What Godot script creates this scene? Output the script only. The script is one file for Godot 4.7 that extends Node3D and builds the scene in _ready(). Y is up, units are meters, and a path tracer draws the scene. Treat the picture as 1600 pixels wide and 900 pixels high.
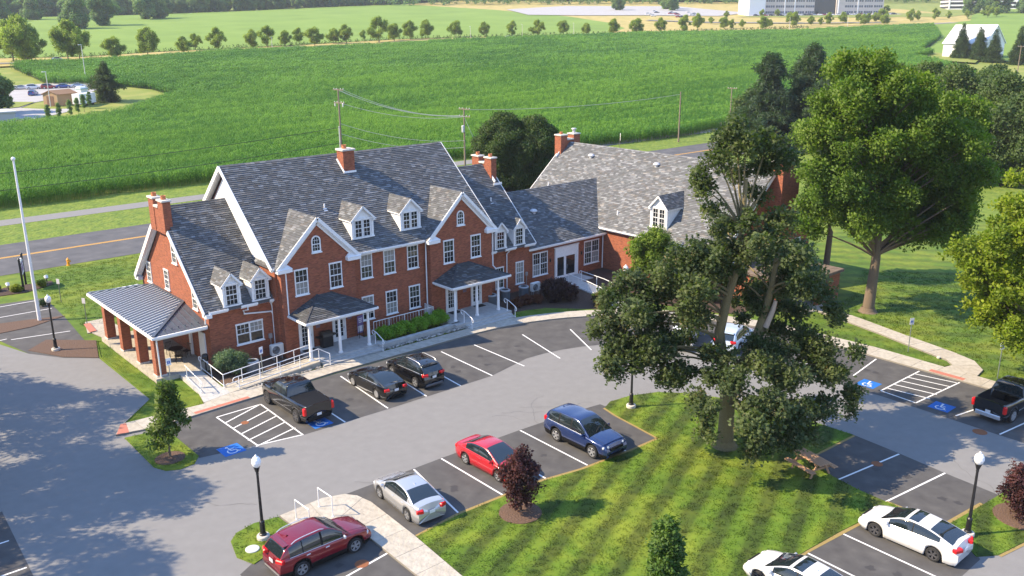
extends Node3D

const UP := Vector3.UP
var M := {}
var rng := RandomNumberGenerator.new()
var cam: Camera3D


# ---------------------------------------------------------------- mesh helpers
class MB:
	var v := PackedVector3Array()
	var n := PackedVector3Array()
	var c := PackedColorArray()
	var t := PackedVector2Array()
	var col := Color.WHITE
	var x := Transform3D.IDENTITY

	func tri(a: Vector3, b: Vector3, d: Vector3) -> void:      # seen counter-clockwise from outside
		a = x * a
		b = x * b
		d = x * d
		var m := (b - a).cross(d - a).normalized()
		v.append(a); v.append(d); v.append(b)
		for i in 3:
			n.append(m); c.append(col)
		t.append(Vector2(a.x, a.z)); t.append(Vector2(d.x, d.z)); t.append(Vector2(b.x, b.z))

	func quad(a: Vector3, b: Vector3, d: Vector3, e: Vector3) -> void:
		tri(a, b, d)
		tri(a, d, e)

	func stri(a: Vector3, b: Vector3, d: Vector3, na: Vector3, nb: Vector3, nd: Vector3) -> void:
		v.append(x * a); v.append(x * d); v.append(x * b)
		n.append((x.basis * na).normalized()); n.append((x.basis * nd).normalized()); n.append((x.basis * nb).normalized())
		for i in 3:
			c.append(col); t.append(Vector2.ZERO)

	# a leaf-like triangle whose front faces the way its shading normal points
	func leaf(a: Vector3, b: Vector3, d: Vector3, m: Vector3) -> void:
		if (b - a).cross(d - a).dot(m) < 0.0:
			stri(a, d, b, m, m, m)
		else:
			stri(a, b, d, m, m, m)

	func box(o: Vector3, s: Vector3, b := Basis.IDENTITY) -> void:
		var h := s * 0.5
		var p := []
		for k in 8:
			p.append(o + b * Vector3(h.x * (1 if k & 1 else -1), h.y * (1 if k & 2 else -1), h.z * (1 if k & 4 else -1)))
		quad(p[4], p[5], p[7], p[6]); quad(p[1], p[0], p[2], p[3])
		quad(p[5], p[1], p[3], p[7]); quad(p[0], p[4], p[6], p[2])
		quad(p[6], p[7], p[3], p[2]); quad(p[0], p[1], p[5], p[4])

	# box between two corners
	func span(a: Vector3, b: Vector3) -> void:
		box((a + b) * 0.5, (b - a).abs())

	# box with chamfered vertical and top edges
	func cbox(o: Vector3, s: Vector3, ch: float, b := Basis.IDENTITY) -> void:
		var h := s * 0.5
		var ring := func(k: float, y: float) -> Array:
			var hx := h.x - k
			var hz := h.z - k
			var cc := maxf(ch - k * 0.4, 0.001)
			var r := []
			for q in [[hx, hz - cc], [hx, -hz + cc], [hx - cc, -hz], [-hx + cc, -hz], [-hx, -hz + cc], [-hx, hz - cc], [-hx + cc, hz], [hx - cc, hz]]:
				r.append(o + b * Vector3(q[0], y, q[1]))
			return r
		var r0: Array = ring.call(0.0, -h.y)
		var r1: Array = ring.call(0.0, h.y - ch)
		var r2: Array = ring.call(ch, h.y)
		for i in 8:
			var j := (i + 1) % 8
			quad(r0[i], r0[j], r1[j], r1[i])
			quad(r1[i], r1[j], r2[j], r2[i])
		for i in range(1, 7):
			tri(r2[0], r2[i], r2[i + 1])
			tri(r0[0], r0[i + 1], r0[i])

	func bar(a: Vector3, b: Vector3, w: float, h: float, up := Vector3.UP) -> void:
		var z := (b - a).normalized()
		if absf(z.dot(up)) > 0.99:
			up = Vector3.FORWARD
		var xx := up.cross(z).normalized()
		box((a + b) * 0.5, Vector3(w, h, a.distance_to(b)), Basis(xx, z.cross(xx), z))

	func tube(pts: Array, r0: float, r1 := -1.0, sides := 8, caps := true) -> void:
		if r1 < 0.0:
			r1 = r0
		var rings := []
		var side := Vector3.ZERO
		var m := pts.size()
		for i in m:
			var d: Vector3 = (pts[mini(i + 1, m - 1)] - pts[maxi(i - 1, 0)]).normalized()
			if side == Vector3.ZERO:
				side = d.cross(Vector3.UP if absf(d.y) < 0.9 else Vector3.RIGHT).normalized()
			side = (side - d * side.dot(d)).normalized()
			var up := side.cross(d)
			var r := lerpf(r0, r1, float(i) / (m - 1))
			var ring := []
			for k in sides:
				var w := TAU * k / sides
				var o := side * cos(w) + up * sin(w)
				ring.append([pts[i] + o * r, o])
			rings.append(ring)
		for i in m - 1:
			for k in sides:
				var a = rings[i][k]
				var b = rings[i][(k + 1) % sides]
				var d = rings[i + 1][(k + 1) % sides]
				var e = rings[i + 1][k]
				stri(a[0], e[0], d[0], a[1], e[1], d[1])
				stri(a[0], d[0], b[0], a[1], d[1], b[1])
		if caps:
			for k in range(1, sides - 1):
				tri(rings[0][0][0], rings[0][k][0], rings[0][k + 1][0])
				tri(rings[-1][0][0], rings[-1][k + 1][0], rings[-1][k][0])

	# profile of [radius, height]
	func lathe(o: Vector3, prof: Array, sides := 16, axis := Basis.IDENTITY) -> void:
		for i in prof.size() - 1:
			var a: Array = prof[i]
			var b: Array = prof[i + 1]
			var sl := Vector2(b[1] - a[1], a[0] - b[0]).normalized()
			for k in sides:
				var w := TAU * k / sides
				var u := TAU * (k + 1) / sides
				var d0 := Vector3(cos(w), 0, -sin(w))
				var d1 := Vector3(cos(u), 0, -sin(u))
				var n0 := axis * (d0 * sl.x + Vector3.UP * sl.y)
				var n1 := axis * (d1 * sl.x + Vector3.UP * sl.y)
				var p0: Vector3 = o + axis * (d0 * a[0] + Vector3.UP * a[1])
				var p1: Vector3 = o + axis * (d1 * a[0] + Vector3.UP * a[1])
				var p2: Vector3 = o + axis * (d1 * b[0] + Vector3.UP * b[1])
				var p3: Vector3 = o + axis * (d0 * b[0] + Vector3.UP * b[1])
				if a[0] > 0.0001:
					stri(p0, p1, p2, n0, n1, n1)
				if b[0] > 0.0001:
					stri(p0, p2, p3, n0, n1, n0)

	# flat polygon extruded: pts are Vector2, mapped by o + u*x + w*y, thickness along d
	func prism(pts: PackedVector2Array, o: Vector3, u: Vector3, w: Vector3, d: Vector3) -> void:
		var ids := Geometry2D.triangulate_polygon(pts)
		var flip := u.cross(w).dot(d) < 0.0
		var f := func(i: int, k: float) -> Vector3: return o + u * pts[i].x + w * pts[i].y + d * k
		var area := 0.0
		for i in pts.size():
			area += pts[i].cross(pts[(i + 1) % pts.size()])
		for i in range(0, ids.size(), 3):
			var a := pts[ids[i]]
			var b := pts[ids[i + 1]]
			var e := pts[ids[i + 2]]
			var q := [ids[i], ids[i + 1], ids[i + 2]]
			if ((b - a).cross(e - a) < 0.0) != flip:
				q = [q[0], q[2], q[1]]
			tri(f.call(q[0], 1.0), f.call(q[1], 1.0), f.call(q[2], 1.0))
			tri(f.call(q[0], 0.0), f.call(q[2], 0.0), f.call(q[1], 0.0))
		for i in pts.size():
			var j := (i + 1) % pts.size()
			if (area < 0.0) != flip:
				quad(f.call(j, 0.0), f.call(i, 0.0), f.call(i, 1.0), f.call(j, 1.0))
			else:
				quad(f.call(i, 0.0), f.call(j, 0.0), f.call(j, 1.0), f.call(i, 1.0))

	# grid of points, rows of equal length, smooth normals
	func grid(p: Array, keep = null) -> void:
		var R := p.size()
		var C: int = p[0].size()
		var nn := []
		for i in R:
			var row := []
			for j in C:
				var du: Vector3 = p[i][mini(j + 1, C - 1)] - p[i][maxi(j - 1, 0)]
				var dv: Vector3 = p[mini(i + 1, R - 1)][j] - p[maxi(i - 1, 0)][j]
				row.append(du.cross(dv).normalized())
			nn.append(row)
		for i in R - 1:
			for j in C - 1:
				if keep != null and not keep.call(i, j):
					continue
				stri(p[i][j], p[i][j + 1], p[i + 1][j + 1], nn[i][j], nn[i][j + 1], nn[i + 1][j + 1])
				stri(p[i][j], p[i + 1][j + 1], p[i + 1][j], nn[i][j], nn[i + 1][j + 1], nn[i + 1][j])

	func mesh(m: Material, uv := false, colors := false) -> ArrayMesh:
		var a := []
		a.resize(Mesh.ARRAY_MAX)
		a[Mesh.ARRAY_VERTEX] = v
		a[Mesh.ARRAY_NORMAL] = n
		if uv:
			a[Mesh.ARRAY_TEX_UV] = t
		if colors:
			a[Mesh.ARRAY_COLOR] = c
		var r := ArrayMesh.new()
		r.add_surface_from_arrays(Mesh.PRIMITIVE_TRIANGLES, a)
		r.surface_set_material(0, m)
		return r


# ---------------------------------------------------------------- scene helpers
func put(called: String, mesh: Mesh, parent: Node = self, at := Vector3.ZERO, turn := 0.0) -> MeshInstance3D:
	var o := MeshInstance3D.new()
	o.name = called
	o.mesh = mesh
	o.position = at
	o.rotation.y = turn
	parent.add_child(o, true)
	return o


func tag(o: Node, label: String, category: String, group := "") -> Node:
	o.set_meta("label", label)
	o.set_meta("category", category)
	if group:
		o.set_meta("group", group)
	return o


func thing(called: String, label: String, category: String, at := Vector3.ZERO, turn := 0.0, group := "") -> Node3D:
	var o := Node3D.new()
	o.name = called
	o.position = at
	o.rotation.y = turn
	add_child(o, true)
	tag(o, label, category, group)
	return o


func copy(o: Node3D, label: String, at: Vector3, turn := 0.0, s := 1.0) -> Node3D:
	var r := o.duplicate()
	r.name = String(o.name).rstrip("0123456789")
	r.position = at
	r.rotation = Vector3(0, turn, 0)
	r.scale = Vector3.ONE * s
	r.set_meta("label", label)
	add_child(r, true)
	return r


func struct(called: String, mesh: Mesh) -> MeshInstance3D:
	var o := put(called, mesh)
	o.set_meta("kind", "structure")
	return o


func lin(r: float, g: float, b: float) -> Color:
	return Color(r, g, b).linear_to_srgb()


func mat(r: float, g: float, b: float, rough := 0.8, metal := 0.0) -> StandardMaterial3D:
	var m := StandardMaterial3D.new()
	m.albedo_color = lin(r, g, b)
	m.roughness = rough
	m.metallic = metal
	return m


# noise-coloured surface in world space; stops are linear colours
func noise_tex(stops: Array, freq: float, seed_: int, octaves := 4, size := 512, kind := FastNoiseLite.TYPE_SIMPLEX_SMOOTH) -> NoiseTexture2D:
	var f := FastNoiseLite.new()
	f.seed = seed_
	f.frequency = freq
	f.noise_type = kind
	f.fractal_octaves = octaves
	var g := Gradient.new()
	var off := PackedFloat32Array()
	var cs := PackedColorArray()
	for i in stops.size():
		off.append(float(i) / (stops.size() - 1))
		cs.append(lin(stops[i][0], stops[i][1], stops[i][2]))
	g.offsets = off
	g.colors = cs
	var t := NoiseTexture2D.new()
	t.width = size
	t.height = size
	t.seamless = true
	t.noise = f
	t.color_ramp = g
	return t


func relief(freq: float, seed_: int, strength := 4.0, octaves := 3) -> NoiseTexture2D:
	var f := FastNoiseLite.new()
	f.seed = seed_
	f.frequency = freq
	f.fractal_octaves = octaves
	var t := NoiseTexture2D.new()
	t.width = 256
	t.height = 256
	t.seamless = true
	t.as_normal_map = true
	t.bump_strength = strength
	t.noise = f
	return t


func surf(stops: Array, freq: float, metres: float, seed_: int, rough := 0.9, bump := 0.0, octaves := 5) -> StandardMaterial3D:
	var m := StandardMaterial3D.new()
	m.albedo_texture = noise_tex(stops, freq, seed_, octaves)
	m.roughness = rough
	m.uv1_triplanar = true
	m.uv1_world_triplanar = true
	m.uv1_scale = Vector3.ONE / metres
	if bump > 0.0:
		m.normal_enabled = true
		m.normal_texture = relief(0.05, seed_ + 1, bump)
	return m


func brick_mat(base: Vector3, vary: float, mortar: Vector3, seed_: int) -> StandardMaterial3D:
	var r := RandomNumberGenerator.new()
	r.seed = seed_
	var W := 500
	var H := 480
	var im := Image.create(W, H, false, Image.FORMAT_RGB8)
	im.fill(lin(mortar.x, mortar.y, mortar.z))
	var bw := 50
	var bh := 16
	for row in 30:
		for k in 11:
			var f := 1.0 + vary * (r.randf() * 2.0 - 1.0)
			if r.randf() < 0.12:
				f *= 0.72
			var c := lin(base.x * f, base.y * f * (1.0 + 0.12 * r.randf()), base.z * f)
			im.fill_rect(Rect2i(k * bw - (25 if row % 2 else 0), row * bh, bw - 3, bh - 3), c)
	var m := StandardMaterial3D.new()
	m.albedo_texture = ImageTexture.create_from_image(im)
	m.uv1_triplanar = true
	m.uv1_world_triplanar = true
	m.uv1_scale = Vector3(1 / 2.1, 1 / 2.1, 1 / 2.1)
	m.roughness = 0.92
	return m


func smooth(a: float, b: float, x: float) -> float:
	return smoothstep(a, b, x)


const HK := [[0, 0], [215, 0], [260, 2.0], [350, 6.8], [450, 11.0], [600, 18.0], [800, 29.0], [1000, 41.0], [1300, 60.0], [1700, 80.0], [2600, 95.0], [4500, 100.0]]


# height of the land: flat by the buildings, rising to the hill beyond the fields
func land(x: float, z: float) -> float:
	var d := 0.6584 * x - 0.7527 * z
	if d <= 215.0:
		return 0.0
	for i in range(1, HK.size() - 1):
		if d <= HK[i + 1][0]:
			var a = HK[i - 1]
			var b = HK[i]
			var c = HK[i + 1]
			var e = HK[mini(i + 2, HK.size() - 1)]
			var L: float = c[0] - b[0]
			var m1: float = 0.0 if i <= 1 else (c[1] - a[1]) / float(c[0] - a[0])
			var m2: float = (e[1] - b[1]) / float(e[0] - b[0])
			var t: float = (d - b[0]) / L
			return (2 * t * t * t - 3 * t * t + 1) * b[1] + (t * t * t - 2 * t * t + t) * m1 * L + (-2 * t * t * t + 3 * t * t) * c[1] + (t * t * t - t * t) * m2 * L
	return 100.0


func on_land(x: float, z: float) -> Vector3:
	return Vector3(x, land(x, z), z)


# a sheet over the land: polygon of Vector2(x, z), lifted, cut into cells
func sheet(poly: Array, lift: float, cell := 0.0, skirt := 0.0) -> MB:
	var mb := MB.new()
	var pp := PackedVector2Array(poly)
	var parts: Array = [pp]
	if cell > 0.0:
		parts = []
		var lo := pp[0]
		var hi := pp[0]
		for p in pp:
			lo = lo.min(p)
			hi = hi.max(p)
		var i := floorf(lo.x / cell)
		while i * cell < hi.x:
			var j := floorf(lo.y / cell)
			while j * cell < hi.y:
				var q := PackedVector2Array([Vector2(i, j) * cell, Vector2(i + 1, j) * cell, Vector2(i + 1, j + 1) * cell, Vector2(i, j + 1) * cell])
				parts.append_array(Geometry2D.intersect_polygons(pp, q))
				j += 1
			i += 1
	for q in parts:
		var ids := Geometry2D.triangulate_polygon(q)
		for k in range(0, ids.size(), 3):
			var a: Vector2 = q[ids[k]]
			var b: Vector2 = q[ids[k + 1]]
			var c: Vector2 = q[ids[k + 2]]
			if (b - a).cross(c - a) > 0.0:
				var s := b
				b = c
				c = s
			var f := func(p: Vector2) -> Vector3: return Vector3(p.x, land(p.x, p.y) + lift, p.y)
			mb.tri(f.call(a), f.call(b), f.call(c))
	if skirt > 0.0:
		var m := pp.size()
		var ccw := Geometry2D.is_polygon_clockwise(pp)
		for i in m:
			var a := pp[i]
			var b := pp[(i + 1) % m]
			if ccw:
				var s := a
				a = b
				b = s
			var ya := land(a.x, a.y) + lift
			var yb := land(b.x, b.y) + lift
			mb.quad(Vector3(a.x, ya - skirt, a.y), Vector3(a.x, ya, a.y), Vector3(b.x, yb, b.y), Vector3(b.x, yb - skirt, b.y))
	return mb


func poly(flat: Array) -> Array:
	var r := []
	for i in range(0, flat.size(), 2):
		r.append(Vector2(flat[i], flat[i + 1]))
	return r


func inside(p: Vector2, pl: PackedVector2Array) -> bool:
	return Geometry2D.is_point_in_polygon(p, pl)


# a painted line on the ground
func stripe(mb: MB, x0: float, z0: float, x1: float, z1: float, w := 0.1, y := 0.016) -> void:
	var a := Vector3(x0, y, z0)
	var b := Vector3(x1, y, z1)
	var s := (b - a).cross(UP).normalized() * w * 0.5
	mb.quad(a - s, a + s, b + s, b - s)


# ---------------------------------------------------------------- camera, air, sun
func _sky() -> void:
	cam = Camera3D.new()
	cam.name = "camera"
	cam.position = Vector3(0, 23, 0)
	cam.basis = Basis(UP, deg_to_rad(-41.178)) * Basis(Vector3.RIGHT, deg_to_rad(-16.5586)) * Basis(Vector3.BACK, deg_to_rad(-0.297))
	cam.fov = 35.855
	cam.near = 0.5
	cam.far = 9000.0
	cam.current = true
	add_child(cam)
	var sky := ProceduralSkyMaterial.new()
	sky.sky_top_color = lin(0.14, 0.24, 0.47)
	sky.sky_horizon_color = lin(0.64, 0.69, 0.76)
	sky.sky_curve = 0.12
	sky.ground_bottom_color = lin(0.10, 0.13, 0.05)
	sky.ground_horizon_color = lin(0.5, 0.6, 0.68)
	sky.sky_energy_multiplier = 1.2
	var s := Sky.new()
	s.sky_material = sky
	var e := Environment.new()
	e.background_mode = Environment.BG_SKY
	e.sky = s
	e.tonemap_mode = Environment.TONE_MAPPER_LINEAR
	e.tonemap_exposure = 2.1
	e.sdfgi_enabled = true
	e.ssao_enabled = true
	e.ssil_enabled = true
	e.fog_enabled = true
	e.fog_density = 0.00012
	e.fog_light_color = lin(0.68, 0.74, 0.78)
	var w := WorldEnvironment.new()
	w.name = "world_environment"
	w.environment = e
	add_child(w)
	var sun := DirectionalLight3D.new()
	sun.name = "sun"
	sun.light_energy = 1.6
	sun.light_color = Color(1.0, 0.915, 0.78)
	sun.light_angular_distance = 0.53
	sun.shadow_enabled = true
	var az := deg_to_rad(33.0)
	var el := deg_to_rad(39.0)
	var to_sun := Vector3(-cos(el) * cos(az), sin(el), -cos(el) * sin(az))
	add_child(sun)
	sun.look_at_from_position(Vector3.ZERO, -to_sun, UP)


func _materials() -> void:
	M.brick = brick_mat(Vector3(0.285, 0.080, 0.040), 0.24, Vector3(0.20, 0.095, 0.065), 5)
	M.white = surf([[0.70, 0.70, 0.70], [0.78, 0.78, 0.77], [0.82, 0.82, 0.81]], 0.02, 3.0, 21, 0.55)
	M.white_metal = mat(0.80, 0.80, 0.80, 0.35)
	M.glass = mat(0.012, 0.016, 0.02, 0.04)
	M.glass.metallic_specular = 0.5
	M.glass_b = mat(0.03, 0.04, 0.03, 0.06)
	M.glass_b.metallic_specular = 0.5
	M.blind = mat(0.24, 0.24, 0.225, 0.12)
	M.shingle = mat(1, 1, 1, 0.95)
	M.shingle.vertex_color_use_as_albedo = true
	M.deck = mat(0.10, 0.10, 0.11, 0.95)
	M.lead = mat(0.45, 0.45, 0.46, 0.5, 0.3)
	M.stone = surf([[0.34, 0.32, 0.28], [0.55, 0.52, 0.46], [0.62, 0.58, 0.52]], 0.03, 1.5, 33, 0.9)
	M.pot = mat(0.45, 0.16, 0.07, 0.9)
	M.seam_metal = surf([[0.075, 0.095, 0.125], [0.095, 0.118, 0.15], [0.11, 0.135, 0.17]], 0.015, 4.0, 40, 0.38)
	M.seam_metal.metallic = 0.35
	M.seam_rib = mat(0.50, 0.52, 0.55, 0.35, 0.2)
	M.black_metal = mat(0.012, 0.012, 0.014, 0.42)
	M.concrete = surf([[0.29, 0.262, 0.215], [0.36, 0.33, 0.275], [0.395, 0.362, 0.305], [0.44, 0.405, 0.345]], 0.012, 3.5, 51, 0.95, 1.5)
	M.concrete_b = surf([[0.30, 0.27, 0.22], [0.365, 0.33, 0.275], [0.42, 0.385, 0.325]], 0.014, 3.0, 52, 0.95, 1.5)
	M.concrete_c = surf([[0.32, 0.295, 0.245], [0.39, 0.36, 0.305], [0.45, 0.415, 0.355]], 0.014, 3.2, 53, 0.95, 1.5)
	M.joint = mat(0.2, 0.185, 0.16, 1.0)
	M.concrete_cool = surf([[0.32, 0.315, 0.30], [0.40, 0.395, 0.38], [0.45, 0.445, 0.43]], 0.012, 3.5, 57, 0.95, 1.5)
	M.asphalt = surf([[0.172, 0.170, 0.167], [0.181, 0.179, 0.176], [0.187, 0.185, 0.182], [0.198, 0.196, 0.192]], 0.02, 9.0, 61, 0.95)
	M.asphalt_dark = surf([[0.052, 0.050, 0.050], [0.065, 0.063, 0.063], [0.074, 0.072, 0.071], [0.092, 0.089, 0.087]], 0.009, 6.0, 67, 0.95)
	M.asphalt_road = surf([[0.055, 0.056, 0.062], [0.075, 0.076, 0.082], [0.085, 0.085, 0.09], [0.11, 0.11, 0.115]], 0.008, 12.0, 71, 0.93)
	M.paint = surf([[0.45, 0.45, 0.45], [0.72, 0.72, 0.71], [0.78, 0.78, 0.77]], 0.04, 1.3, 73, 0.8)
	M.yellow_paint = surf([[0.50, 0.27, 0.04], [0.70, 0.38, 0.06]], 0.03, 2.0, 75, 0.8)
	M.blue_paint = surf([[0.008, 0.10, 0.36], [0.012, 0.16, 0.52]], 0.03, 1.0, 77, 0.75)
	M.red_pad = surf([[0.34, 0.12, 0.08], [0.46, 0.17, 0.12]], 0.03, 1.2, 79, 0.9)
	M.mulch = surf([[0.055, 0.032, 0.022], [0.11, 0.066, 0.045], [0.17, 0.11, 0.08]], 0.05, 1.6, 81, 1.0, 6.0)
	M.dark_mulch = surf([[0.03, 0.018, 0.013], [0.06, 0.036, 0.026], [0.09, 0.055, 0.04]], 0.05, 1.6, 83, 1.0, 6.0)
	M.dry_edge = surf([[0.20, 0.14, 0.05], [0.30, 0.21, 0.08], [0.14, 0.15, 0.03]], 0.04, 1.5, 85, 1.0)
	M.grass = surf([[0.07, 0.125, 0.008], [0.10, 0.16, 0.012], [0.13, 0.185, 0.016], [0.16, 0.20, 0.025]], 0.011, 11.0, 87, 1.0, 3.0)
	M.grass_far = surf([[0.12, 0.17, 0.02], [0.17, 0.21, 0.03], [0.26, 0.25, 0.06]], 0.011, 60.0, 89, 1.0)
	M.dry_grass = surf([[0.24, 0.22, 0.05], [0.36, 0.29, 0.09], [0.42, 0.33, 0.12]], 0.012, 70.0, 91, 1.0)
	M.soil = surf([[0.03, 0.045, 0.01], [0.045, 0.07, 0.012]], 0.02, 8.0, 93, 1.0)
	M.crop_far = surf([[0.105, 0.18, 0.012], [0.125, 0.21, 0.016], [0.14, 0.228, 0.02], [0.165, 0.25, 0.03]], 0.006, 160.0, 95, 1.0)
	M.bark = surf([[0.09, 0.065, 0.045], [0.16, 0.12, 0.085], [0.22, 0.17, 0.12]], 0.04, 0.9, 97, 1.0, 8.0)
	M.wood = surf([[0.32, 0.17, 0.085], [0.42, 0.24, 0.13], [0.48, 0.29, 0.17]], 0.03, 0.8, 99, 0.8)
	M.pole_wood = surf([[0.17, 0.13, 0.10], [0.25, 0.20, 0.155]], 0.03, 0.8, 101, 0.95)
	M.tyre = mat(0.018, 0.018, 0.019, 0.85)
	M.leaf = mat(1, 1, 1, 0.62)
	M.leaf.vertex_color_use_as_albedo = true
	M.leaf.backlight_enabled = true
	M.leaf.backlight = lin(0.85, 1.0, 0.45)
	M.dark_leaf = mat(1, 1, 1, 0.7)
	M.dark_leaf.vertex_color_use_as_albedo = true


# ---------------------------------------------------------------- lawns
var lawn_noise := FastNoiseLite.new()
var island_pl := PackedVector2Array(poly([37.9, -34.6, 38.8, -35.0, 40.4, -34.8, 42.2, -34.0, 43.5, -32.6, 44.6, -30.5, 45.3, -27.5, 45.7, -24.6, 45.8, -22.4, 43.7, -22.5, 41.7, -22.6, 41.0, -21.8, 40.4, -20.6, 40.1, -19.0, 40.0, -17.5, 40.0, -16.3, 37.8, -17.35, 35.8, -17.6, 33.2, -17.8, 31.0, -17.9, 28.0, -18.0, 24.0, -18.0, 20.2, -18.0, 20.2, -24.0, 20.45, -28.5, 20.65, -30.5, 23.4, -30.7, 26.3, -30.55, 28.7, -30.4, 31.1, -29.9, 34.7, -29.6, 37.1, -29.55, 37.35, -31.4, 37.6, -33.4]))


func lawn_color(x: float, z: float) -> Color:
	var a := lawn_noise.get_noise_2d(x * 6.0, z * 6.0)
	var b := lawn_noise.get_noise_2d(x * 34.0 + 90.0, z * 34.0)
	var d := lawn_noise.get_noise_2d(x * 120.0, z * 120.0 + 500.0)
	var k := 0.0
	if x < 46.5 and z > -36.0 and x > 19.0:
		var u := (0.39 * x + 0.92 * z) / 1.6 + a * 0.05
		var w := (z - 0.035 * x) / 1.4 + a * 0.06
		u = u - floorf(u)
		w = w - floorf(w)
		k = -0.44 * smooth(0.05, 0.2, u) * (1.0 - smooth(0.5, 0.62, u)) + 0.16 * smooth(0.62, 0.75, u) * (1.0 - smooth(0.9, 1.0, u))
		k += -0.11 * smooth(0.0, 0.2, w) * (1.0 - smooth(0.4, 0.6, w))
	elif x > 56.0:
		var u := (0.8 * x - 0.6 * z) / 2.3 + a * 0.08
		u = u - floorf(u)
		k = -0.26 * smooth(0.0, 0.25, u) * (1.0 - smooth(0.45, 0.7, u))
	elif x < 50.0 and z < -70.0:
		var u := (z + 0.05 * x) / 1.8 + a * 0.3
		u = u - floorf(u)
		k = -0.12 * smooth(0.0, 0.25, u) * (1.0 - smooth(0.45, 0.7, u))
	var f := 1.0 + k + 0.12 * b + 0.18 * d + 0.14 * a
	var y := clampf(0.35 + a * 0.9 + b * 0.55, 0.0, 1.0)
	return Color(lerpf(0.075, 0.134, y) * f, lerpf(0.142, 0.172, y) * f, lerpf(0.005, 0.011, y) * f)


func _lawn_material() -> void:
	lawn_noise.seed = 4
	lawn_noise.frequency = 0.02
	lawn_noise.fractal_octaves = 3
	var x0 := 12.0
	var z0 := -96.0
	var W := 1000
	var H := 860
	var px := 0.1
	var data := PackedByteArray()
	data.resize(W * H * 3)
	var k := 0
	for j in H:
		for i in W:
			var c := lawn_color(x0 + i * px, z0 + j * px).linear_to_srgb()
			data[k] = int(clampf(c.r, 0, 1) * 255)
			data[k + 1] = int(clampf(c.g, 0, 1) * 255)
			data[k + 2] = int(clampf(c.b, 0, 1) * 255)
			k += 3
	var m := StandardMaterial3D.new()
	m.albedo_texture = ImageTexture.create_from_image(Image.create_from_data(W, H, false, Image.FORMAT_RGB8, data))
	m.uv1_scale = Vector3(1.0 / (W * px), 1.0 / (H * px), 1)
	m.uv1_offset = Vector3(-x0 / (W * px), -z0 / (H * px), 0)
	m.roughness = 1.0
	m.normal_enabled = false
	M.lawn = m


# short grass standing on a lawn
func tufts(called: String, pl: PackedVector2Array, per_m2: float, lift: float, holes: Array, size := 1.0) -> void:
	var mb := MB.new()
	var r := RandomNumberGenerator.new()
	r.seed = hash(called)
	for i in 9:
		var a := r.randf() * TAU
		var o := Vector3(r.randf_range(-0.09, 0.09), 0, r.randf_range(-0.09, 0.09))
		var s := Vector3(cos(a), 0, sin(a)) * 0.011
		var lean := Vector3(-s.z, 0, s.x).normalized() * r.randf_range(0.02, 0.07)
		var top := o + lean + Vector3(0, r.randf_range(0.03, 0.06), 0)
		mb.leaf(o - s, o + s, top, (UP - lean.normalized() * 0.4).normalized())
	var lo := pl[0]
	var hi := pl[0]
	for p in pl:
		lo = lo.min(p)
		hi = hi.max(p)
	var buf := PackedFloat32Array()
	var n := int((hi.x - lo.x) * (hi.y - lo.y) * per_m2)
	var cnt := 0
	for i in n:
		var p := Vector2(r.randf_range(lo.x, hi.x), r.randf_range(lo.y, hi.y))
		if not inside(p, pl):
			continue
		var skip := false
		for hpl in holes:
			if inside(p, hpl):
				skip = true
				break
		if skip:
			continue
		var a := r.randf() * TAU
		var s := r.randf_range(0.8, 1.5) * size
		var c := lawn_color(p.x, p.y)
		buf.append_array([cos(a) * s, 0, sin(a) * s, p.x, 0, s, 0, lift, -sin(a) * s, 0, cos(a) * s, p.y, c.r * 1.05, c.g * 1.05, c.b, 1.0])
		cnt += 1
	many(called, mb.mesh(M.leaf), buf, cnt).set_meta("kind", "stuff")


func many(called: String, mesh: Mesh, buf: PackedFloat32Array, cnt: int, parent: Node = self) -> MultiMeshInstance3D:
	var mm := MultiMesh.new()
	mm.transform_format = MultiMesh.TRANSFORM_3D
	mm.use_colors = true
	mm.mesh = mesh
	mm.instance_count = cnt
	for i in cnt:
		var k := i * 16
		var t := Transform3D(Vector3(buf[k], buf[k + 4], buf[k + 8]), Vector3(buf[k + 1], buf[k + 5], buf[k + 9]), Vector3(buf[k + 2], buf[k + 6], buf[k + 10]), Vector3(buf[k + 3], buf[k + 7], buf[k + 11]))
		mm.set_instance_transform(i, t)
		mm.set_instance_color(i, Color(buf[k + 12], buf[k + 13], buf[k + 14]))
	var o := MultiMeshInstance3D.new()
	o.name = called
	o.multimesh = mm
	parent.add_child(o, true)
	return o


func xf(buf: PackedFloat32Array, b: Basis, o: Vector3, c: Color) -> void:
	buf.append_array([b.x.x, b.y.x, b.z.x, o.x, b.x.y, b.y.y, b.z.y, o.y, b.x.z, b.y.z, b.z.z, o.z, c.r, c.g, c.b, 1.0])


func arc(cx: float, cz: float, r: float, a0: float, a1: float, n: int) -> Array:
	var o := []
	for i in n + 1:
		var a := deg_to_rad(lerpf(a0, a1, float(i) / n))
		o.append(Vector2(cx + r * cos(a), cz + r * sin(a)))
	return o


func stones(mb: MB, ax: float, az: float, bx: float, bz: float, wide: float, n: int, y: float, s0: float, s1: float, sd: int) -> void:
	var r := RandomNumberGenerator.new()
	r.seed = sd
	for i in n:
		var t := r.randf()
		var o := Vector3(lerpf(ax, bx, t) + r.randf_range(-wide, wide), y, lerpf(az, bz, t) + r.randf_range(-wide, wide))
		var s := r.randf_range(s0, s1)
		var g := r.randf_range(0.10, 0.42)
		mb.col = Color(g * 1.08, g, g * 0.88)
		rock(mb, o, s, r)
	mb.col = Color.WHITE


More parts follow.
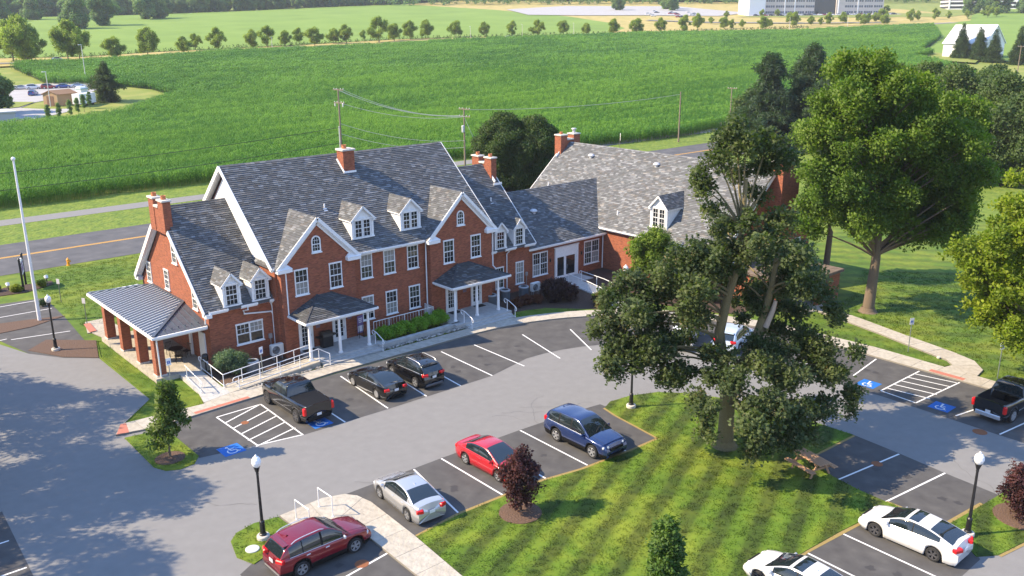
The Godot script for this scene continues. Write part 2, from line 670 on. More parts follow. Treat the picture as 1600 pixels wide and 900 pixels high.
func rock(mb: MB, o: Vector3, s: float, r: RandomNumberGenerator) -> void:
	var rings := []
	for k in 3:
		var ring := []
		var yy: float = [0.0, 0.45, 0.8][k] * s
		var rr: float = [0.8, 1.0, 0.55][k] * s
		for i in 6:
			var a := TAU * i / 6.0
			var q := rr * r.randf_range(0.75, 1.15)
			ring.append(o + Vector3(cos(a) * q, yy, -sin(a) * q * 0.8))
		rings.append(ring)
	for k in 2:
		for i in 6:
			mb.quad(rings[k][i], rings[k][(i + 1) % 6], rings[k + 1][(i + 1) % 6], rings[k + 1][i])
	for i in range(1, 5):
		mb.tri(rings[2][0], rings[2][i], rings[2][i + 1])


# wheelchair symbol drawn flat, about 1.1 units high, on plane o + u*x + w*y
func access_symbol(mb: MB, o: Vector3, u: Vector3, w: Vector3, s: float) -> void:
	var seg := func(a: Vector2, b: Vector2, t: float) -> void:
		var d := (b - a).normalized()
		var q := Vector2(-d.y, d.x) * t * 0.5
		var pts := [a - q, b - q, b + q, a + q]
		var P := []
		for p in pts:
			P.append(o + (u * p.x + w * p.y) * s)
		mb.quad(P[0], P[1], P[2], P[3])
	var last := Vector2.ZERO
	for i in 15:                                        # the wheel
		var a := deg_to_rad(130.0 + i * 17.0)
		var p := Vector2(-0.02 + cos(a) * 0.27, -0.17 + sin(a) * 0.27)
		if i:
			seg.call(last, p, 0.075)
		last = p
	seg.call(Vector2(-0.09, 0.30), Vector2(-0.04, -0.07), 0.10)       # back
	seg.call(Vector2(-0.05, -0.07), Vector2(0.20, -0.07), 0.085)      # thigh
	seg.call(Vector2(0.19, -0.05), Vector2(0.31, -0.36), 0.085)       # shin
	seg.call(Vector2(0.28, -0.35), Vector2(0.40, -0.31), 0.07)
	seg.call(Vector2(-0.06, 0.15), Vector2(0.19, 0.13), 0.07)         # arm
	var hc := Vector2(-0.11, 0.43)
	for i in 8:
		var a := TAU * i / 8.0
		var b := TAU * (i + 1) / 8.0
		var p := hc + Vector2(cos(a), sin(a)) * 0.085
		var q := hc + Vector2(cos(b), sin(b)) * 0.085
		mb.tri(o + (u * hc.x + w * hc.y) * s, o + (u * p.x + w * p.y) * s, o + (u * q.x + w * q.y) * s)


func _ground() -> void:
	# the far land is one sheet under the fields
	var mb := MB.new()
	var xs := [-900.0, -500.0, -300.0, -200.0]
	var x := -150.0
	while x < 1500.0:
		xs.append(x)
		x += 30.0
	xs.append_array([1600.0, 1800.0, 2200.0, 2800.0, 3500.0])
	var zs := [700.0, 400.0, 250.0]
	var z := 150.0
	while z > -1500.0:
		zs.append(z)
		z -= 30.0
	zs.append_array([-1600.0, -1800.0, -2200.0, -2800.0, -3500.0])
	for i in xs.size() - 1:
		for j in zs.size() - 1:
			var f := func(a: float, b: float) -> Vector3:
				var y := land(a, b)
				return Vector3(a, y - (0.5 if y > 0.0 else 0.02), b)
			var p0: Vector3 = f.call(xs[i], zs[j])
			var p1: Vector3 = f.call(xs[i + 1], zs[j])
			var p2: Vector3 = f.call(xs[i + 1], zs[j + 1])
			var p3: Vector3 = f.call(xs[i], zs[j + 1])
			mb.quad(p0, p1, p2, p3)
	struct("ground", mb.mesh(M.grass_far))

	# lawns by the building and along the road
	struct("lawn", sheet(poly([12, -94.2, 112, -94.2, 112, -10, 58, -10, 12, -10]), 0.0).mesh(M.lawn, true))
	struct("verge", sheet(poly([-200, -118.9, 230, -118.9, 230, -108.2, -200, -108.2]), 0.0, 20.0).mesh(M.grass))
	struct("verge", sheet(poly([-200, -131, 230, -131, 230, -122.6, -200, -122.6]), 0.0, 20.0).mesh(M.grass))
	struct("verge", sheet(poly([-200, -94.2, 12, -94.2, 12, -79.2, -200, -79.2]), 0.0).mesh(M.grass))
	struct("verge", sheet(poly([112, -94.2, 230, -94.2, 230, 10, 112, 10]), 0.0, 20.0).mesh(M.grass))

	# the road with its yellow line, and the path beyond it
	struct("road", sheet(poly([-260, -108.2, 300, -108.2, 300, -94.2, -260, -94.2]), 0.02, 20.0).mesh(M.asphalt_road))
	for s in [-101.86, -101.54]:
		struct("road_marking", sheet(poly([-260, s - 0.09, 300, s - 0.09, 300, s + 0.09, -260, s + 0.09]), 0.03, 20.0).mesh(M.yellow_paint))
	struct("path", sheet(poly([-200, -122.6, 230, -122.6, 230, -118.9, -200, -118.9]), 0.02, 20.0).mesh(M.asphalt))

	# car park
	var drive := poly([-60, -82, 5, -79.6, 12.0, -74.6, 13.6, -69.3, 15.3, -66.9, 17.15, -64.9, 17.2, -55, 14.1, -51.6, 13.9, -50.85, 41, -50.65])
	drive.append_array(arc(40, -32, 18.65, -88, 0, 16))
	drive.append_array(poly([58.5, 60, -60, 60]))
	struct("driveway", sheet(drive, 0.006).mesh(M.asphalt))
	var bays := poly([16.2, -50.3, 28, -50.8, 41, -50.65])
	bays.append_array(arc(40, -32, 18.62, -88, 0, 16))
	bays.append_array(poly([58.5, 40, 52.0, 40, 52.1, -17, 52.4, -24]))
	bays.append_array(arc(40, -32, 12.2, 0, -90, 12))
	bays.append_array(poly([36, -43.35, 27.7, -43.5, 22, -43.75, 19.3, -44.35, 16.3, -45.0]))
	struct("parking_bays", sheet(bays, 0.011).mesh(M.asphalt_dark))
	struct("parking_bays", sheet(poly([20.3, -36.15, 26.3, -36.05, 32, -35.8, 36, -35.5, 38.1, -35.2, 38.4, -29.3, 37, -29.2, 20.4, -30.2]), 0.011).mesh(M.asphalt_dark))
	struct("parking_bays", sheet(poly([45.9, -22.6, 45.6, -19.6, 45.2, -16.8, 44.9, -13.8, 40.5, -14.2, 39.5, -20, 41, -23]), 0.011).mesh(M.asphalt_dark))
	struct("parking_bays", sheet(poly([40.2, -16.4, 40.3, -14.5, 38.4, -12.3, 24, -12.3, 24, -18.3, 33.2, -18.1, 37.8, -17.6]), 0.011).mesh(M.asphalt_dark))
	struct("parking_bays", sheet(poly([20.0, -26, 19.0, -33.2, 16.6, -35.1, 13.2, -33.2, 12.7, -20, 20.2, -20]), 0.011).mesh(M.asphalt_dark))
	struct("parking_bays", sheet(poly([12.6, -74.2, 13.6, -69.3, 15.3, -66.6, 17.2, -64.8, 18.1, -76.5, 18.4, -83.6, 15, -84.2, -10, -84.2, -10, -76]), 0.011).mesh(M.asphalt_dark))
	struct("parking_bays", sheet(poly([6.7, -46, 6.4, -39, 6.3, -30, -14, -30, -14, -47]), 0.011).mesh(M.asphalt_dark))

	# painted lines of the bays
	mb = MB.new()
	for l in [[22.15, -49.5, 22.0, -43.75], [24.9, -49.6, 24.75, -43.6], [28.35, -50.2, 27.8, -43.6], [31.3, -50.0, 30.7, -43.5], [33.9, -49.9, 33.4, -43.4], [36.3, -49.4, 36.1, -43.35], [39.0, -48.9, 38.9, -43.2], [43.2, -48.2, 41.8, -42.6], [46.8, -46.6, 44.7, -42.3],
			[49.8, -44.2, 46.6, -40.7], [52.3, -41.4, 48.4, -38.9], [54.4, -38.2, 50.0, -36.4], [55.9, -34.6, 51.0, -33.6],
			[24.4, -36.0, 23.45, -30.9], [26.25, -36.0, 26.2, -30.7], [29.2, -35.85, 29.0, -30.4], [31.85, -35.75, 31.7, -30.1], [34.6, -35.5, 34.5, -29.8],
			[40.3, -20.25, 45.5, -19.5], [40.05, -17.5, 45.2, -16.85], [35.75, -17.5, 35.6, -12.4], [33.1, -17.7, 32.9, -12.4], [30.4, -17.8, 30.2, -12.4],
			[58.4, -27.5, 54.3, -27.0], [58.4, -24.4, 53.2, -24.5], [58.4, -21.7, 53.0, -22.1], [53.2, -24.5, 53.0, -22.1], [57.8, -18.6, 52.9, -19.6], [58.0, -16.0, 52.2, -16.8], [57.3, -32.1, 52.3, -30.5], [56.6, -31.2, 53.0, -30.0],
			[19.0, -30.3, 13.6, -29.6], [6.3, -42.9, 1.0, -42.9], [6.35, -40.0, 1.0, -40.1], [18.2, -83.2, 8.0, -83.5], [18.0, -79.9, 8.0, -80.4], [13.2, -73.9, 8.0, -73.6], [17.4, -72.6, 13.4, -73.5],
			[19.25, -49.5, 19.4, -44.3], [22.15, -49.5, 19.25, -49.5], [22.0, -43.8, 19.4, -44.3]]:
		stripe(mb, l[0], l[1], l[2], l[3])
	for k in 5:                                         # hatched loading space by the pickup
		var t := 0.08 + k * 0.2
		stripe(mb, 19.28, lerpf(-49.5, -44.3, t + 0.14), 22.12, lerpf(-49.5, -43.8, t - 0.08), 0.1)
	for k in 5:
		var t := 0.14 + k * 0.18
		stripe(mb, lerpf(58.4, 53.2, t), -24.4, lerpf(58.4, 53.0, t - 0.1), -21.8, 0.1)
	for k in 4:
		var t := 0.15 + k * 0.22
		stripe(mb, lerpf(57.3, 52.3, t), lerpf(-32.1, -30.5, t), lerpf(56.6, 53.0, t + 0.05), lerpf(-31.2, -30.0, t), 0.09)
	struct("bay_lines", mb.mesh(M.paint))
	for q in [[18.05, -44.75, 0.0, -1.0], [23.55, -44.6, 0.0, -1.0], [53.7, -25.6, 1.0, 0.0], [53.6, -20.75, 1.0, 0.0]]:
		mb = MB.new()
		var o := Vector3(q[0], 0.016, q[1])
		var w := Vector3(q[2], 0, q[3])
		var u := w.cross(UP)
		mb.quad(o - u * 0.62 - w * 0.62, o + u * 0.62 - w * 0.62, o + u * 0.62 + w * 0.62, o - u * 0.62 + w * 0.62)
		var pad := struct("access_marking", mb.mesh(M.blue_paint))
		var sy := MB.new()
		access_symbol(sy, o + UP * 0.006 - w * 0.02, u, w, 1.0)
		put("access_symbol", sy.mesh(M.paint), pad)
	# rusty drain patches and manhole covers on the asphalt
	for q in [[43.5, -19.75, 0.3], [17.6, -30.35, 0.32], [20.2, -47.6, 0.24], [51.7, -17.7, 0.4], [33.2, -12.9, 0.3]]:
		mb = MB.new()
		mb.lathe(Vector3(q[0], 0.008, q[1]), [[q[2], 0.0], [q[2], 0.012], [q[2] * 0.9, 0.014], [0.0, 0.014]], 18)
		struct("manhole_cover", mb.mesh(surf([[0.16, 0.06, 0.025], [0.30, 0.11, 0.045]], 0.03, 0.8, 201, 0.9)))

	# hairline cracks and oil marks
	var r := RandomNumberGenerator.new()
	r.seed = 31
	mb = MB.new()
	for k in 9:
		var p := Vector2(r.randf_range(14, 44), r.randf_range(-43, -36.6)) if k < 6 else Vector2(r.randf_range(46.5, 52), r.randf_range(-30, -12))
		var a := r.randf() * TAU
		for i in r.randi_range(10, 24):
			a += r.randf_range(-0.5, 0.5)
			var q := p + Vector2(cos(a), sin(a)) * 0.28
			stripe(mb, p.x, p.y, q.x, q.y, r.randf_range(0.008, 0.02), 0.0135)
			p = q
	struct("asphalt_crack", mb.mesh(mat(0.09, 0.09, 0.092, 1.0)))
	mb = MB.new()
	for l in [[23.5, -46.0], [26.4, -47.0], [29.0, -45.5], [34.9, -46.4], [37.5, -46.0], [40.8, -45.7], [27.6, -32.8], [25.0, -33.5], [30.5, -33.0], [35.8, -31.8], [43.0, -18.6], [42.6, -15.6], [37.2, -14.4], [34.4, -15.0], [16.8, -31.5], [55.8, -26.0], [56.2, -20.0]]:
		for k in 2:
			var o := Vector3(l[0] + r.randf_range(-0.4, 0.4), 0.0135 + 0.001 * k, l[1] + r.randf_range(-0.9, 0.9))
			var ring := []
			for i in 11:
				var a := TAU * i / 11.0
				ring.append(o + Vector3(cos(a), 0, -sin(a)) * r.randf_range(0.12, 0.30))
			for i in 11:
				mb.tri(o, ring[i], ring[(i + 1) % 11])
	struct("oil_stain", mb.mesh(mat(0.042, 0.04, 0.041, 0.8)))

	# pavements with their kerb
	var walk := poly([13.75, -50.9, 16, -50.35, 28.3, -50.9, 41, -50.65])
	walk.append_array(arc(40, -32, 18.65, -87, 0, 18))
	walk.append_array(poly([58.55, -20, 58.5, -8, 60.0, -8, 60.1, -19.9, 60.2, -23.3, 60.4, -28.5]))
	walk.append_array(arc(40, -32, 20.15, 0, -85, 18))
	walk.append_array(poly([41.2, -51.9, 28.4, -52.15, 23.3, -52.2, 20.0, -52.35, 19.4, -51.75, 14.5, -52.2]))
	var mid := poly([13.7, -51.3, 27, -51.5, 41, -51.3])
	mid.append_array(arc(40, -32, 19.4, -86, 0, 24))
	mid.append_array(poly([59.3, -20, 59.2, -8]))
	slabs("pavement", walk, 0.12, mid, 1.55, 1.6)
	slabs("pavement", poly([60.15, -23.5, 61.0, -23.3, 61.7, -24.0, 62.4, -26.4, 63.5, -29.9, 64.3, -32.9, 65.3, -37.4, 66.9, -37.4, 65.9, -33.0, 64.6, -28.4, 63.6, -24.4, 62.9, -22.6, 61.6, -21.5, 60.15, -21.3]), 0.118, poly([60.1, -22.4, 61.4, -22.4, 62.5, -23.8, 63.5, -27, 64.5, -31, 66.2, -37.6]))
	slabs("pavement", poly([16.7, -36.35, 19.1, -36.45, 20.15, -36.05, 20.55, -35.5, 20.75, -34.5, 20.7, -33.2, 20.6, -30.6, 20.3, -26.7, 20.2, -18, 18.7, -18, 18.85, -28, 18.95, -32.9, 18.7, -33.1, 16.75, -35.05]), 0.12, poly([16.6, -35.7, 18.6, -35.5, 19.5, -34.6, 19.8, -33, 19.75, -18]))
	slabs("pavement", poly([18.2, -71.0, 18.5, -70.9, 19.0, -67.6, 20.8, -67.4, 20.6, -71.8, 20.6, -74.0, 18.9, -74.0]), 0.06, poly([19.7, -74.2, 19.8, -67.4]))
	for q in [[[13.78, -50.86, 14.45, -50.7, 14.75, -52.1, 14.45, -52.15]], [[18.4, -50.55, 22.0, -50.65, 22.0, -50.98, 18.4, -50.9]], [[58.62, -21.6, 58.62, -23.9, 59.1, -23.9, 59.1, -21.6]], [[18.35, -70.95, 18.9, -70.95, 19.1, -73.3, 18.6, -73.3]]]:
		struct("warning_pad", sheet(poly(q[0]), 0.127).mesh(M.red_pad))

	# grassed islands and strips
	lawn("island_lawn", island_pl, 0.05, 26.0)
	lawn("island_lawn", PackedVector2Array(poly([14.05, -50.3, 14.0, -45.6, 14.35, -44.75, 15.0, -44.4, 15.8, -44.5, 16.35, -45.2, 16.3, -49.9])), 0.05, 26.0)
	lawn("island_lawn", PackedVector2Array(poly([14.0, -35.9, 14.5, -36.4, 15.5, -36.65, 16.65, -36.4, 16.7, -35.1, 15.2, -33.9, 14.0, -33.5, 13.65, -34.5])), 0.05, 26.0)
	lawn("island_lawn", PackedVector2Array(poly([40.2, -14.5, 43.4, -14.15, 46.0, -13.9, 46.0, -10.4, 41.4, -11.5, 39.3, -11.9, 38.45, -12.5])), 0.05, 26.0)
	lawn("grass_strip", PackedVector2Array(poly([17.3, -64.9, 17.25, -55, 14.2, -51.75, 14.5, -52.1, 19.4, -51.7, 19.85, -53.6, 19.2, -57.0, 18.45, -57.2, 18.4, -68.4, 18.2, -68.6])), 0.06, 18.0)
	lawn("grass_patch", PackedVector2Array(poly([45.9, -50.6, 46.4, -50.5, 48.5, -49.1, 50.8, -47.4, 52.1, -46.1, 52.9, -47.6, 51.6, -49.0, 49.0, -51.7, 47.3, -52.4, 46.2, -52.6])), 0.06, 18.0)
	lawn("grass_patch", PackedVector2Array(poly([60.4, -31.2, 60.6, -28, 60.35, -23.7, 60.9, -23.5, 61.5, -24.2, 62.2, -26.6, 63.3, -30.2, 64.1, -33.1, 65.0, -36.6, 62.0, -36.5, 60.0, -34.0])), 0.05, 10.0)
	tufts("grass_tufts", PackedVector2Array(poly([60.5, -21, 60.5, -8, 78, -8, 88, -30, 80, -40, 69, -36, 66.2, -33, 64.8, -28, 63.8, -24])), 12.0, 0.0, [], 1.4)
	tufts("grass_tufts", PackedVector2Array(poly([18.6, -93.5, 18.6, -71, 21.5, -71, 30, -72, 34, -93.5])), 9.0, 0.0, [], 1.5)
	# planting beds
	for b in [[[13.75, -70.0, 15.4, -71.6, 18.2, -68.9, 17.15, -64.95, 15.3, -66.8], 0.05, M.mulch], [[13.2, -78.4, 15.7, -77.8, 18.2, -76.9, 15.4, -75.7, 12.4, -75.6, 8, -76, 8, -78], 0.05, M.mulch],
			[[14.3, -88.2, 16.5, -89.4, 20.4, -89.0, 20.2, -87.6, 17.5, -86.4, 14.5, -87.0], 0.05, M.dark_mulch], [[45.75, -52.5, 47.3, -52.3, 49.0, -51.6, 51.6, -48.9, 53.0, -47.7, 54.3, -50.2, 55.3, -54.6, 55.2, -57.5, 51.9, -57.0, 45.9, -57.0], 0.05, M.dark_mulch],
			[[57.1, -55.4, 58.4, -56.0, 58.6, -57.4, 61.95, -57.4, 61.95, -40, 60, -40, 58.8, -41, 56.5, -47.5], 0.05, M.dark_mulch], [[22.3, -57.0, 27.4, -57.0, 27.4, -55.6, 28.2, -55.6, 28.2, -53.85, 22.3, -53.5, 21.7, -54.0, 21.6, -56.9], 0.08, M.mulch]]:
		struct("planting_bed", sheet(poly(b[0]), b[1], 0.0, 0.1).mesh(b[2]))
	for b in [[25.7, -28.85, 1.05], [15.05, -46.0, 0.8], [43.5, -12.4, 1.3]]:
		mb = MB.new()
		mb.lathe(Vector3(b[0], 0.03, b[1]), [[b[2] * 1.02, 0.0], [b[2], 0.05], [b[2] * 0.7, 0.10], [0.0, 0.13]], 22)
		struct("tree_ring", mb.mesh(M.mulch))
	# scorched edge where the island meets the asphalt
	var edge := MB.new()
	for l in [[20.7, -30.5, 23.4, -30.75], [23.4, -30.75, 26.3, -30.6], [26.3, -30.6, 28.7, -30.45], [28.7, -30.45, 31.1, -29.95], [31.1, -29.95, 34.7, -29.65], [34.7, -29.65, 37.1, -29.6], [37.1, -29.6, 37.35, -31.4], [37.35, -31.4, 37.6, -33.4], [37.6, -33.4, 37.9, -34.6],
			[45.8, -22.4, 43.7, -22.5], [43.7, -22.5, 41.7, -22.6], [40.0, -17.5, 40.0, -16.3], [40.0, -16.3, 37.8, -17.35], [37.8, -17.35, 33.2, -17.8], [33.2, -17.8, 26.0, -18.0], [40.2, -14.55, 43.4, -14.2], [41.4, -11.5, 39.3, -11.9]]:
		stripe(edge, l[0], l[1], l[2], l[3], 0.32, 0.022)
	struct("dry_edge", edge.mesh(M.dry_edge))


func lawn(called: String, pl: PackedVector2Array, lift: float, per_m2: float) -> void:
	struct(called, sheet(Array(pl), lift, 0.0, lift).mesh(M.lawn, true))
	tufts("grass_tufts", pl, per_m2, lift, [])


# concrete walk: a bed with a kerb face, and slabs cut across its centre line
func slabs(called: String, pl: Array, lift: float, path: Array, pitch := 1.55, half := 2.2) -> void:
	var o := struct(called, sheet(pl, lift - 0.012, 0.0, 0.16).mesh(M.joint))
	var outline := PackedVector2Array(pl)
	var c := Curve2D.new()
	c.bake_interval = 0.1
	for p in path:
		c.add_point(p)
	var n := int(c.get_baked_length() / pitch)
	var last := []
	for i in n + 1:
		var s := c.get_baked_length() * i / n
		var p := c.sample_baked(s)
		var d := (c.sample_baked(minf(s + 0.4, c.get_baked_length())) - c.sample_baked(maxf(s - 0.4, 0.0))).normalized()
		if i == 0:
			p -= d * 0.6
		if i == n:
			p += d * 0.6
		var q := Vector2(-d.y, d.x) * half
		if i:
			for piece in Geometry2D.intersect_polygons(outline, PackedVector2Array([last[0], last[1], p - q, p + q])):
				for r in Geometry2D.offset_polygon(piece, -0.011):
					if r.size() > 2:
						put("slab", sheet(Array(r), lift + 0.002 * (i % 3), 0.0, 0.02).mesh([M.concrete, M.concrete_b, M.concrete_c][(i * 7 + i / 3) % 3]), o)
		last = [p + q, p - q]


# ---------------------------------------------------------------- the brick building
# shingles on a plane: o is a point at the eave, u runs along it, w up the slope; pl in (u, w) is convex
func shingle(parent: Node, o: Vector3, u: Vector3, w: Vector3, pl: PackedVector2Array, sd: int, tone := 1.0, course := 0.185) -> MeshInstance3D:
	var r := RandomNumberGenerator.new()
	r.seed = sd
	var mb := MB.new()
	var nn := u.cross(w).normalized()
	if nn.y < 0.0:
		nn = -nn
	var hi := 0.0
	for p in pl:
		hi = maxf(hi, p.y)
	var at := func(y: float) -> Vector2:
		var lo := INF
		var up := -INF
		for i in pl.size():
			var a := pl[i]
			var b := pl[(i + 1) % pl.size()]
			if absf(a.y - b.y) < 0.0001:
				if absf(a.y - y) < 0.001:
					lo = minf(lo, minf(a.x, b.x))
					up = maxf(up, maxf(a.x, b.x))
				continue
			var t := (y - a.y) / (b.y - a.y)
			if t >= -0.0001 and t <= 1.0001:
				var xx := lerpf(a.x, b.x, t)
				lo = minf(lo, xx)
				up = maxf(up, xx)
		return Vector2(lo, up)
	var y0 := 0.0
	while y0 < hi - 0.02:
		var y1 := minf(y0 + course, hi)
		var e0: Vector2 = at.call(clampf(y0, 0.001, hi - 0.001))
		var e1: Vector2 = at.call(clampf(y1, 0.001, hi - 0.001))
		var x := minf(e0.x, e1.x) - r.randf() * 0.5
		while x < maxf(e0.y, e1.y):
			var x1 := x + r.randf_range(0.22, 0.52)
			var a := o + u * clampf(x, e0.x, e0.y) + w * y0
			var b := o + u * clampf(x1, e0.x, e0.y) + w * y0
			var c := o + u * clampf(x1, e1.x, e1.y) + w * y1
			var d := o + u * clampf(x, e1.x, e1.y) + w * y1
			x = x1
			if a.distance_squared_to(b) < 0.0001 and c.distance_squared_to(d) < 0.0001:
				continue
			var g := r.randf()
			var k: float = [0.092, 0.108, 0.122, 0.138, 0.162, 0.195][int(g * g * 5.99)] * r.randf_range(0.88, 1.12) * tone
			mb.col = Color(k * 0.95, k * 0.99, k * 1.04) if r.randf() > 0.15 else Color(k * 1.03, k * 0.99, k * 0.95)
			var lift := nn * r.randf_range(0.036, 0.05)
			if (b - a).cross(c - a).dot(nn) >= 0.0 and (c - a).cross(d - a).dot(nn) >= 0.0:
				mb.quad(a + lift, b + lift, c + nn * 0.01, d + nn * 0.01)
			else:
				mb.quad(b + lift, a + lift, d + nn * 0.01, c + nn * 0.01)
			mb.col = Color(0.05, 0.051, 0.056)
			mb.quad(a, b, b + lift, a + lift)
		y0 += course
	var s := put("shingles", mb.mesh(M.shingle, false, true), parent)
	s.set_meta("kind", "stuff")
	return s


# a pitched roof between two x (or z) with a deck, shingles, ridge caps and white rakes and gutters
# axis 0: ridge along x.  f: front eave (z or x), e: eave height, rc: ridge coordinate, rh: ridge height
func pitched(b: Node, axis: int, lo: float, hi: float, f: float, rc: float, e: float, rh: float, sd: int, rake_lo: bool, rake_hi: bool, tone := 1.0, gaps := []) -> MeshInstance3D:
	var u := Vector3.RIGHT if axis == 0 else Vector3.BACK
	var into := Vector3.FORWARD if axis == 0 else Vector3.RIGHT       # from the front eave towards the ridge
	var run := absf(rc - f)
	var rise := rh - e
	var L := sqrt(run * run + rise * rise)
	var wf := (into * run + UP * rise) / L
	var wb := (-into * run + UP * rise) / L
	var P := func(s: float, q: float, y: float) -> Vector3:            # s along the ridge, q from the front eave
		return (Vector3(s, y, f - q) if axis == 0 else Vector3(f + q, y, s))
	var mb := MB.new()
	var prof := PackedVector2Array([Vector2(0, e - 0.16), Vector2(0, e), Vector2(run, rh), Vector2(run * 2, e), Vector2(run * 2, e - 0.16), Vector2(run, rh - 0.22)])
	mb.prism(prof, P.call(lo, 0.0, 0.0), into, UP, u * (hi - lo))
	var roof := put("roof", mb.mesh(M.deck), b)
	var rect := PackedVector2Array([Vector2(0, 0), Vector2(hi - lo, 0), Vector2(hi - lo, L), Vector2(0, L)])
	shingle(roof, P.call(lo, -0.03, e + 0.004), u, wf, rect, sd, tone)
	shingle(roof, P.call(lo, run * 2 + 0.03, e + 0.004), u, wb, rect, sd + 1, tone, 0.4)
	mb = MB.new()                                                     # ridge caps
	var r := RandomNumberGenerator.new()
	r.seed = sd + 7
	var s := lo
	while s < hi:
		var q := minf(s + 0.3, hi)
		var k := r.randf_range(0.09, 0.2) * tone
		mb.col = Color(k, k, k)
		for d in [-1.0, 1.0]:
			var w: Vector3 = wf if d < 0 else wb
			var a: Vector3 = P.call(s, run, rh + 0.045)
			var c: Vector3 = P.call(q, run, rh + 0.035)
			mb.quad(a, c, c - w * 0.17, a - w * 0.17)
		s = q
	put("ridge_cap", mb.mesh(M.shingle, false, true), roof).set_meta("kind", "stuff")
	for side in [[rake_lo, lo, -1.0], [rake_hi, hi, 1.0]]:
		if not side[0]:
			continue
		mb = MB.new()
		for d in [0.0, 2.0]:
			var a: Vector3 = P.call(side[1] + side[2] * 0.03, run * d, e - 0.10)
			var c: Vector3 = P.call(side[1] + side[2] * 0.03, run, rh - 0.10)
			mb.bar(a, c, 0.06, 0.30)
			mb.bar(a - u * side[2] * 0.06 - UP * 0.09, c - u * side[2] * 0.06 - UP * 0.09, 0.05, 0.24)
			var i: Vector3 = -u * side[2]
			mb.quad(a + i * 0.05 - UP * 0.12, c + i * 0.05 - UP * 0.12, c + i * 0.45 - UP * 0.12, a + i * 0.45 - UP * 0.12)
		put("rake_board", mb.mesh(M.white), roof)
	for d in [0.0, 2.0]:                                              # gutter and soffit
		var out := -into if d == 0.0 else into
		var cuts := [lo]
		if d == 0.0:
			for g in gaps:
				cuts.append(g)
		cuts.append(hi)
		for k in range(0, cuts.size(), 2):
			mb = MB.new()
			var a: Vector3 = P.call(cuts[k], run * d, e - 0.05) + out * 0.06
			var c: Vector3 = P.call(cuts[k + 1], run * d, e - 0.05) + out * 0.06
			mb.bar(a, c, 0.12, 0.13)
			mb.bar(a - out * 0.075 - UP * 0.07, c - out * 0.075 - UP * 0.07, 0.03, 0.22)
			put("gutter", mb.mesh(M.white_metal), roof)
		mb = MB.new()
		mb.bar(P.call(lo + 0.05, run * d, e - 0.15) - out * 0.24, P.call(hi - 0.05, run * d, e - 0.15) - out * 0.24, 0.44, 0.04)
		put("soffit", mb.mesh(M.white), roof)
	return roof


# walls as a closed gabled prism just under the roof
func gabled_walls(b: Node, axis: int, lo: float, hi: float, wf: float, rc: float, we: float, rh: float) -> void:
	var run := absf(rc - wf)
	var into := Vector3.FORWARD if axis == 0 else Vector3.RIGHT
	var u := Vector3.RIGHT if axis == 0 else Vector3.BACK
	var o := Vector3(lo, 0, wf) if axis == 0 else Vector3(wf, 0, lo)
	var mb := MB.new()
	mb.prism(PackedVector2Array([Vector2(0, -0.1), Vector2(0, we), Vector2(run, rh), Vector2(run * 2, we), Vector2(run * 2, -0.1)]), o, into, UP, u * (hi - lo))
	put("wall", mb.mesh(M.brick), b)


var win_cache := {}


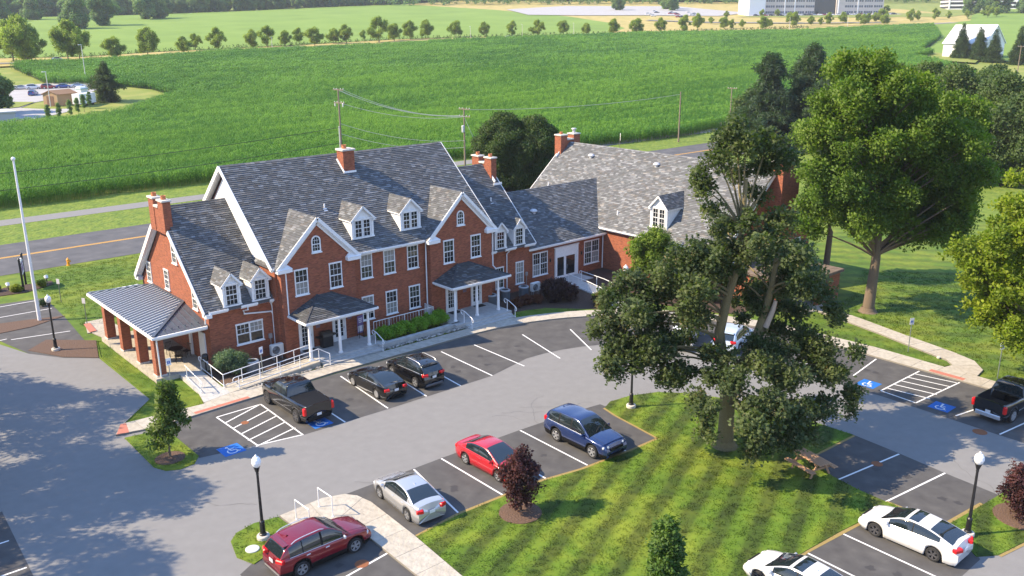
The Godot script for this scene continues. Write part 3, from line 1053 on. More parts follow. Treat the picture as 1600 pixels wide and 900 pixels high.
# sash window; the frame stands 4 cm proud, the panes lie behind it
func window(b: Node, at: Vector3, turn: float, w: float, h: float, cols := 3, rows := 2, called := "window", pairs := 1, lower_bars := true) -> void:
	var key := "%s %.2f %.2f %d %d %d" % [called, w, h, cols, rows, pairs]
	if not win_cache.has(key):
		var fr := MB.new()
		var gl := MB.new()
		var ba := MB.new()
		var sill := MB.new()
		var fw := 0.075
		fr.span(Vector3(-w / 2 - 0.02, h - fw, 0.0), Vector3(w / 2 + 0.02, h + 0.03, 0.075))
		fr.span(Vector3(-w / 2, 0, 0.0), Vector3(w / 2, fw, 0.06))
		for k in pairs + 1:
			var x := -w / 2 + (w - 0.0) * k / pairs
			var hw := fw if k == 0 or k == pairs else fw * 1.5
			var xa := x if k == 0 else (x - fw if k == pairs else x - hw / 2)
			fr.span(Vector3(xa, fw, 0.0), Vector3(xa + hw, h - fw, 0.062))
		sill.span(Vector3(-w / 2 - 0.05, -0.07, 0.0), Vector3(w / 2 + 0.05, 0.0, 0.11))
		var cell := w / pairs
		for k in pairs:
			var x0 := -w / 2 + cell * k + fw
			var x1 := -w / 2 + cell * (k + 1) - fw
			fr.span(Vector3(x0, h * 0.5 - 0.035, 0.0), Vector3(x1, h * 0.5 + 0.035, 0.055))
			for part in 2:
				var y0 := fw if part == 0 else h * 0.5 + 0.035
				var y1 := h * 0.5 - 0.035 if part == 0 else h - fw
				if part == 0 and not lower_bars:
					continue
				for i in range(1, cols):
					var xx := lerpf(x0, x1, float(i) / cols)
					ba.span(Vector3(xx - 0.011, y0, 0.018), Vector3(xx + 0.011, y1, 0.036))
				for j in range(1, rows):
					var yy := lerpf(y0, y1, float(j) / rows)
					ba.span(Vector3(x0, yy - 0.011, 0.0185), Vector3(x1, yy + 0.011, 0.0365))
			gl.span(Vector3(x0, fw, 0.008), Vector3(x1, h - fw, 0.022))
		var half := []
		for k in pairs:
			for part in 2:
				var g := MB.new()
				var x0 := -w / 2 + cell * k + fw
				var x1 := -w / 2 + cell * (k + 1) - fw
				var tilt := 0.006 * (part * 2 - 1)
				var y0 := fw if part == 0 else h * 0.5 + 0.035
				var y1 := h * 0.5 - 0.035 if part == 0 else h - fw
				g.quad(Vector3(x0, y0, 0.012 + tilt), Vector3(x1, y0, 0.012 - tilt * 0.5), Vector3(x1, y1, 0.012), Vector3(x0, y1, 0.012 + tilt * 0.5))
				half.append(g.mesh(M.glass))
		win_cache[key] = [fr.mesh(M.white), half, ba.mesh(M.white) if ba.v.size() else null, sill.mesh(M.white)]
	var c: Array = win_cache[key]
	var o := put(called, c[0], b, at, turn)
	for g in c[1]:
		var m := put("pane", g, o)
		var k := rng.randf()
		m.position.z = 0.007
		m.rotation = Vector3(rng.randf_range(-0.006, 0.006), rng.randf_range(-0.008, 0.008), 0)
		if k > 0.6:
			m.material_override = M.glass_b if k < 0.88 else M.blind
	if c[2]:
		put("glazing_bars", c[2], o)
	put("sill", c[3], o)


# small gabled dormer; the face stands at "at" (bottom centre), front towards local +z
func dormer(b: Node, at: Vector3, turn: float, w: float, face: float, rise: float, back: float, slope: float, pairs: int, sd: int) -> void:
	var d := MB.new()
	# cheeks and face
	d.prism(PackedVector2Array([Vector2(-w / 2, -0.3), Vector2(w / 2, -0.3), Vector2(w / 2, face), Vector2(0, face + rise * 0.93), Vector2(-w / 2, face)]), Vector3(0, 0, -back), Vector3.RIGHT, UP, Vector3(0, 0, back))
	var o := put("dormer", d.mesh(M.white), b, at, turn)
	var ov := 0.14
	var hw := w / 2 + ov
	var ry := face + rise
	var ey := face - rise * ov / (w / 2) * 0.9
	var deck := MB.new()
	deck.prism(PackedVector2Array([Vector2(-hw, ey - 0.05), Vector2(0, ry - 0.05), Vector2(hw, ey - 0.05), Vector2(hw, ey + 0.01), Vector2(0, ry + 0.02), Vector2(-hw, ey + 0.01)]), Vector3(0, 0, -back), Vector3.RIGHT, UP, Vector3(0, 0, back + 0.2))
	put("dormer_roof", deck.mesh(M.deck), o)
	var L := Vector2(hw, ry - ey).length()
	for s in [-1.0, 1.0]:
		var w2 := Vector3(-s * hw, ry - ey, 0) / L
		shingle(o, Vector3(s * hw, ey + 0.02, -back), Vector3(0, 0, 1), w2, PackedVector2Array([Vector2(0, 0), Vector2(back + 0.21, 0), Vector2(back + 0.21, L), Vector2(0, L)]), sd + int(s), 1.0, 0.16)
	var tr := MB.new()
	for s in [-1.0, 1.0]:
		tr.bar(Vector3(s * hw, ey - 0.06, 0.22), Vector3(0, ry - 0.06, 0.22), 0.06, 0.13)
		tr.bar(Vector3(s * (hw - 0.03), ey - 0.09, 0.15), Vector3(0, ry - 0.12, 0.15), 0.10, 0.09)
		tr.box(Vector3(s * (w / 2 - 0.07), face / 2 - 0.02, 0.03), Vector3(0.16, face, 0.06))
		tr.box(Vector3(s * (hw - 0.12), ey - 0.08, 0.13), Vector3(0.26, 0.09, 0.24))
		tr.box(Vector3(s * (hw - 0.02), ey - 0.04, -back * 0.4), Vector3(0.05, 0.10, back * 0.8))
	tr.box(Vector3(0, face - 0.07, 0.045), Vector3(w - 0.1, 0.12, 0.09))
	tr.box(Vector3(0, 0.02, 0.05), Vector3(w + 0.12, 0.09, 0.12))
	put("dormer_trim", tr.mesh(M.white), o)
	var ww := (w - (0.42 if pairs == 1 else 0.62)) / pairs
	var wh := face - 0.28
	for k in pairs:
		var cx := (k - (pairs - 1) * 0.5) * (ww + 0.09)
		var f := MB.new()
		var g := MB.new()
		for q in 2:
			var y0 := 0.12 + q * (wh * 0.5 + 0.02)
			var y1 := y0 + wh * 0.5 - 0.02
			g.quad(Vector3(cx - ww / 2 + 0.05, y0, 0.03), Vector3(cx + ww / 2 - 0.05, y0, 0.03), Vector3(cx + ww / 2 - 0.05, y1, 0.026), Vector3(cx - ww / 2 + 0.05, y1, 0.026))
			var nc := 2 if pairs > 1 else 3
			for i in range(1, nc):
				var xx := lerpf(cx - ww / 2 + 0.05, cx + ww / 2 - 0.05, float(i) / nc)
				f.span(Vector3(xx - 0.012, y0, 0.032), Vector3(xx + 0.012, y1, 0.045))
			f.span(Vector3(cx - ww / 2 + 0.05, (y0 + y1) / 2 - 0.012, 0.0325), Vector3(cx + ww / 2 - 0.05, (y0 + y1) / 2 + 0.012, 0.0455))
		f.span(Vector3(cx - ww / 2, 0.1, 0.02), Vector3(cx - ww / 2 + 0.055, wh + 0.14, 0.07))
		f.span(Vector3(cx + ww / 2 - 0.055, 0.1, 0.02), Vector3(cx + ww / 2, wh + 0.14, 0.07))
		f.span(Vector3(cx - ww / 2 + 0.05, wh * 0.5 + 0.09, 0.02), Vector3(cx + ww / 2 - 0.05, wh * 0.5 + 0.15, 0.065))
		f.span(Vector3(cx - ww / 2 + 0.05, wh + 0.09, 0.02), Vector3(cx + ww / 2 - 0.05, wh + 0.16, 0.07))
		put("window_frame", f.mesh(M.white), o)
		put("pane", g.mesh(M.glass), o)


# gable-end chimney: two stacks joined by a lower web with a stone coping
func twin_chimney(b: Node, c: Vector3, along: Vector3, top: float, gap: float, s: Vector2, cowl := false) -> void:
	var mb := MB.new()
	var across := along.cross(UP)
	var B := Basis(along, UP, across)
	for k in [-1.0, 1.0]:
		mb.box(Vector3(c.x, (top + c.y) / 2, c.z) + along * k * gap, Vector3(s.x, top - c.y, s.y), B)
	mb.box(Vector3(c.x, (top - 0.5 + c.y) / 2, c.z), Vector3(gap * 2, top - 0.5 - c.y, s.y * 0.86), B)
	var o := put("chimney", mb.mesh(M.brick), b)
	for k in [-1.0, 1.0]:
		var t: Vector3 = Vector3(c.x, top, c.z) + along * k * gap
		mb = MB.new()
		mb.cbox(t + UP * 0.06, Vector3(s.x + 0.16, 0.12, s.y + 0.16), 0.03, B)
		put("chimney_cap", mb.mesh(M.stone), o)
		mb = MB.new()
		mb.lathe(t + UP * 0.12, [[0.19, 0.0], [0.17, 0.22], [0.19, 0.26], [0.13, 0.26], [0.12, 0.05], [0.0, 0.05]], 12)
		put("flue_pot", mb.mesh(M.pot if k < 0 or not cowl else M.lead), o)
		if cowl and k > 0:
			mb = MB.new()
			mb.lathe(t + UP * 0.42, [[0.15, -0.05], [0.15, 0.1], [0.30, 0.1], [0.26, 0.2], [0.0, 0.24]], 14)
			put("flue_cowl", mb.mesh(M.lead), o)
	mb = MB.new()
	mb.cbox(Vector3(c.x, top - 0.45, c.z), Vector3(gap * 2 - s.x - 0.02, 0.14, s.y + 0.1), 0.03, B)
	put("coping", mb.mesh(M.stone), o)


func downspout(b: Node, pts: Array) -> void:
	var mb := MB.new()
	mb.tube(pts, 0.055, 0.055, 8)
	for k in range(1, pts.size() - 1):
		mb.lathe(pts[k] - UP * 0.055, [[0.0, 0.0], [0.05, 0.01], [0.062, 0.055], [0.05, 0.10], [0.0, 0.11]], 8)
	put("downspout", mb.mesh(M.white_metal), b)


# deep eaves of the left gable, broken by the chimney
func overhang(b: Node) -> void:
	for d in [-1.0, 1.0]:
		var lo := Vector3(22.08, 4.35, -63.2 + d * 6.6)
		var hi := Vector3(22.08, 4.35 + 6.3 * 5.1 / 6.6, -63.2 + d * 1.5)
		var mb := MB.new()
		mb.bar(lo - UP * 0.10, hi - UP * 0.10, 0.28, 0.12)
		var o := put("rake_overhang", mb.mesh(M.deck), b)
		var w := (hi - lo).normalized()
		shingle(o, Vector3(21.94, lo.y + 0.005, lo.z), Vector3.RIGHT, w, PackedVector2Array([Vector2(0, 0), Vector2(0.3, 0), Vector2(0.3, lo.distance_to(hi)), Vector2(0, lo.distance_to(hi))]), 331)
		mb = MB.new()
		mb.bar(lo + Vector3(-0.16, -0.13, 0), hi + Vector3(-0.16, -0.13, 0), 0.06, 0.32)
		mb.bar(lo + Vector3(0.02, -0.2, 0), hi + Vector3(0.02, -0.2, 0), 0.3, 0.06)
		mb.bar(lo + Vector3(0.2, -0.30, 0), hi + Vector3(0.2, -0.30, 0), 0.09, 0.2)
		put("rake_board", mb.mesh(M.white), o)
		mb = MB.new()
		mb.box(lo + Vector3(0.1, -0.25, -d * 0.15), Vector3(0.42, 0.26, 0.7))
		put("eave_return", mb.mesh(M.white), o)


# front gable projecting from the main block
func front_gable(b: Node, x0: float, x1: float, sd: int) -> void:
	var cx := (x0 + x1) / 2
	var hw := (x1 - x0) / 2
	var zf := -55.5
	var slope := 3.0 / 2.95
	var ey := 6.72
	var ov := 0.36
	var ry := ey + slope * (hw + ov) - 0.12
	var mb := MB.new()
	mb.prism(PackedVector2Array([Vector2(-hw, -0.1), Vector2(hw, -0.1), Vector2(hw, 6.6), Vector2(0, 6.6 + hw * slope), Vector2(-hw, 6.6)]), Vector3(cx, 0, -59.5), Vector3.RIGHT, UP, Vector3(0, 0, 59.5 + zf))
	put("wall", mb.mesh(M.brick), b)
	mb = MB.new()
	var e := hw + ov
	mb.prism(PackedVector2Array([Vector2(-e, ey - 0.14), Vector2(0, ry - 0.16), Vector2(e, ey - 0.14), Vector2(e, ey), Vector2(0, ry), Vector2(-e, ey)]), Vector3(cx, 0, -60.4), Vector3.RIGHT, UP, Vector3(0, 0, 60.4 - 55.25))
	var roof := put("roof", mb.mesh(M.deck), b)
	var L := Vector2(e, ry - ey).length()
	for s in [-1.0, 1.0]:
		shingle(roof, Vector3(cx + s * e, ey + 0.004, -60.4), Vector3(0, 0, 1), Vector3(-s * e, ry - ey, 0) / L, PackedVector2Array([Vector2(0, 0), Vector2(5.16, 0), Vector2(5.16, L), Vector2(0, L)]), sd + int(s))
	mb = MB.new()
	for s in [-1.0, 1.0]:
		mb.bar(Vector3(cx + s * e, ey - 0.10, -55.22), Vector3(cx, ry - 0.09, -55.22), 0.07, 0.24)
		mb.bar(Vector3(cx + s * (e - 0.05), ey - 0.20, -55.35), Vector3(cx, ry - 0.24, -55.35), 0.12, 0.18)
		mb.bar(Vector3(cx + s * (e - 0.22), ey - 0.24, -55.5), Vector3(cx, ry - 0.44, -55.5), 0.18, 0.2)
	put("rake_board", mb.mesh(M.white), roof)
	for s in [-1.0, 1.0]:                                # eave returns with a little sloping lid
		mb = MB.new()
		mb.box(Vector3(cx + s * (hw - 0.20), ey - 0.15, -55.36), Vector3(1.12, 0.24, 0.46))
		mb.box(Vector3(cx + s * (hw - 0.17), ey - 0.30, -55.42), Vector3(0.9, 0.08, 0.30))
		var a := Vector3(cx + s * (hw + 0.38), ey - 0.02, -55.1)
		var c := Vector3(cx + s * (hw - 0.78), ey - 0.02, -55.1)
		var d := Vector3(cx + s * (hw - 0.55), ey + 0.2, -55.48)
		var f := Vector3(cx + s * (hw + 0.2), ey + 0.2, -55.48)
		if s > 0:
			mb.quad(c, a, f, d)
		else:
			mb.quad(a, c, d, f)
		mb.tri(c, d, Vector3(c.x, c.y, -55.48))
		put("eave_return", mb.mesh(M.white_metal), roof)
	# arched attic window
	arch_window(b, Vector3(cx - 0.1, 7.45, zf))


func arch_window(b: Node, at: Vector3) -> void:
	var w := 0.36
	var h := 0.85
	var outer := PackedVector2Array([Vector2(-w, 0), Vector2(w, 0), Vector2(w, h)])
	var inner := PackedVector2Array()
	for i in range(1, 12):
		var a := PI * i / 12.0
		outer.append(Vector2(cos(a) * w, h + sin(a) * w))
	outer.append(Vector2(-w, h))
	for p in outer:
		inner.append(Vector2(p.x * 0.78, 0.09 + p.y * 0.85 if p.y > 0 else 0.11))
	var mb := MB.new()
	for i in outer.size():
		var j := (i + 1) % outer.size()
		var a := Vector3(outer[i].x, outer[i].y, 0.08)
		var c := Vector3(outer[j].x, outer[j].y, 0.08)
		var d := Vector3(inner[j].x, inner[j].y, 0.07)
		var e := Vector3(inner[i].x, inner[i].y, 0.07)
		mb.quad(a, c, d, e)
		mb.quad(Vector3(a.x, a.y, 0), Vector3(c.x, c.y, 0), c, a)
		mb.quad(e, d, Vector3(d.x, d.y, 0.01), Vector3(e.x, e.y, 0.01))
	mb.box(Vector3(0, -0.02, 0.07), Vector3(0.82, 0.09, 0.15))
	mb.box(Vector3(0, 0.58, 0.03), Vector3(0.58, 0.06, 0.06))
	var o := put("arched_window", mb.mesh(M.white), b, at)
	mb = MB.new()
	for x in [-0.1, 0.1]:
		mb.box(Vector3(x, 0.6, 0.025), Vector3(0.02, 0.95, 0.02))
	mb.box(Vector3(0, 0.34, 0.026), Vector3(0.56, 0.02, 0.02))
	mb.box(Vector3(0, 0.86, 0.026), Vector3(0.56, 0.02, 0.02))
	put("glazing_bars", mb.mesh(M.white), o)
	mb = MB.new()
	mb.prism(inner, Vector3(0, 0, 0.0), Vector3.RIGHT, UP, Vector3(0, 0, 0.014))
	put("pane", mb.mesh(M.glass), o)


func door(b: Node, at: Vector3, turn: float, w: float, h: float) -> void:
	var mb := MB.new()
	mb.span(Vector3(-w / 2 - 0.1, 0, 0), Vector3(-w / 2, h + 0.1, 0.09))
	mb.span(Vector3(w / 2, 0, 0), Vector3(w / 2 + 0.1, h + 0.1, 0.09))
	mb.span(Vector3(-w / 2, h, 0), Vector3(w / 2, h + 0.1, 0.088))
	mb.span(Vector3(-w / 2, 0, 0), Vector3(w / 2, 0.32, 0.05))
	mb.span(Vector3(-w / 2, 0.32, 0), Vector3(-w / 2 + 0.14, h, 0.05))
	mb.span(Vector3(w / 2 - 0.14, 0.32, 0), Vector3(w / 2, h, 0.05))
	mb.span(Vector3(-w / 2 + 0.14, h - 0.13, 0), Vector3(w / 2 - 0.14, h, 0.049))
	var o := put("door", mb.mesh(M.white), b, at, turn)
	mb = MB.new()
	mb.span(Vector3(-w / 2 + 0.14, 0.32, 0.0), Vector3(w / 2 - 0.14, h - 0.13, 0.02))
	put("pane", mb.mesh(M.glass), o)
	mb = MB.new()
	for i in range(1, 3):
		var x := lerpf(-w / 2 + 0.14, w / 2 - 0.14, i / 3.0)
		mb.span(Vector3(x - 0.012, 0.32, 0.021), Vector3(x + 0.012, h - 0.13, 0.04))
	for j in range(1, 5):
		var y := lerpf(0.32, h - 0.13, j / 5.0)
		mb.span(Vector3(-w / 2 + 0.14, y - 0.012, 0.0215), Vector3(w / 2 - 0.14, y + 0.012, 0.0405))
	put("glazing_bars", mb.mesh(M.white), o)
	mb = MB.new()
	mb.box(Vector3(w / 2 - 0.07, 1.0, 0.08), Vector3(0.05, 0.16, 0.05))
	put("handle", mb.mesh(M.lead), o)


# hipped porch roof against the facade, on white columns
func porch(b: Node, x0: float, x1: float, cols: Array, sd: int, floor_y: float) -> void:
	var zf := -53.0
	var zb := -55.48
	var e := 3.25
	var ry := 4.3
	var cx := (x0 + x1) / 2
	var a := Vector3(x0, e, zf)
	var c := Vector3(x1, e, zf)
	var d := Vector3(x1, e, zb)
	var f := Vector3(x0, e, zb)
	var r0 := Vector3(cx - 0.55, ry, zb)
	var r1 := Vector3(cx + 0.55, ry, zb)
	var mb := MB.new()
	mb.quad(a, c, r1, r0)
	mb.tri(c, d, r1)
	mb.tri(f, a, r0)
	mb.quad(f, d, c, a)
	mb.quad(r0, r1, d, f)
	var o := put("porch_roof", mb.mesh(M.deck), b)
	var faces := [[a, c, r1, r0], [c, d, r1], [f, a, r0]]
	for k in 3:
		var F: Array = faces[k]
		var u: Vector3 = (F[1] - F[0]).normalized()
		var nrm: Vector3 = (F[1] - F[0]).cross(F[2] - F[0]).normalized()
		var w := nrm.cross(u)
		var pl := PackedVector2Array()
		for p in F:
			pl.append(Vector2((p - F[0]).dot(u), (p - F[0]).dot(w)))
		shingle(o, F[0] + nrm * 0.004, u, w, pl, sd + k, 0.62)
	mb = MB.new()
	mb.bar(a + Vector3(-0.06, -0.07, 0.05), c + Vector3(0.06, -0.07, 0.05), 0.1, 0.15)
	mb.bar(a + Vector3(-0.05, -0.07, 0), f + Vector3(-0.05, -0.07, 0), 0.1, 0.148)
	mb.bar(c + Vector3(0.05, -0.07, 0), d + Vector3(0.05, -0.07, 0), 0.1, 0.148)
	mb.bar(a + Vector3(0.2, -0.2, -0.2), c + Vector3(-0.2, -0.2, -0.2), 0.14, 0.2)
	mb.bar(a + Vector3(0.2, -0.2, -0.27), f + Vector3(0.2, -0.2, 0), 0.14, 0.199)
	mb.bar(c + Vector3(-0.2, -0.2, -0.27), d + Vector3(-0.2, -0.2, 0), 0.14, 0.199)
	put("fascia", mb.mesh(M.white), o)
	mb = MB.new()
	for p in [[a, r0], [c, r1]]:
		mb.bar(p[0] + UP * 0.05, p[1] + UP * 0.05, 0.12, 0.02)
	put("hip_cap", mb.mesh(mat(0.05, 0.05, 0.055, 0.9)), o)
	for x in cols:
		mb = MB.new()
		mb.lathe(Vector3(x, floor_y, zf - 0.22), [[0.17, 0.0], [0.17, 0.09], [0.12, 0.13], [0.115, 0.9], [0.095, 2.5], [0.13, 2.56], [0.15, 2.6], [0.15, 3.25 - floor_y - 0.28]], 14)
		put("porch_column", mb.mesh(M.white), b)


func _building() -> Node3D:
	var b := thing("brick_office_building", "long red brick building with grey shingle roofs, white dormers and columned porches", "building")
	# main block
	gabled_walls(b, 0, 27.0, 46.4, -56.1, -62.9, 6.45, 12.55)
	pitched(b, 0, 26.62, 46.75, -55.7, -62.9, 6.75, 13.1, 300, true, true, 1.0, [26.95, 33.3, 39.82, 46.4])
	front_gable(b, 27.15, 33.12, 310)
	front_gable(b, 40.0, 46.3, 320)
	# white siding in the left gable above the low wing
	var mb := MB.new()
	mb.prism(PackedVector2Array([Vector2(-56.6, 6.5), Vector2(-62.9, 12.45), Vector2(-69.2, 6.5)]), Vector3(26.97, 0, 0), Vector3(0, 0, 1), UP, Vector3(0.04, 0, 0))
	put("gable_siding", mb.mesh(M.white), b)
	mb = MB.new()
	mb.prism(PackedVector2Array([Vector2(-56.6, 6.5), Vector2(-62.9, 12.45), Vector2(-69.2, 6.5)]), Vector3(46.4, 0, 0), Vector3(0, 0, 1), UP, Vector3(0.04, 0, 0))
	put("gable_siding", mb.mesh(M.white), b)
	# wings
	gabled_walls(b, 0, 22.35, 27.2, -57.0, -63.2, 4.05, 10.15)
	pitched(b, 0, 22.22, 27.1, -56.6, -63.2, 4.35, 10.65, 330, false, false, 0.95, [23.62, 24.55, 25.78, 26.7])
	gabled_walls(b, 0, 46.2, 51.95, -57.0, -63.2, 4.0, 10.15)
	pitched(b, 0, 46.3, 52.3, -56.6, -63.2, 4.3, 10.65, 340, false, true, 0.95, [47.75, 48.75, 50.0, 51.0])
	gabled_walls(b, 0, 51.8, 62.5, -57.5, -62.1, 3.4, 7.5)
	pitched(b, 0, 51.9, 66.3, -57.1, -62.1, 3.62, 7.85, 350, false, false)
	# big right wing, ridge running towards the car park
	gabled_walls(b, 1, -69.3, -43.7, 62.0, 69.0, 3.9, 10.1)
	pitched(b, 1, -69.7, -43.25, 61.6, 69.0, 4.15, 10.6, 360, true, true, 1.2)

	# windows: upper floor
	for q in [[28.7, -55.5], [31.47, -55.5], [34.45, -56.1], [36.52, -56.1], [38.7, -56.1], [41.8, -55.5], [44.58, -55.5]]:
		window(b, Vector3(q[0], 4.55, q[1]), 0.0, 1.04, 1.88)
	for q in [34.42, 36.57, 38.75]:
		window(b, Vector3(q, 1.27, -56.1), 0.0, 1.04, 1.86)
	window(b, Vector3(25.2, 1.42, -57.0), 0.0, 2.02, 1.5, 3, 2, "window", 2, false)
	window(b, Vector3(48.4, 0.75, -57.0), 0.0, 0.95, 1.9)
	window(b, Vector3(50.75, 0.75, -57.0), 0.0, 0.95, 2.0)
	window(b, Vector3(53.7, 0.85, -57.5), 0.0, 1.85, 2.15, 3, 2, "window", 2)
	window(b, Vector3(60.45, 0.8, -57.5), 0.0, 2.0, 2.25, 3, 2, "window", 2)
	for q in [[-64.0, 3.0 + 2.95], [-60.6, 2.2]]:
		pass
	for q in [[-67.6, 4.15, 0.9, 1.6], [-64.0, 4.35, 0.85, 1.5], [-59.0, 4.0, 0.85, 1.5], [-62.0, 6.7, 0.85, 1.6], [-66.2, 0.9, 1.0, 1.7]]:
		window(b, Vector3(22.35, q[1], q[0]), -PI / 2, q[2], q[3])
	for q in [-49.6, -44.6]:
		window(b, Vector3(62.0, 1.0, q), -PI / 2, 1.05, 2.0)
	for q in [64.2, 67.0]:
		window(b, Vector3(q, 2.9, -43.7), 0.0, 1.0, 1.5)
	# white panel door in the near gable
	mb = MB.new()
	mb.span(Vector3(73.4, 1.9, -43.7), Vector3(74.4, 3.6, -43.64))
	put("panel_door", mb.mesh(M.white), b)

	# dormers
	var k := 0
	for x in [34.62, 38.97]:
		dormer(b, Vector3(x, 7.58, -56.62), 0.0, 1.9, 1.52, 0.92, 3.4, 0.88, 2, 400 + k)
		k += 10
	for x in [24.0, 26.12]:
		dormer(b, Vector3(x, 4.45, -56.72), 0.0, 1.28, 1.62, 0.72, 2.9, 0.97, 1, 430 + k)
		k += 10
	for x in [48.3, 50.45]:
		dormer(b, Vector3(x, 4.4, -56.72), 0.0, 1.28, 1.62, 0.72, 2.9, 0.97, 1, 460 + k)
		k += 10
	dormer(b, Vector3(62.5, 4.98, -51.05), -PI / 2, 1.95, 1.95, 1.05, 4.2, 0.87, 2, 500)

	# chimneys
	mb = MB.new()
	mb.span(Vector3(36.12, 10.5, -62.3), Vector3(37.13, 13.45, -61.35))
	var c := put("chimney", mb.mesh(M.brick), b)
	mb = MB.new()
	mb.cbox(Vector3(36.625, 13.52, -61.825), Vector3(1.2, 0.14, 1.14), 0.03)
	put("chimney_cap", mb.mesh(M.stone), c)
	mb = MB.new()
	mb.lathe(Vector3(36.5, 13.58, -61.8), [[0.2, 0.0], [0.17, 0.25], [0.2, 0.3], [0.13, 0.3], [0.12, 0.1], [0.0, 0.1]], 12)
	put("flue_pot", mb.mesh(M.pot), c)
	mb = MB.new()
	mb.bar(Vector3(36.06, 11.72, -61.29), Vector3(37.2, 11.72, -61.29), 0.06, 0.32)
	mb.bar(Vector3(36.09, 11.75, -61.3), Vector3(36.09, 12.7, -62.35), 0.05, 0.3)
	put("flashing", mb.mesh(M.white_metal), c)
	overhang(b)
	twin_chimney(b, Vector3(22.14, 8.9, -63.2), Vector3(0, 0, 1), 11.2, 0.9, Vector2(0.95, 0.56))
	twin_chimney(b, Vector3(51.95, 5.0, -63.2), Vector3(0, 0, 1), 11.25, 0.9, Vector2(0.95, 0.62))
	twin_chimney(b, Vector3(69.0, 5.0, -69.55), Vector3(1, 0, 0), 11.35, 0.98, Vector2(0.95, 0.95), true)
	mb = MB.new()
	mb.span(Vector3(68.7, 0, -44.0), Vector3(71.4, 10.9, -42.5))
	mb.span(Vector3(68.95, 10.9, -43.8), Vector3(71.15, 11.15, -42.7))
	c = put("chimney", mb.mesh(M.brick), b)
	mb = MB.new()
	mb.cbox(Vector3(70.05, 11.22, -43.25), Vector3(2.4, 0.14, 1.3), 0.03)
	put("chimney_cap", mb.mesh(M.stone), c)
	# white flashing strips where the twin chimneys meet the roofs
	for q in [[Vector3(51.75, 9.95, -62.42), Vector3(51.75, 9.1, -61.45)]]:
		mb = MB.new()
		mb.bar(q[0] + UP * 0.1, q[1] + UP * 0.1, 0.06, 0.28)
		mb.box(q[1] + Vector3(0.2, -0.08, 0.17), Vector3(0.95, 0.2, 0.05))
		put("flashing", mb.mesh(M.white_metal), b)
	mb = MB.new()
	mb.box(Vector3(22.2, 8.95, -61.78), Vector3(0.6, 0.22, 0.06))
	mb.box(Vector3(22.45, 9.1, -62.2), Vector3(0.05, 0.24, 0.9), Basis(Vector3.RIGHT, 0.77))
	put("flashing", mb.mesh(M.white_metal), b)
	mb = MB.new()
	mb.bar(Vector3(67.1, 9.1, -69.33), Vector3(68.9, 10.65, -69.33), 0.06, 0.28)
	mb.bar(Vector3(70.9, 9.1, -69.33), Vector3(69.1, 10.65, -69.33), 0.06, 0.28)
	put("flashing", mb.mesh(M.white_metal), b)

	# vents and pipes on the roofs
	for q in [Vector3(67.73, 9.49, -64.69), Vector3(67.78, 9.53, -55.93), Vector3(55.2, 6.05, -60.0)]:
		mb = MB.new()
		mb.lathe(q + UP * 0.02, [[0.2, -0.1], [0.2, 0.1], [0.36, 0.14], [0.36, 0.2], [0.24, 0.34], [0.0, 0.38]], 16)
		put("roof_vent", mb.mesh(mat(0.55, 0.55, 0.56, 0.5, 0.2)), b)
	for q in [Vector3(32.88, 9.62, -59.0), Vector3(62.97, 5.3, -56.52), Vector3(64.34, 6.5, -67.62), Vector3(28.6, 7.5, -56.6), Vector3(50.2, 7.7, -60.2)]:
		mb = MB.new()
		mb.tube([q - UP * 0.1, q + UP * 0.42], 0.06, 0.06, 8)
		mb.box(q + Vector3(0, 0.0, 0.1), Vector3(0.3, 0.03, 0.3), Basis(Vector3.RIGHT, 0.72))
		put("vent_pipe", mb.mesh(M.white_metal), b)

	# downspouts
	downspout(b, [Vector3(27.0, 6.62, -55.3), Vector3(27.5, 6.5, -55.42), Vector3(27.55, 6.2, -55.52), Vector3(27.55, 3.4, -55.52), Vector3(27.5, 3.15, -55.3)])
	downspout(b, [Vector3(39.7, 6.65, -55.52), Vector3(39.86, 6.4, -55.9), Vector3(39.86, 0.4, -55.9)])
	downspout(b, [Vector3(46.75, 6.62, -55.3), Vector3(46.42, 6.3, -55.5), Vector3(46.42, 3.5, -55.5), Vector3(46.6, 3.2, -55.3)])
	downspout(b, [Vector3(25.0, 4.28, -56.5), Vector3(25.0, 4.0, -56.5), Vector3(24.85, 3.85, -56.9), Vector3(24.9, 3.6, -56.93), Vector3(26.9, 3.35, -56.93), Vector3(27.0, 3.2, -56.93)])
	downspout(b, [Vector3(27.0, 4.28, -56.5), Vector3(26.95, 3.95, -56.9), Vector3(27.02, 3.7, -56.92), Vector3(27.02, 0.2, -56.92)])
	downspout(b, [Vector3(22.3, 4.25, -56.5), Vector3(22.3, 4.05, -56.55), Vector3(22.1, 3.85, -56.9), Vector3(22.1, 3.45, -57.0)])
	downspout(b, [Vector3(49.3, 4.22, -56.5), Vector3(49.25, 3.95, -56.7), Vector3(49.2, 3.75, -56.92), Vector3(49.2, 0.2, -56.92)])
	downspout(b, [Vector3(61.85, 4.05, -57.2), Vector3(61.88, 3.8, -57.35), Vector3(61.9, 0.1, -57.38)])
	downspout(b, [Vector3(61.7, 4.05, -46.2), Vector3(61.9, 3.8, -46.2), Vector3(61.92, 0.1, -46.2)])

	# porches and doors
	porch(b, 27.5, 33.3, [27.85, 30.2, 32.6], 600, 0.42)
	porch(b, 40.2, 46.15, [40.6, 42.8, 45.05], 620, 0.42)
	for x in [28.75, 31.47, 41.95, 44.55]:
		door(b, Vector3(x, 0.42, -55.5), 0.0, 0.92, 2.05)
	# connector entrance: white surround with two glass doors
	mb = MB.new()
	mb.span(Vector3(55.55, 0.08, -57.5), Vector3(55.72, 3.05, -57.36))
	mb.span(Vector3(58.3, 0.08, -57.5), Vector3(58.55, 3.05, -57.36))
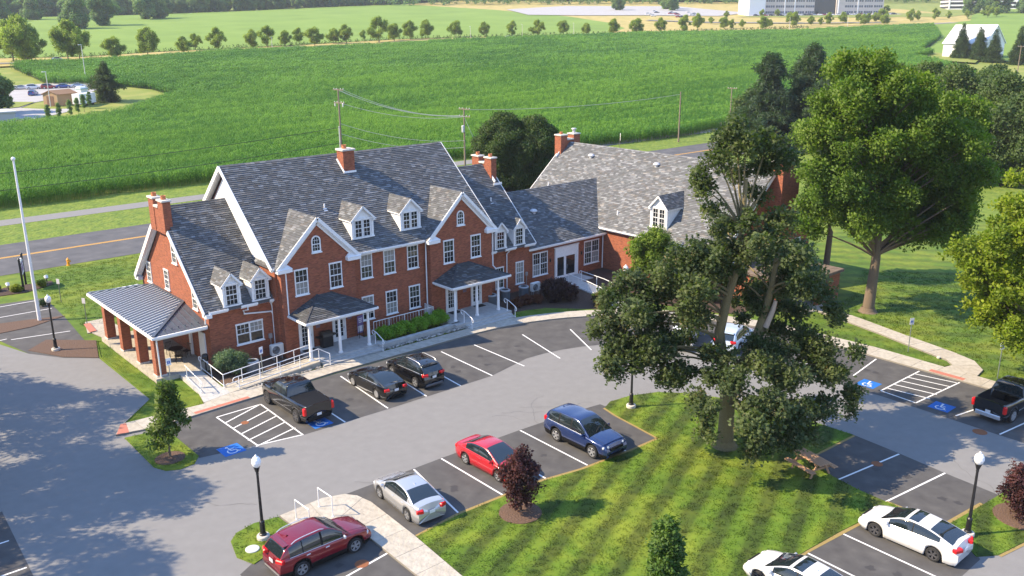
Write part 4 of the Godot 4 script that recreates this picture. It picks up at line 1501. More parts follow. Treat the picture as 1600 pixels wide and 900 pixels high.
	mb.span(Vector3(55.72, 2.12, -57.5), Vector3(58.3, 3.05, -57.38))
	mb.span(Vector3(55.45, 3.05, -57.5), Vector3(58.65, 3.12, -57.34))
	mb.span(Vector3(55.72, 0.08, -57.5), Vector3(58.3, 0.3, -57.42))
	for x in [55.72, 56.72, 56.86, 58.16]:
		mb.span(Vector3(x, 0.3, -57.5), Vector3(x + 0.13, 2.12, -57.42))
	c = put("entrance", mb.mesh(M.white), b)
	for q in [[55.85, 56.72], [56.99, 58.16]]:
		mb = MB.new()
		mb.span(Vector3(q[0], 0.3, -57.5), Vector3(q[1], 2.12, -57.46))
		put("pane", mb.mesh(M.glass), c)
	for x in [56.66, 57.06]:
		mb = MB.new()
		mb.tube([Vector3(x, 0.9, -57.38), Vector3(x, 1.3, -57.38)], 0.018)
		put("handle", mb.mesh(M.lead), c)
	for x in [54.95, 59.05]:
		mb = MB.new()
		mb.lathe(Vector3(x, 1.85, -57.42), [[0.0, 0.0], [0.06, 0.04], [0.08, 0.25], [0.05, 0.32], [0.0, 0.36]], 8)
		put("wall_lamp", mb.mesh(M.black_metal), b)
	# meter boxes and plaques on the walls
	for q in [[27.05 - 0.35, 1.55, -56.95, 0.26, 0.34], [51.55, 1.5, -56.95, 0.22, 0.32], [46.75, 0.6, -56.95, 0.3, 0.45]]:
		mb = MB.new()
		mb.cbox(Vector3(q[0], q[1], q[2]), Vector3(q[3], q[4], 0.16), 0.02)
		mb.tube([Vector3(q[0], q[1] - q[4] / 2, q[2]), Vector3(q[0], 0.1, q[2])], 0.03, 0.03, 6)
		put("meter_box", mb.mesh(mat(0.30, 0.28, 0.27, 0.6)), b)
	for q in [[29.75, 2.0, -55.48], [32.4, 2.1, -55.48], [43.35, 1.95, -55.48]]:
		mb = MB.new()
		mb.cbox(Vector3(q[0], q[1], q[2]), Vector3(0.34, 0.36, 0.05), 0.01)
		put("plaque", mb.mesh(mat(0.16, 0.11, 0.16, 0.5)), b)

	_portico(b)
	# flat-roofed brick annex at the near gable
	mb = MB.new()
	mb.span(Vector3(69.3, -0.05, -43.7), Vector3(69.6, 2.5, -36.8))
	mb.span(Vector3(66.2, -0.05, -37.1), Vector3(69.3, 2.5, -36.8))
	mb.span(Vector3(62.9, -0.05, -43.7), Vector3(63.2, 2.5, -38.6))
	mb.span(Vector3(63.2, -0.05, -38.9), Vector3(64.4, 2.5, -38.6))
	put("annex_wall", mb.mesh(M.brick), b)
	mb = MB.new()
	mb.cbox(Vector3(66.25, 2.62, -40.2), Vector3(7.2, 0.24, 7.3), 0.05)
	put("annex_roof", mb.mesh(surf([[0.10, 0.075, 0.06], [0.15, 0.115, 0.095], [0.19, 0.15, 0.12]], 0.012, 4.0, 130, 0.95)), b)
	return b


func _portico(b: Node) -> void:
	# standing-seam metal roof on four brick pillars at the left end
	var x0 := 18.55
	var x1 := 22.33
	var zf := -57.1
	var zb := -70.6
	var e := 3.3
	var ry := 4.05
	var a := Vector3(x0, e, zb)
	var c := Vector3(x0, e, zf)
	var d := Vector3(x1, e, zf)
	var f := Vector3(x1, e, zb)
	var r0 := Vector3(x1, ry, -67.1)
	var r1 := Vector3(x1, ry, -61.2)
	var mb := MB.new()
	mb.quad(a, c, r1, r0)
	mb.tri(c, d, r1)
	mb.tri(f, a, r0)
	mb.quad(f, d, c, a)
	var o := put("portico_roof", mb.mesh(M.seam_metal), b)
	var nrm := (c - a).cross(r1 - a).normalized()
	var seam := MB.new()
	for k in 29:                                          # upright seams on the long slope
		var z := lerpf(zb + 0.25, zf - 0.25, k / 28.0)
		var t := 1.0
		if z > r1.z:
			t = (zf - z) / (zf - r1.z)
		elif z < r0.z:
			t = (z - zb) / (r0.z - zb)
		if t < 0.06:
			continue
		var p := Vector3(x0, e, z)
		var q := Vector3(lerpf(x0, x1, t), lerpf(e, ry, t), z)
		seam = MB.new()
		seam.bar(p + nrm * 0.045, q + nrm * 0.045, 0.075, 0.09, nrm)
		put("roof_seam", seam.mesh(M.seam_rib), o)
	for s in [[c, d, r1], [f, a, r0]]:
		var n2: Vector3 = (s[1] - s[0]).cross(s[2] - s[0]).normalized()
		for k in range(1, 8):
			var t := k / 8.0
			var p: Vector3 = s[0].lerp(s[1], t)
			# each seam climbs straight up the end slope to the hip
			var up := (n2.cross((s[1] - s[0]).normalized()))
			var lim: float = (t if s[0] == c else 1.0 - t) * (s[2] - c if s[0] == c else s[2] - a).length() * 0.98
			var vert: float = (s[2] - s[0]).dot(up) * (t if s[0] == c else 1.0 - t)
			seam = MB.new()
			seam.bar(p + n2 * 0.025, p + up * vert * 0.97 + n2 * 0.025, 0.03, 0.05, n2)
			put("roof_seam", seam.mesh(M.seam_metal), o)
	mb = MB.new()
	for p in [[a, r0], [c, r1]]:
		mb.bar(p[0] + UP * 0.07, p[1] + UP * 0.07, 0.22, 0.05)
	mb.bar(r0 + Vector3(-0.08, 0.06, 0), r1 + Vector3(-0.08, 0.06, 0), 0.2, 0.06)
	put("hip_cap", mb.mesh(M.seam_metal), o)
	mb = MB.new()
	mb.bar(a + Vector3(-0.05, -0.08, -0.05), c + Vector3(-0.05, -0.08, 0.1), 0.13, 0.16)
	mb.bar(c + Vector3(0, -0.08, 0.05), d + Vector3(-0.1, -0.08, 0.05), 0.13, 0.158)
	mb.bar(a + Vector3(0, -0.08, -0.05), f + Vector3(0, -0.08, -0.05), 0.13, 0.158)
	mb.bar(a + Vector3(0.45, -0.22, 0.2), c + Vector3(0.45, -0.22, -0.2), 0.4, 0.26)
	mb.bar(c + Vector3(0.66, -0.22, -0.4), d + Vector3(0, -0.22, -0.4), 0.4, 0.258)
	put("fascia", mb.mesh(M.white), o)
	# snow guards
	for k in 6:
		seam = MB.new()
		seam.box(Vector3(19.6 + k * 0.45, e + 0.17 + 0.02, zf - 0.55), Vector3(0.08, 0.09, 0.05))
		put("snow_guard", seam.mesh(M.seam_metal), o)
	for z in [-67.98, -64.53, -61.15, -57.94]:
		mb = MB.new()
		mb.span(Vector3(18.72, 0.3, z - 0.31), Vector3(19.36, 3.0, z + 0.31))
		var p := put("brick_pillar", mb.mesh(M.brick), b)
		mb = MB.new()
		mb.cbox(Vector3(19.04, 0.33, z), Vector3(0.74, 0.12, 0.72), 0.02)
		put("pillar_base", mb.mesh(M.stone), p)
	downspout(b, [Vector3(18.6, 3.15, -57.2), Vector3(18.85, 2.95, -57.4), Vector3(18.9, 0.35, -57.45)])
	mb = MB.new()                                         # white door under the portico
	mb.span(Vector3(22.25, 0.3, -58.9), Vector3(22.345, 2.5, -57.9))
	put("door", mb.mesh(M.white), b)
	mb = MB.new()
	mb.span(Vector3(22.2, 0.3, -60.6), Vector3(22.345, 2.4, -60.3))
	put("door_frame", mb.mesh(M.white), b)


# ---------------------------------------------------------------- terraces, ramps, rails
func _terraces() -> void:
	var mb := MB.new()
	mb.span(Vector3(28.2, -0.1, -55.58), Vector3(33.2, 0.42, -52.95))
	mb.span(Vector3(33.2, -0.1, -53.05), Vector3(40.8, 0.42, -52.62))
	mb.span(Vector3(33.2, -0.1, -54.9), Vector3(34.0, 0.415, -53.05))
	mb.span(Vector3(40.0, -0.1, -55.58), Vector3(45.7, 0.42, -52.3))
	struct("terrace", mb.mesh(M.concrete_cool))
	for q in [[28.35, 33.25, -52.95], [40.8, 45.5, -52.3]]:
		mb = MB.new()
		mb.span(Vector3(q[0], -0.1, q[2]), Vector3(q[1], 0.275, q[2] + 0.36))
		mb.span(Vector3(q[0], -0.1, q[2] + 0.36), Vector3(q[1], 0.19, q[2] + 0.72))
		struct("steps", mb.mesh(M.concrete_cool))
	# ramp on the left, its landing and the walk down from the portico
	mb = MB.new()
	var a := [Vector3(21.4, 0.13, -53.55), Vector3(21.4, 0.13, -52.25), Vector3(28.2, 0.42, -52.6), Vector3(28.2, 0.42, -53.9)]
	mb.quad(a[0], a[1], a[2], a[3])
	mb.quad(a[1] - UP * 0.3, a[2] - UP * 0.6, a[2], a[1])
	mb.quad(a[0], a[3], a[3] - UP * 0.6, a[0] - UP * 0.3)
	struct("ramp", mb.mesh(M.concrete))
	mb = MB.new()
	var w := [Vector3(20.05, 0.29, -57.3), Vector3(21.45, 0.29, -57.3), Vector3(21.42, 0.135, -53.3), Vector3(21.5, 0.13, -52.3), Vector3(19.5, 0.13, -51.9), Vector3(19.85, 0.135, -53.6)]
	mb.quad(w[0], w[5], w[2], w[1])
	mb.quad(w[5], w[4], w[3], w[2])
	mb.quad(w[5], w[0], w[0] - UP * 0.3, w[5] - UP * 0.2)
	mb.quad(w[4], w[5], w[5] - UP * 0.2, w[4] - UP * 0.2)
	struct("walkway", mb.mesh(M.concrete_cool))
	mb = MB.new()
	mb.span(Vector3(18.5, -0.1, -68.5), Vector3(22.33, 0.3, -57.28))
	struct("portico_floor", mb.mesh(M.concrete))
	# entrance landing and curved ramp by the connector
	mb = MB.new()
	mb.span(Vector3(55.4, -0.1, -57.48), Vector3(58.6, 0.12, -55.4))
	var L := poly([55.3, -55.4, 54.9, -52.5, 54.2, -49.8, 52.9, -47.2])
	var R := poly([57.0, -55.4, 56.6, -52.2, 55.8, -49.2, 54.4, -46.0])
	for i in 3:
		var f := func(p: Vector2, k: int) -> Vector3: return Vector3(p.x, 0.118 + 0.002 * k, p.y)
		mb.quad(f.call(L[i], i), f.call(L[i + 1], i + 1), f.call(R[i + 1], i + 1), f.call(R[i], i))
		mb.quad(f.call(L[i], i) - UP * 0.2, f.call(L[i + 1], i + 1) - UP * 0.2, f.call(L[i + 1], i + 1), f.call(L[i], i))
	struct("entrance_walk", mb.mesh(M.concrete_cool))
	# concrete apron at the annex
	mb = MB.new()
	mb.span(Vector3(63.3, -0.1, -40.0), Vector3(67.2, 0.1, -36.2))
	struct("apron", mb.mesh(M.concrete_cool))
	# river stones along the foot of the terrace
	mb = MB.new()
	stones(mb, 33.4, -52.35, 40.6, -52.25, 0.16, 200, 0.10, 0.06, 0.13, 31)
	stones(mb, 25.6, -52.3, 28.2, -52.35, 0.12, 60, 0.10, 0.05, 0.12, 32)
	stones(mb, 23.0, -52.25, 25.6, -52.25, 0.07, 40, 0.10, 0.05, 0.09, 33)
	stones(mb, 21.8, -53.8, 26.5, -54.3, 0.14, 70, 0.06, 0.05, 0.10, 34)
	var st := put("river_stones", mb.mesh(M.leaf_stone, false, true))
	st.set_meta("kind", "stuff")


# tubular rail: posts under a path of top points, optional mid rail and balusters
func rail(called: String, label: String, pts: Array, floors: Array, posts: Array, mid: bool, balusters: bool, loop_ends: int, group := "") -> void:
	var o := thing(called, label, "handrail", Vector3.ZERO, 0.0, group)
	var mb := MB.new()
	mb.tube(pts, 0.028, 0.028, 8)
	put("top_rail", mb.mesh(M.white_metal), o)
	var at := func(t: float, src: Array) -> Vector3:
		var n := src.size() - 1
		var i := mini(int(t * n), n - 1)
		return src[i].lerp(src[i + 1], t * n - i)
	for t in posts:
		var p: Vector3 = at.call(t, pts)
		var q: Vector3 = at.call(t, floors)
		mb = MB.new()
		mb.tube([Vector3(p.x, q.y, p.z), p], 0.026, 0.026, 8)
		mb.lathe(Vector3(p.x, q.y, p.z), [[0.06, 0.0], [0.06, 0.012], [0.0, 0.014]], 8)
		put("post", mb.mesh(M.white_metal), o)
	if mid:
		mb = MB.new()
		var low := []
		for i in pts.size():
			low.append(Vector3(pts[i].x, floors[mini(i, floors.size() - 1)].y + 0.16, pts[i].z))
		mb.tube(low, 0.022, 0.022, 8)
		put("lower_rail", mb.mesh(M.white_metal), o)
	if balusters:
		var n := int(pts[0].distance_to(pts[-1]) / 0.13)
		for i in range(1, n):
			var t := float(i) / n
			var p: Vector3 = at.call(t, pts)
			var q: Vector3 = at.call(t, floors)
			mb = MB.new()
			mb.tube([Vector3(p.x, q.y + 0.16, p.z), p], 0.011, 0.011, 5, false)
			put("baluster", mb.mesh(M.white_metal), o)
	for e in [0, 1]:
		if not (loop_ends & (1 << e)):
			continue
		var p: Vector3 = pts[0] if e == 0 else pts[-1]
		var d: Vector3 = (pts[0] - pts[1] if e == 0 else pts[-1] - pts[-2]).normalized()
		mb = MB.new()
		var loop := []
		for k in 7:
			var a := PI * k / 6.0
			loop.append(p + d * (0.16 * sin(a)) + Vector3(0, -0.16 + 0.16 * cos(a), 0))
		loop.append(p + Vector3(0, -0.32, 0) - d * 0.1)
		mb.tube(loop, 0.028, 0.028, 8)
		put("rail_end", mb.mesh(M.white_metal), o)


func V(x: float, y: float, z: float) -> Vector3:
	return Vector3(x, y, z)


func _rails() -> void:
	rail("ramp_rail", "long white rail along the planting bed side of the ramp, with a lower rail", [V(21.45, 1.05, -53.3), V(28.1, 1.4, -53.75)], [V(21.45, 0.13, -53.3), V(28.1, 0.42, -53.75)], [0.0, 0.2, 0.4, 0.6, 0.8, 1.0], true, false, 2)
	rail("ramp_rail", "white rail on the car park side of the ramp up to the left porch", [V(21.9, 0.98, -52.5), V(28.2, 1.32, -52.75), V(28.75, 0.98, -52.2)], [V(21.9, 0.13, -52.5), V(28.2, 0.42, -52.75), V(28.75, 0.18, -52.2)], [0.02, 0.14, 0.26, 0.38, 0.5, 1.0], true, false, 1)
	rail("walkway_rail", "white rail on the building side of the walkway leaving the portico, ending in a loop", [V(21.5, 1.2, -57.2), V(21.45, 1.05, -53.35)], [V(21.5, 0.29, -57.2), V(21.45, 0.13, -53.35)], [0.04, 0.5], true, false, 1)
	rail("walkway_rail", "white rail on the grass side of the walkway near the portico pillar", [V(20.15, 1.15, -56.4), V(19.95, 1.0, -53.3)], [V(20.15, 0.25, -56.4), V(19.95, 0.13, -53.3)], [0.1, 0.95], true, false, 2)
	for q in [[33.1, -52.9, "short white step rail at the right end of the left porch steps"], [40.95, -52.3, "short white step rail at the left end of the right porch steps"], [45.45, -52.3, "short white step rail beside the grass at the right porch steps"]]:
		rail("step_rail", q[2], [V(q[0], 1.38, q[1] - 0.5), V(q[0], 1.32, q[1] - 0.1), V(q[0], 0.98, q[1] + 0.75)], [V(q[0], 0.42, q[1] - 0.5), V(q[0], 0.42, q[1] - 0.05), V(q[0], 0.1, q[1] + 0.75)], [0.3, 0.98], false, false, 3, "step rails")
	rail("stairwell_guard", "white balustrade behind the clipped hedge, guarding the basement stairs", [V(34.1, 1.42, -54.9), V(39.7, 1.42, -54.9), V(39.7, 1.42, -56.05)], [V(34.1, 0.35, -54.9), V(39.7, 0.35, -54.9), V(39.7, 0.35, -56.05)], [0.0, 0.125, 0.25, 0.375, 0.5, 1.0], true, true, 0)
	rail("entrance_rail", "white rail on the shrub bed side of the entrance walk", [V(57.0, 1.05, -55.5), V(56.6, 1.05, -52.2), V(55.8, 1.05, -49.2)], [V(57.0, 0.1, -55.5), V(56.6, 0.1, -52.2), V(55.8, 0.1, -49.2)], [0.02, 0.35, 0.7, 1.0], false, false, 1)
	rail("entrance_rail", "white barred rail on the near side of the entrance walk, over the dark shrub bed", [V(55.4, 1.05, -55.5), V(54.9, 1.05, -52.5), V(54.2, 1.05, -49.8)], [V(55.4, 0.1, -55.5), V(54.9, 0.1, -52.5), V(54.2, 0.1, -49.8)], [0.0, 0.25, 0.5, 0.75, 1.0], true, true, 0)
	for q in [[17.15, -35.5, "square white hoop rail on the paved corner, the left of two"], [18.55, -35.8, "square white hoop rail on the paved corner, the right of two"]]:
		var a := V(q[0], 0.12, q[1])
		var b := V(q[0] + 0.05, 0.12, q[1] + 1.25)
		rail("hoop_rail", q[2], [a + UP * 1.05, b + UP * 1.05], [a, b], [0.0, 1.0], false, false, 0, "hoop rails on the paved corner")


# ---------------------------------------------------------------- street furniture
func lamp_post(at: Vector3, label: String) -> void:
	var o := thing("lamp_post", label, "street lamp", at, 0.0, "black lamp posts with white globes")
	var mb := MB.new()
	mb.lathe(Vector3.ZERO, [[0.30, -0.05], [0.30, 0.16], [0.27, 0.2], [0.0, 0.2]], 18)
	put("footing", mb.mesh(M.stone), o)
	mb = MB.new()
	mb.lathe(Vector3.ZERO, [[0.17, 0.2], [0.17, 0.26], [0.13, 0.3], [0.115, 0.8], [0.13, 0.84], [0.12, 0.9], [0.075, 0.96], [0.055, 3.3], [0.07, 3.34], [0.06, 3.4], [0.08, 3.46], [0.14, 3.66], [0.15, 3.7], [0.0, 3.7]], 16)
	put("post", mb.mesh(M.black_metal), o)
	mb = MB.new()
	mb.lathe(Vector3.ZERO, [[0.12, 3.7], [0.19, 3.8], [0.225, 3.93], [0.20, 4.08], [0.13, 4.18], [0.06, 4.22], [0.05, 4.27], [0.0, 4.33]], 18)
	put("globe", mb.mesh(mat(0.78, 0.79, 0.80, 0.25)), o)


func parking_sign(at: Vector3, h: float, label: String, turn := 0.0) -> void:
	var o := thing("parking_sign", label, "sign", at, turn, "accessible parking signs on posts")
	var mb := MB.new()
	mb.box(Vector3(0, h / 2, 0), Vector3(0.05, h, 0.03))
	put("post", mb.mesh(mat(0.30, 0.33, 0.32, 0.5, 0.5)), o)
	mb = MB.new()
	mb.cbox(Vector3(0, h - 0.24, 0.025), Vector3(0.32, 0.50, 0.012), 0.003)
	var f := put("sign_face", mb.mesh(M.white_metal), o)
	mb = MB.new()
	mb.box(Vector3(0, h - 0.28, 0.033), Vector3(0.2, 0.2, 0.004))
	put("blue_panel", mb.mesh(mat(0.01, 0.10, 0.42, 0.4)), f)
	mb = MB.new()
	access_symbol(mb, Vector3(0, h - 0.28, 0.0365), Vector3.RIGHT, UP, 0.16)
	put("access_symbol", mb.mesh(M.white_metal), f)


func ac_round(at: Vector3, label: String) -> void:
	var o := thing("condenser_unit", label, "air conditioner", at, 0.0, "round condenser units by the wall")
	var mb := MB.new()
	mb.lathe(Vector3.ZERO, [[0.44, 0.0], [0.44, 0.06]], 20)
	for k in 30:
		var a := TAU * k / 30.0
		mb.box(Vector3(cos(a) * 0.42, 0.42, -sin(a) * 0.42), Vector3(0.02, 0.76, 0.055), Basis(UP, a))
	mb.lathe(Vector3.ZERO, [[0.38, 0.05], [0.38, 0.8]], 20)
	put("coil_casing", mb.mesh(mat(0.13, 0.15, 0.17, 0.55)), o)
	mb = MB.new()
	mb.lathe(Vector3.ZERO, [[0.46, 0.78], [0.46, 0.86], [0.41, 0.90], [0.31, 0.90], [0.30, 0.86], [0.0, 0.86]], 20)
	put("top_ring", mb.mesh(mat(0.36, 0.38, 0.40, 0.5)), o)
	mb = MB.new()
	for k in 7:
		mb.lathe(Vector3.ZERO, [[0.04 + k * 0.04, 0.895], [0.045 + k * 0.04, 0.90], [0.05 + k * 0.04, 0.895]], 18)
	mb.lathe(Vector3.ZERO, [[0.30, 0.866], [0.0, 0.866]], 18)
	put("fan_grille", mb.mesh(mat(0.02, 0.02, 0.022, 0.6)), o)


func ac_split(at: Vector3, label: String) -> void:
	var o := thing("split_unit", label, "air conditioner", at, 0.0, "white box condensers by the wall")
	var mb := MB.new()
	mb.cbox(Vector3(0, 0.75, 0), Vector3(0.95, 0.75, 0.36), 0.03)
	put("casing", mb.mesh(mat(0.62, 0.62, 0.60, 0.5)), o)
	mb = MB.new()
	var B := Basis(Vector3.RIGHT, PI / 2)
	mb.lathe(Vector3(-0.14, 0.74, 0.182), [[0.29, 0.0], [0.29, 0.006], [0.0, 0.007]], 20, B)
	var g := put("fan_opening", mb.mesh(mat(0.05, 0.05, 0.055, 0.6)), o)
	mb = MB.new()
	for k in 6:
		mb.lathe(Vector3(-0.14, 0.74, 0.19), [[0.06 + k * 0.045, 0.0], [0.065 + k * 0.045, 0.012], [0.072 + k * 0.045, 0.0]], 20, B)
	put("fan_guard", mb.mesh(mat(0.4, 0.4, 0.4, 0.5)), g)
	mb = MB.new()
	for x in [-0.32, 0.32]:
		mb.box(Vector3(x, 0.18, -0.1), Vector3(0.05, 0.38, 0.05))
		mb.box(Vector3(x, 0.18, 0.12), Vector3(0.05, 0.38, 0.05))
		mb.box(Vector3(x, 0.36, 0), Vector3(0.05, 0.04, 0.46))
	put("stand", mb.mesh(mat(0.3, 0.3, 0.3, 0.6)), o)


func utility_pole(at: Vector3, h: float, arms: Array, label: String) -> Node3D:
	var o := thing("utility_pole", label, "utility pole", at, 0.0)
	var mb := MB.new()
	mb.tube([Vector3(0, -0.3, 0), Vector3(0, h * 0.5, 0), Vector3(0, h, 0)], 0.17, 0.11, 12)
	put("pole", mb.mesh(M.pole_wood), o)
	for y in arms:
		mb = MB.new()
		mb.box(Vector3(0, y, 0.1), Vector3(0.12, 0.12, 2.3), Basis(UP, 0.25))
		var c := put("crossarm", mb.mesh(M.pole_wood), o)
		for s in [-1.0, -0.45, 0.45, 1.0]:
			mb = MB.new()
			mb.lathe(Basis(UP, 0.25) * Vector3(0, y + 0.06, 0.1 + s), [[0.03, 0.0], [0.07, 0.06], [0.05, 0.1], [0.07, 0.14], [0.03, 0.2], [0.0, 0.2]], 8)
			put("insulator", mb.mesh(mat(0.5, 0.5, 0.5, 0.3)), c)
	return o


func wire(pts: Array, label: String) -> void:
	var mb := MB.new()
	var a: Vector3 = pts[0]
	var b: Vector3 = pts[1]
	var p := []
	for i in 17:
		var t := i / 16.0
		p.append(a.lerp(b, t) - UP * pts[2] * 4.0 * t * (1.0 - t))
	mb.tube(p, 0.034, 0.034, 5)
	tag(put("wire", mb.mesh(pts[3] if pts.size() > 3 else mat(0.48, 0.50, 0.42, 0.5))), label, "power line", "overhead wires by the road")


func _furniture() -> void:
	lamp_post(V(15.3, 0.02, -68.65), "black lamp post with a white globe in the mulch island near the flagpole")
	lamp_post(V(15.26, 0.03, -35.14), "black lamp post with a white globe behind the dark red car")
	lamp_post(V(39.16, 0.03, -33.56), "black lamp post at the tip of the island lawn, its top among maple leaves")
	lamp_post(V(39.9, 0.03, -13.5), "black lamp post with a white globe beside the whole white sedan")
	lamp_post(V(52.3, 0.1, -45.9), "black lamp post mostly hidden by the big maple, by the entrance walk")
	parking_sign(V(18.75, 0.03, -55.3), 2.3, "white and blue parking sign in front of the portico pillar")
	parking_sign(V(24.2, 0.1, -53.3), 2.2, "white and blue parking sign by the ramp behind the first black pickup", 0.3)
	parking_sign(V(61.3, 0.05, -26.6), 2.6, "white and blue parking sign in the narrow grass wedge between two walks", -0.6)
	parking_sign(V(60.9, 0.03, -20.3), 2.6, "white and blue parking sign on the lawn behind the second black pickup", -0.6)
	# small signs on thin posts on the left lawn, seen from behind
	for q in [[19.1, -81.2, 2.1, "thin signpost on the left lawn, the farther of two"], [18.9, -73.4, 2.2, "thin signpost on the left lawn, the one nearer the portico"]]:
		var o := thing("signpost", q[3], "sign", V(q[0], 0, q[1]), -1.0, "thin signposts on the left lawn")
		var mb := MB.new()
		mb.box(Vector3(0, q[2] / 2, 0), Vector3(0.05, q[2], 0.04))
		put("post", mb.mesh(mat(0.10, 0.12, 0.10, 0.6)), o)
		mb = MB.new()
		mb.cbox(Vector3(0, q[2] - 0.2, 0.03), Vector3(0.32, 0.45, 0.015), 0.004)
		put("sign_plate", mb.mesh(mat(0.55, 0.53, 0.55, 0.5)), o)
	# flagpole
	var f := thing("flagpole", "tall bare white flagpole with a gold ball at the left edge", "flagpole", V(16.32, 0, -77.05))
	var mb := MB.new()
	mb.lathe(Vector3.ZERO, [[0.15, 0.0], [0.14, 1.5], [0.10, 8.0], [0.075, 13.0], [0.0, 13.02]], 14)
	put("pole", mb.mesh(M.white_metal), f)
	mb = MB.new()
	mb.lathe(V(0, 13.0, 0), [[0.0, 0.0], [0.12, 0.04], [0.17, 0.16], [0.12, 0.28], [0.0, 0.33]], 12)
	put("ball", mb.mesh(mat(0.75, 0.75, 0.72, 0.3)), f)
	mb = MB.new()
	mb.box(V(0.16, 1.5, 0), V(0.05, 0.22, 0.04))
	put("cleat", mb.mesh(M.lead), f)
	# road sign with its two dark posts
	var rsign := thing("road_sign", "white and purple sign board between two black posts by the road", "sign", V(17.95, 0, -88.3), 1.25)
	mb = MB.new()
	mb.prism(PackedVector2Array([Vector2(-0.95, 1.35), Vector2(0.95, 1.35), Vector2(0.95, 2.45), Vector2(0.3, 2.75), Vector2(-0.3, 2.75), Vector2(-0.95, 2.45)]), V(0, 0, -0.05), Vector3.RIGHT, UP, V(0, 0, 0.1))
	var face := put("board", mb.mesh(M.white), rsign)
	mb = MB.new()
	mb.box(V(0, 2.32, 0.053), V(1.5, 0.16, 0.006))
	for k in 4:
		mb.box(V(0, 2.08 - k * 0.15, 0.053), V([1.35, 1.5, 1.2, 1.42][k], 0.11, 0.006))
	put("lettering", mb.mesh(mat(0.16, 0.02, 0.20, 0.5)), face)
	for x in [-1.08, 1.08]:
		mb = MB.new()
		mb.box(V(x, 1.45, 0), V(0.17, 2.9, 0.17))
		mb.lathe(V(x, 2.9, 0), [[0.14, 0.0], [0.12, 0.06], [0.05, 0.14], [0.0, 0.2]], 10)
		put("post", mb.mesh(M.black_metal), rsign)
	for q in [[16.6, -88.3, "small white spotlight on the ground left of the road sign"], [19.9, -88.6, "small white spotlight on the ground right of the road sign"]]:
		var o := thing("spotlight", q[2], "spotlight", V(q[0], 0.05, q[1]), 0.0, "spotlights at the road sign")
		mb = MB.new()
		mb.lathe(Vector3.ZERO, [[0.1, 0.0], [0.05, 0.05], [0.04, 0.35], [0.0, 0.35]], 8)
		put("stem", mb.mesh(M.black_metal), o)
		mb = MB.new()
		mb.lathe(V(0, 0.5, 0), [[0.0, -0.16], [0.14, -0.14], [0.2, 0.14], [0.18, 0.16], [0.0, 0.12]], 12, Basis(Vector3.RIGHT, -0.7))
		put("lamp_head", mb.mesh(M.white_metal), o)
	# fire hydrant
	var hy := thing("fire_hydrant", "yellow fire hydrant on the grass at the road edge", "fire hydrant", V(23.3, 0, -94.0))
	mb = MB.new()
	mb.lathe(Vector3.ZERO, [[0.2, 0.0], [0.2, 0.06], [0.14, 0.08], [0.13, 0.5], [0.17, 0.54], [0.17, 0.58], [0.13, 0.66], [0.06, 0.73], [0.05, 0.8], [0.0, 0.8]], 14)
	put("barrel", mb.mesh(mat(0.75, 0.33, 0.02, 0.45)), hy)
	for a in [0.0, PI / 2, PI]:
		mb = MB.new()
		mb.lathe(V(0, 0.42, 0), [[0.07, 0.1], [0.07, 0.2], [0.085, 0.2], [0.085, 0.25], [0.0, 0.26]], 10, Basis(UP, a) * Basis(Vector3.RIGHT, PI / 2))
		put("outlet", mb.mesh(mat(0.75, 0.33, 0.02, 0.45)), hy)
	# utility poles
	var p1 := utility_pole(V(73.1, 0, -124.5), 13.4, [13.2, 11.2], "tall utility pole with two crossarms behind the main roof chimney")
	mb = MB.new()
	mb.tube([V(-0.3, 0, 0.1), V(-0.28, 7.6, 0.1)], 0.09, 0.08, 8)
	put("conduit", mb.mesh(mat(0.55, 0.55, 0.52, 0.6)), p1)
	for x in [-1.0, 1.0]:
		mb = MB.new()
		mb.lathe(V(0.1 * x, 10.6, x), [[0.0, 0.0], [0.1, 0.05], [0.12, 0.5], [0.05, 0.6], [0.0, 0.62]], 10)
		put("cutout", mb.mesh(mat(0.6, 0.6, 0.6, 0.4)), p1)
	var p2 := utility_pole(V(91.5, 0, -116.3), 9.8, [9.6, 8.4], "shorter utility pole with a grey transformer can, right of the main roof")
	mb = MB.new()
	mb.lathe(V(-0.35, 5.9, 0.1), [[0.0, -0.05], [0.24, 0.0], [0.25, 1.0], [0.22, 1.08], [0.0, 1.12]], 14)
	put("transformer", mb.mesh(mat(0.5, 0.51, 0.52, 0.45)), p2)
	utility_pole(V(143.4, 0, -113.0), 9.9, [], "bare thin utility pole without crossarms beside the path")
	utility_pole(V(176.0, 0, -124.0), 8.6, [8.4], "pale utility pole with one crossarm at the hedge, next to the big trees")
	utility_pole(V(330, land(330, -119), -119), 10.5, [10.2], "pale utility pole with a crossarm among the trees at the right edge")
	utility_pole(V(-25, 0, -112.5), 12.0, [11.8], "utility pole by the road beyond the left edge, carrying the wires")
	for q in [[V(73.1, 13.3, -125.5), V(91.4, 8.5, -117.3), 1.2], [V(73.1, 13.3, -124.9), V(91.4, 8.5, -116.6), 1.3], [V(73.1, 13.3, -123.4), V(91.4, 8.5, -115.4), 1.2], [V(73.1, 11.3, -125.0), V(91.4, 8.4, -116.0), 1.1], [V(73.1, 8.0, -124.4), V(91.4, 4.5, -116.2), 1.0], [V(73.1, 6.4, -124.4), V(91.4, 3.4, -116.2), 1.0], [V(91.5, 8.2, -116.2), V(94.2, 0.1, -114.0), 0.0]]:
		wire(q, "pale thin wire sagging between the two poles behind the main roof" if q[2] > 0.0 else "taut guy wire from the transformer pole to the ground")
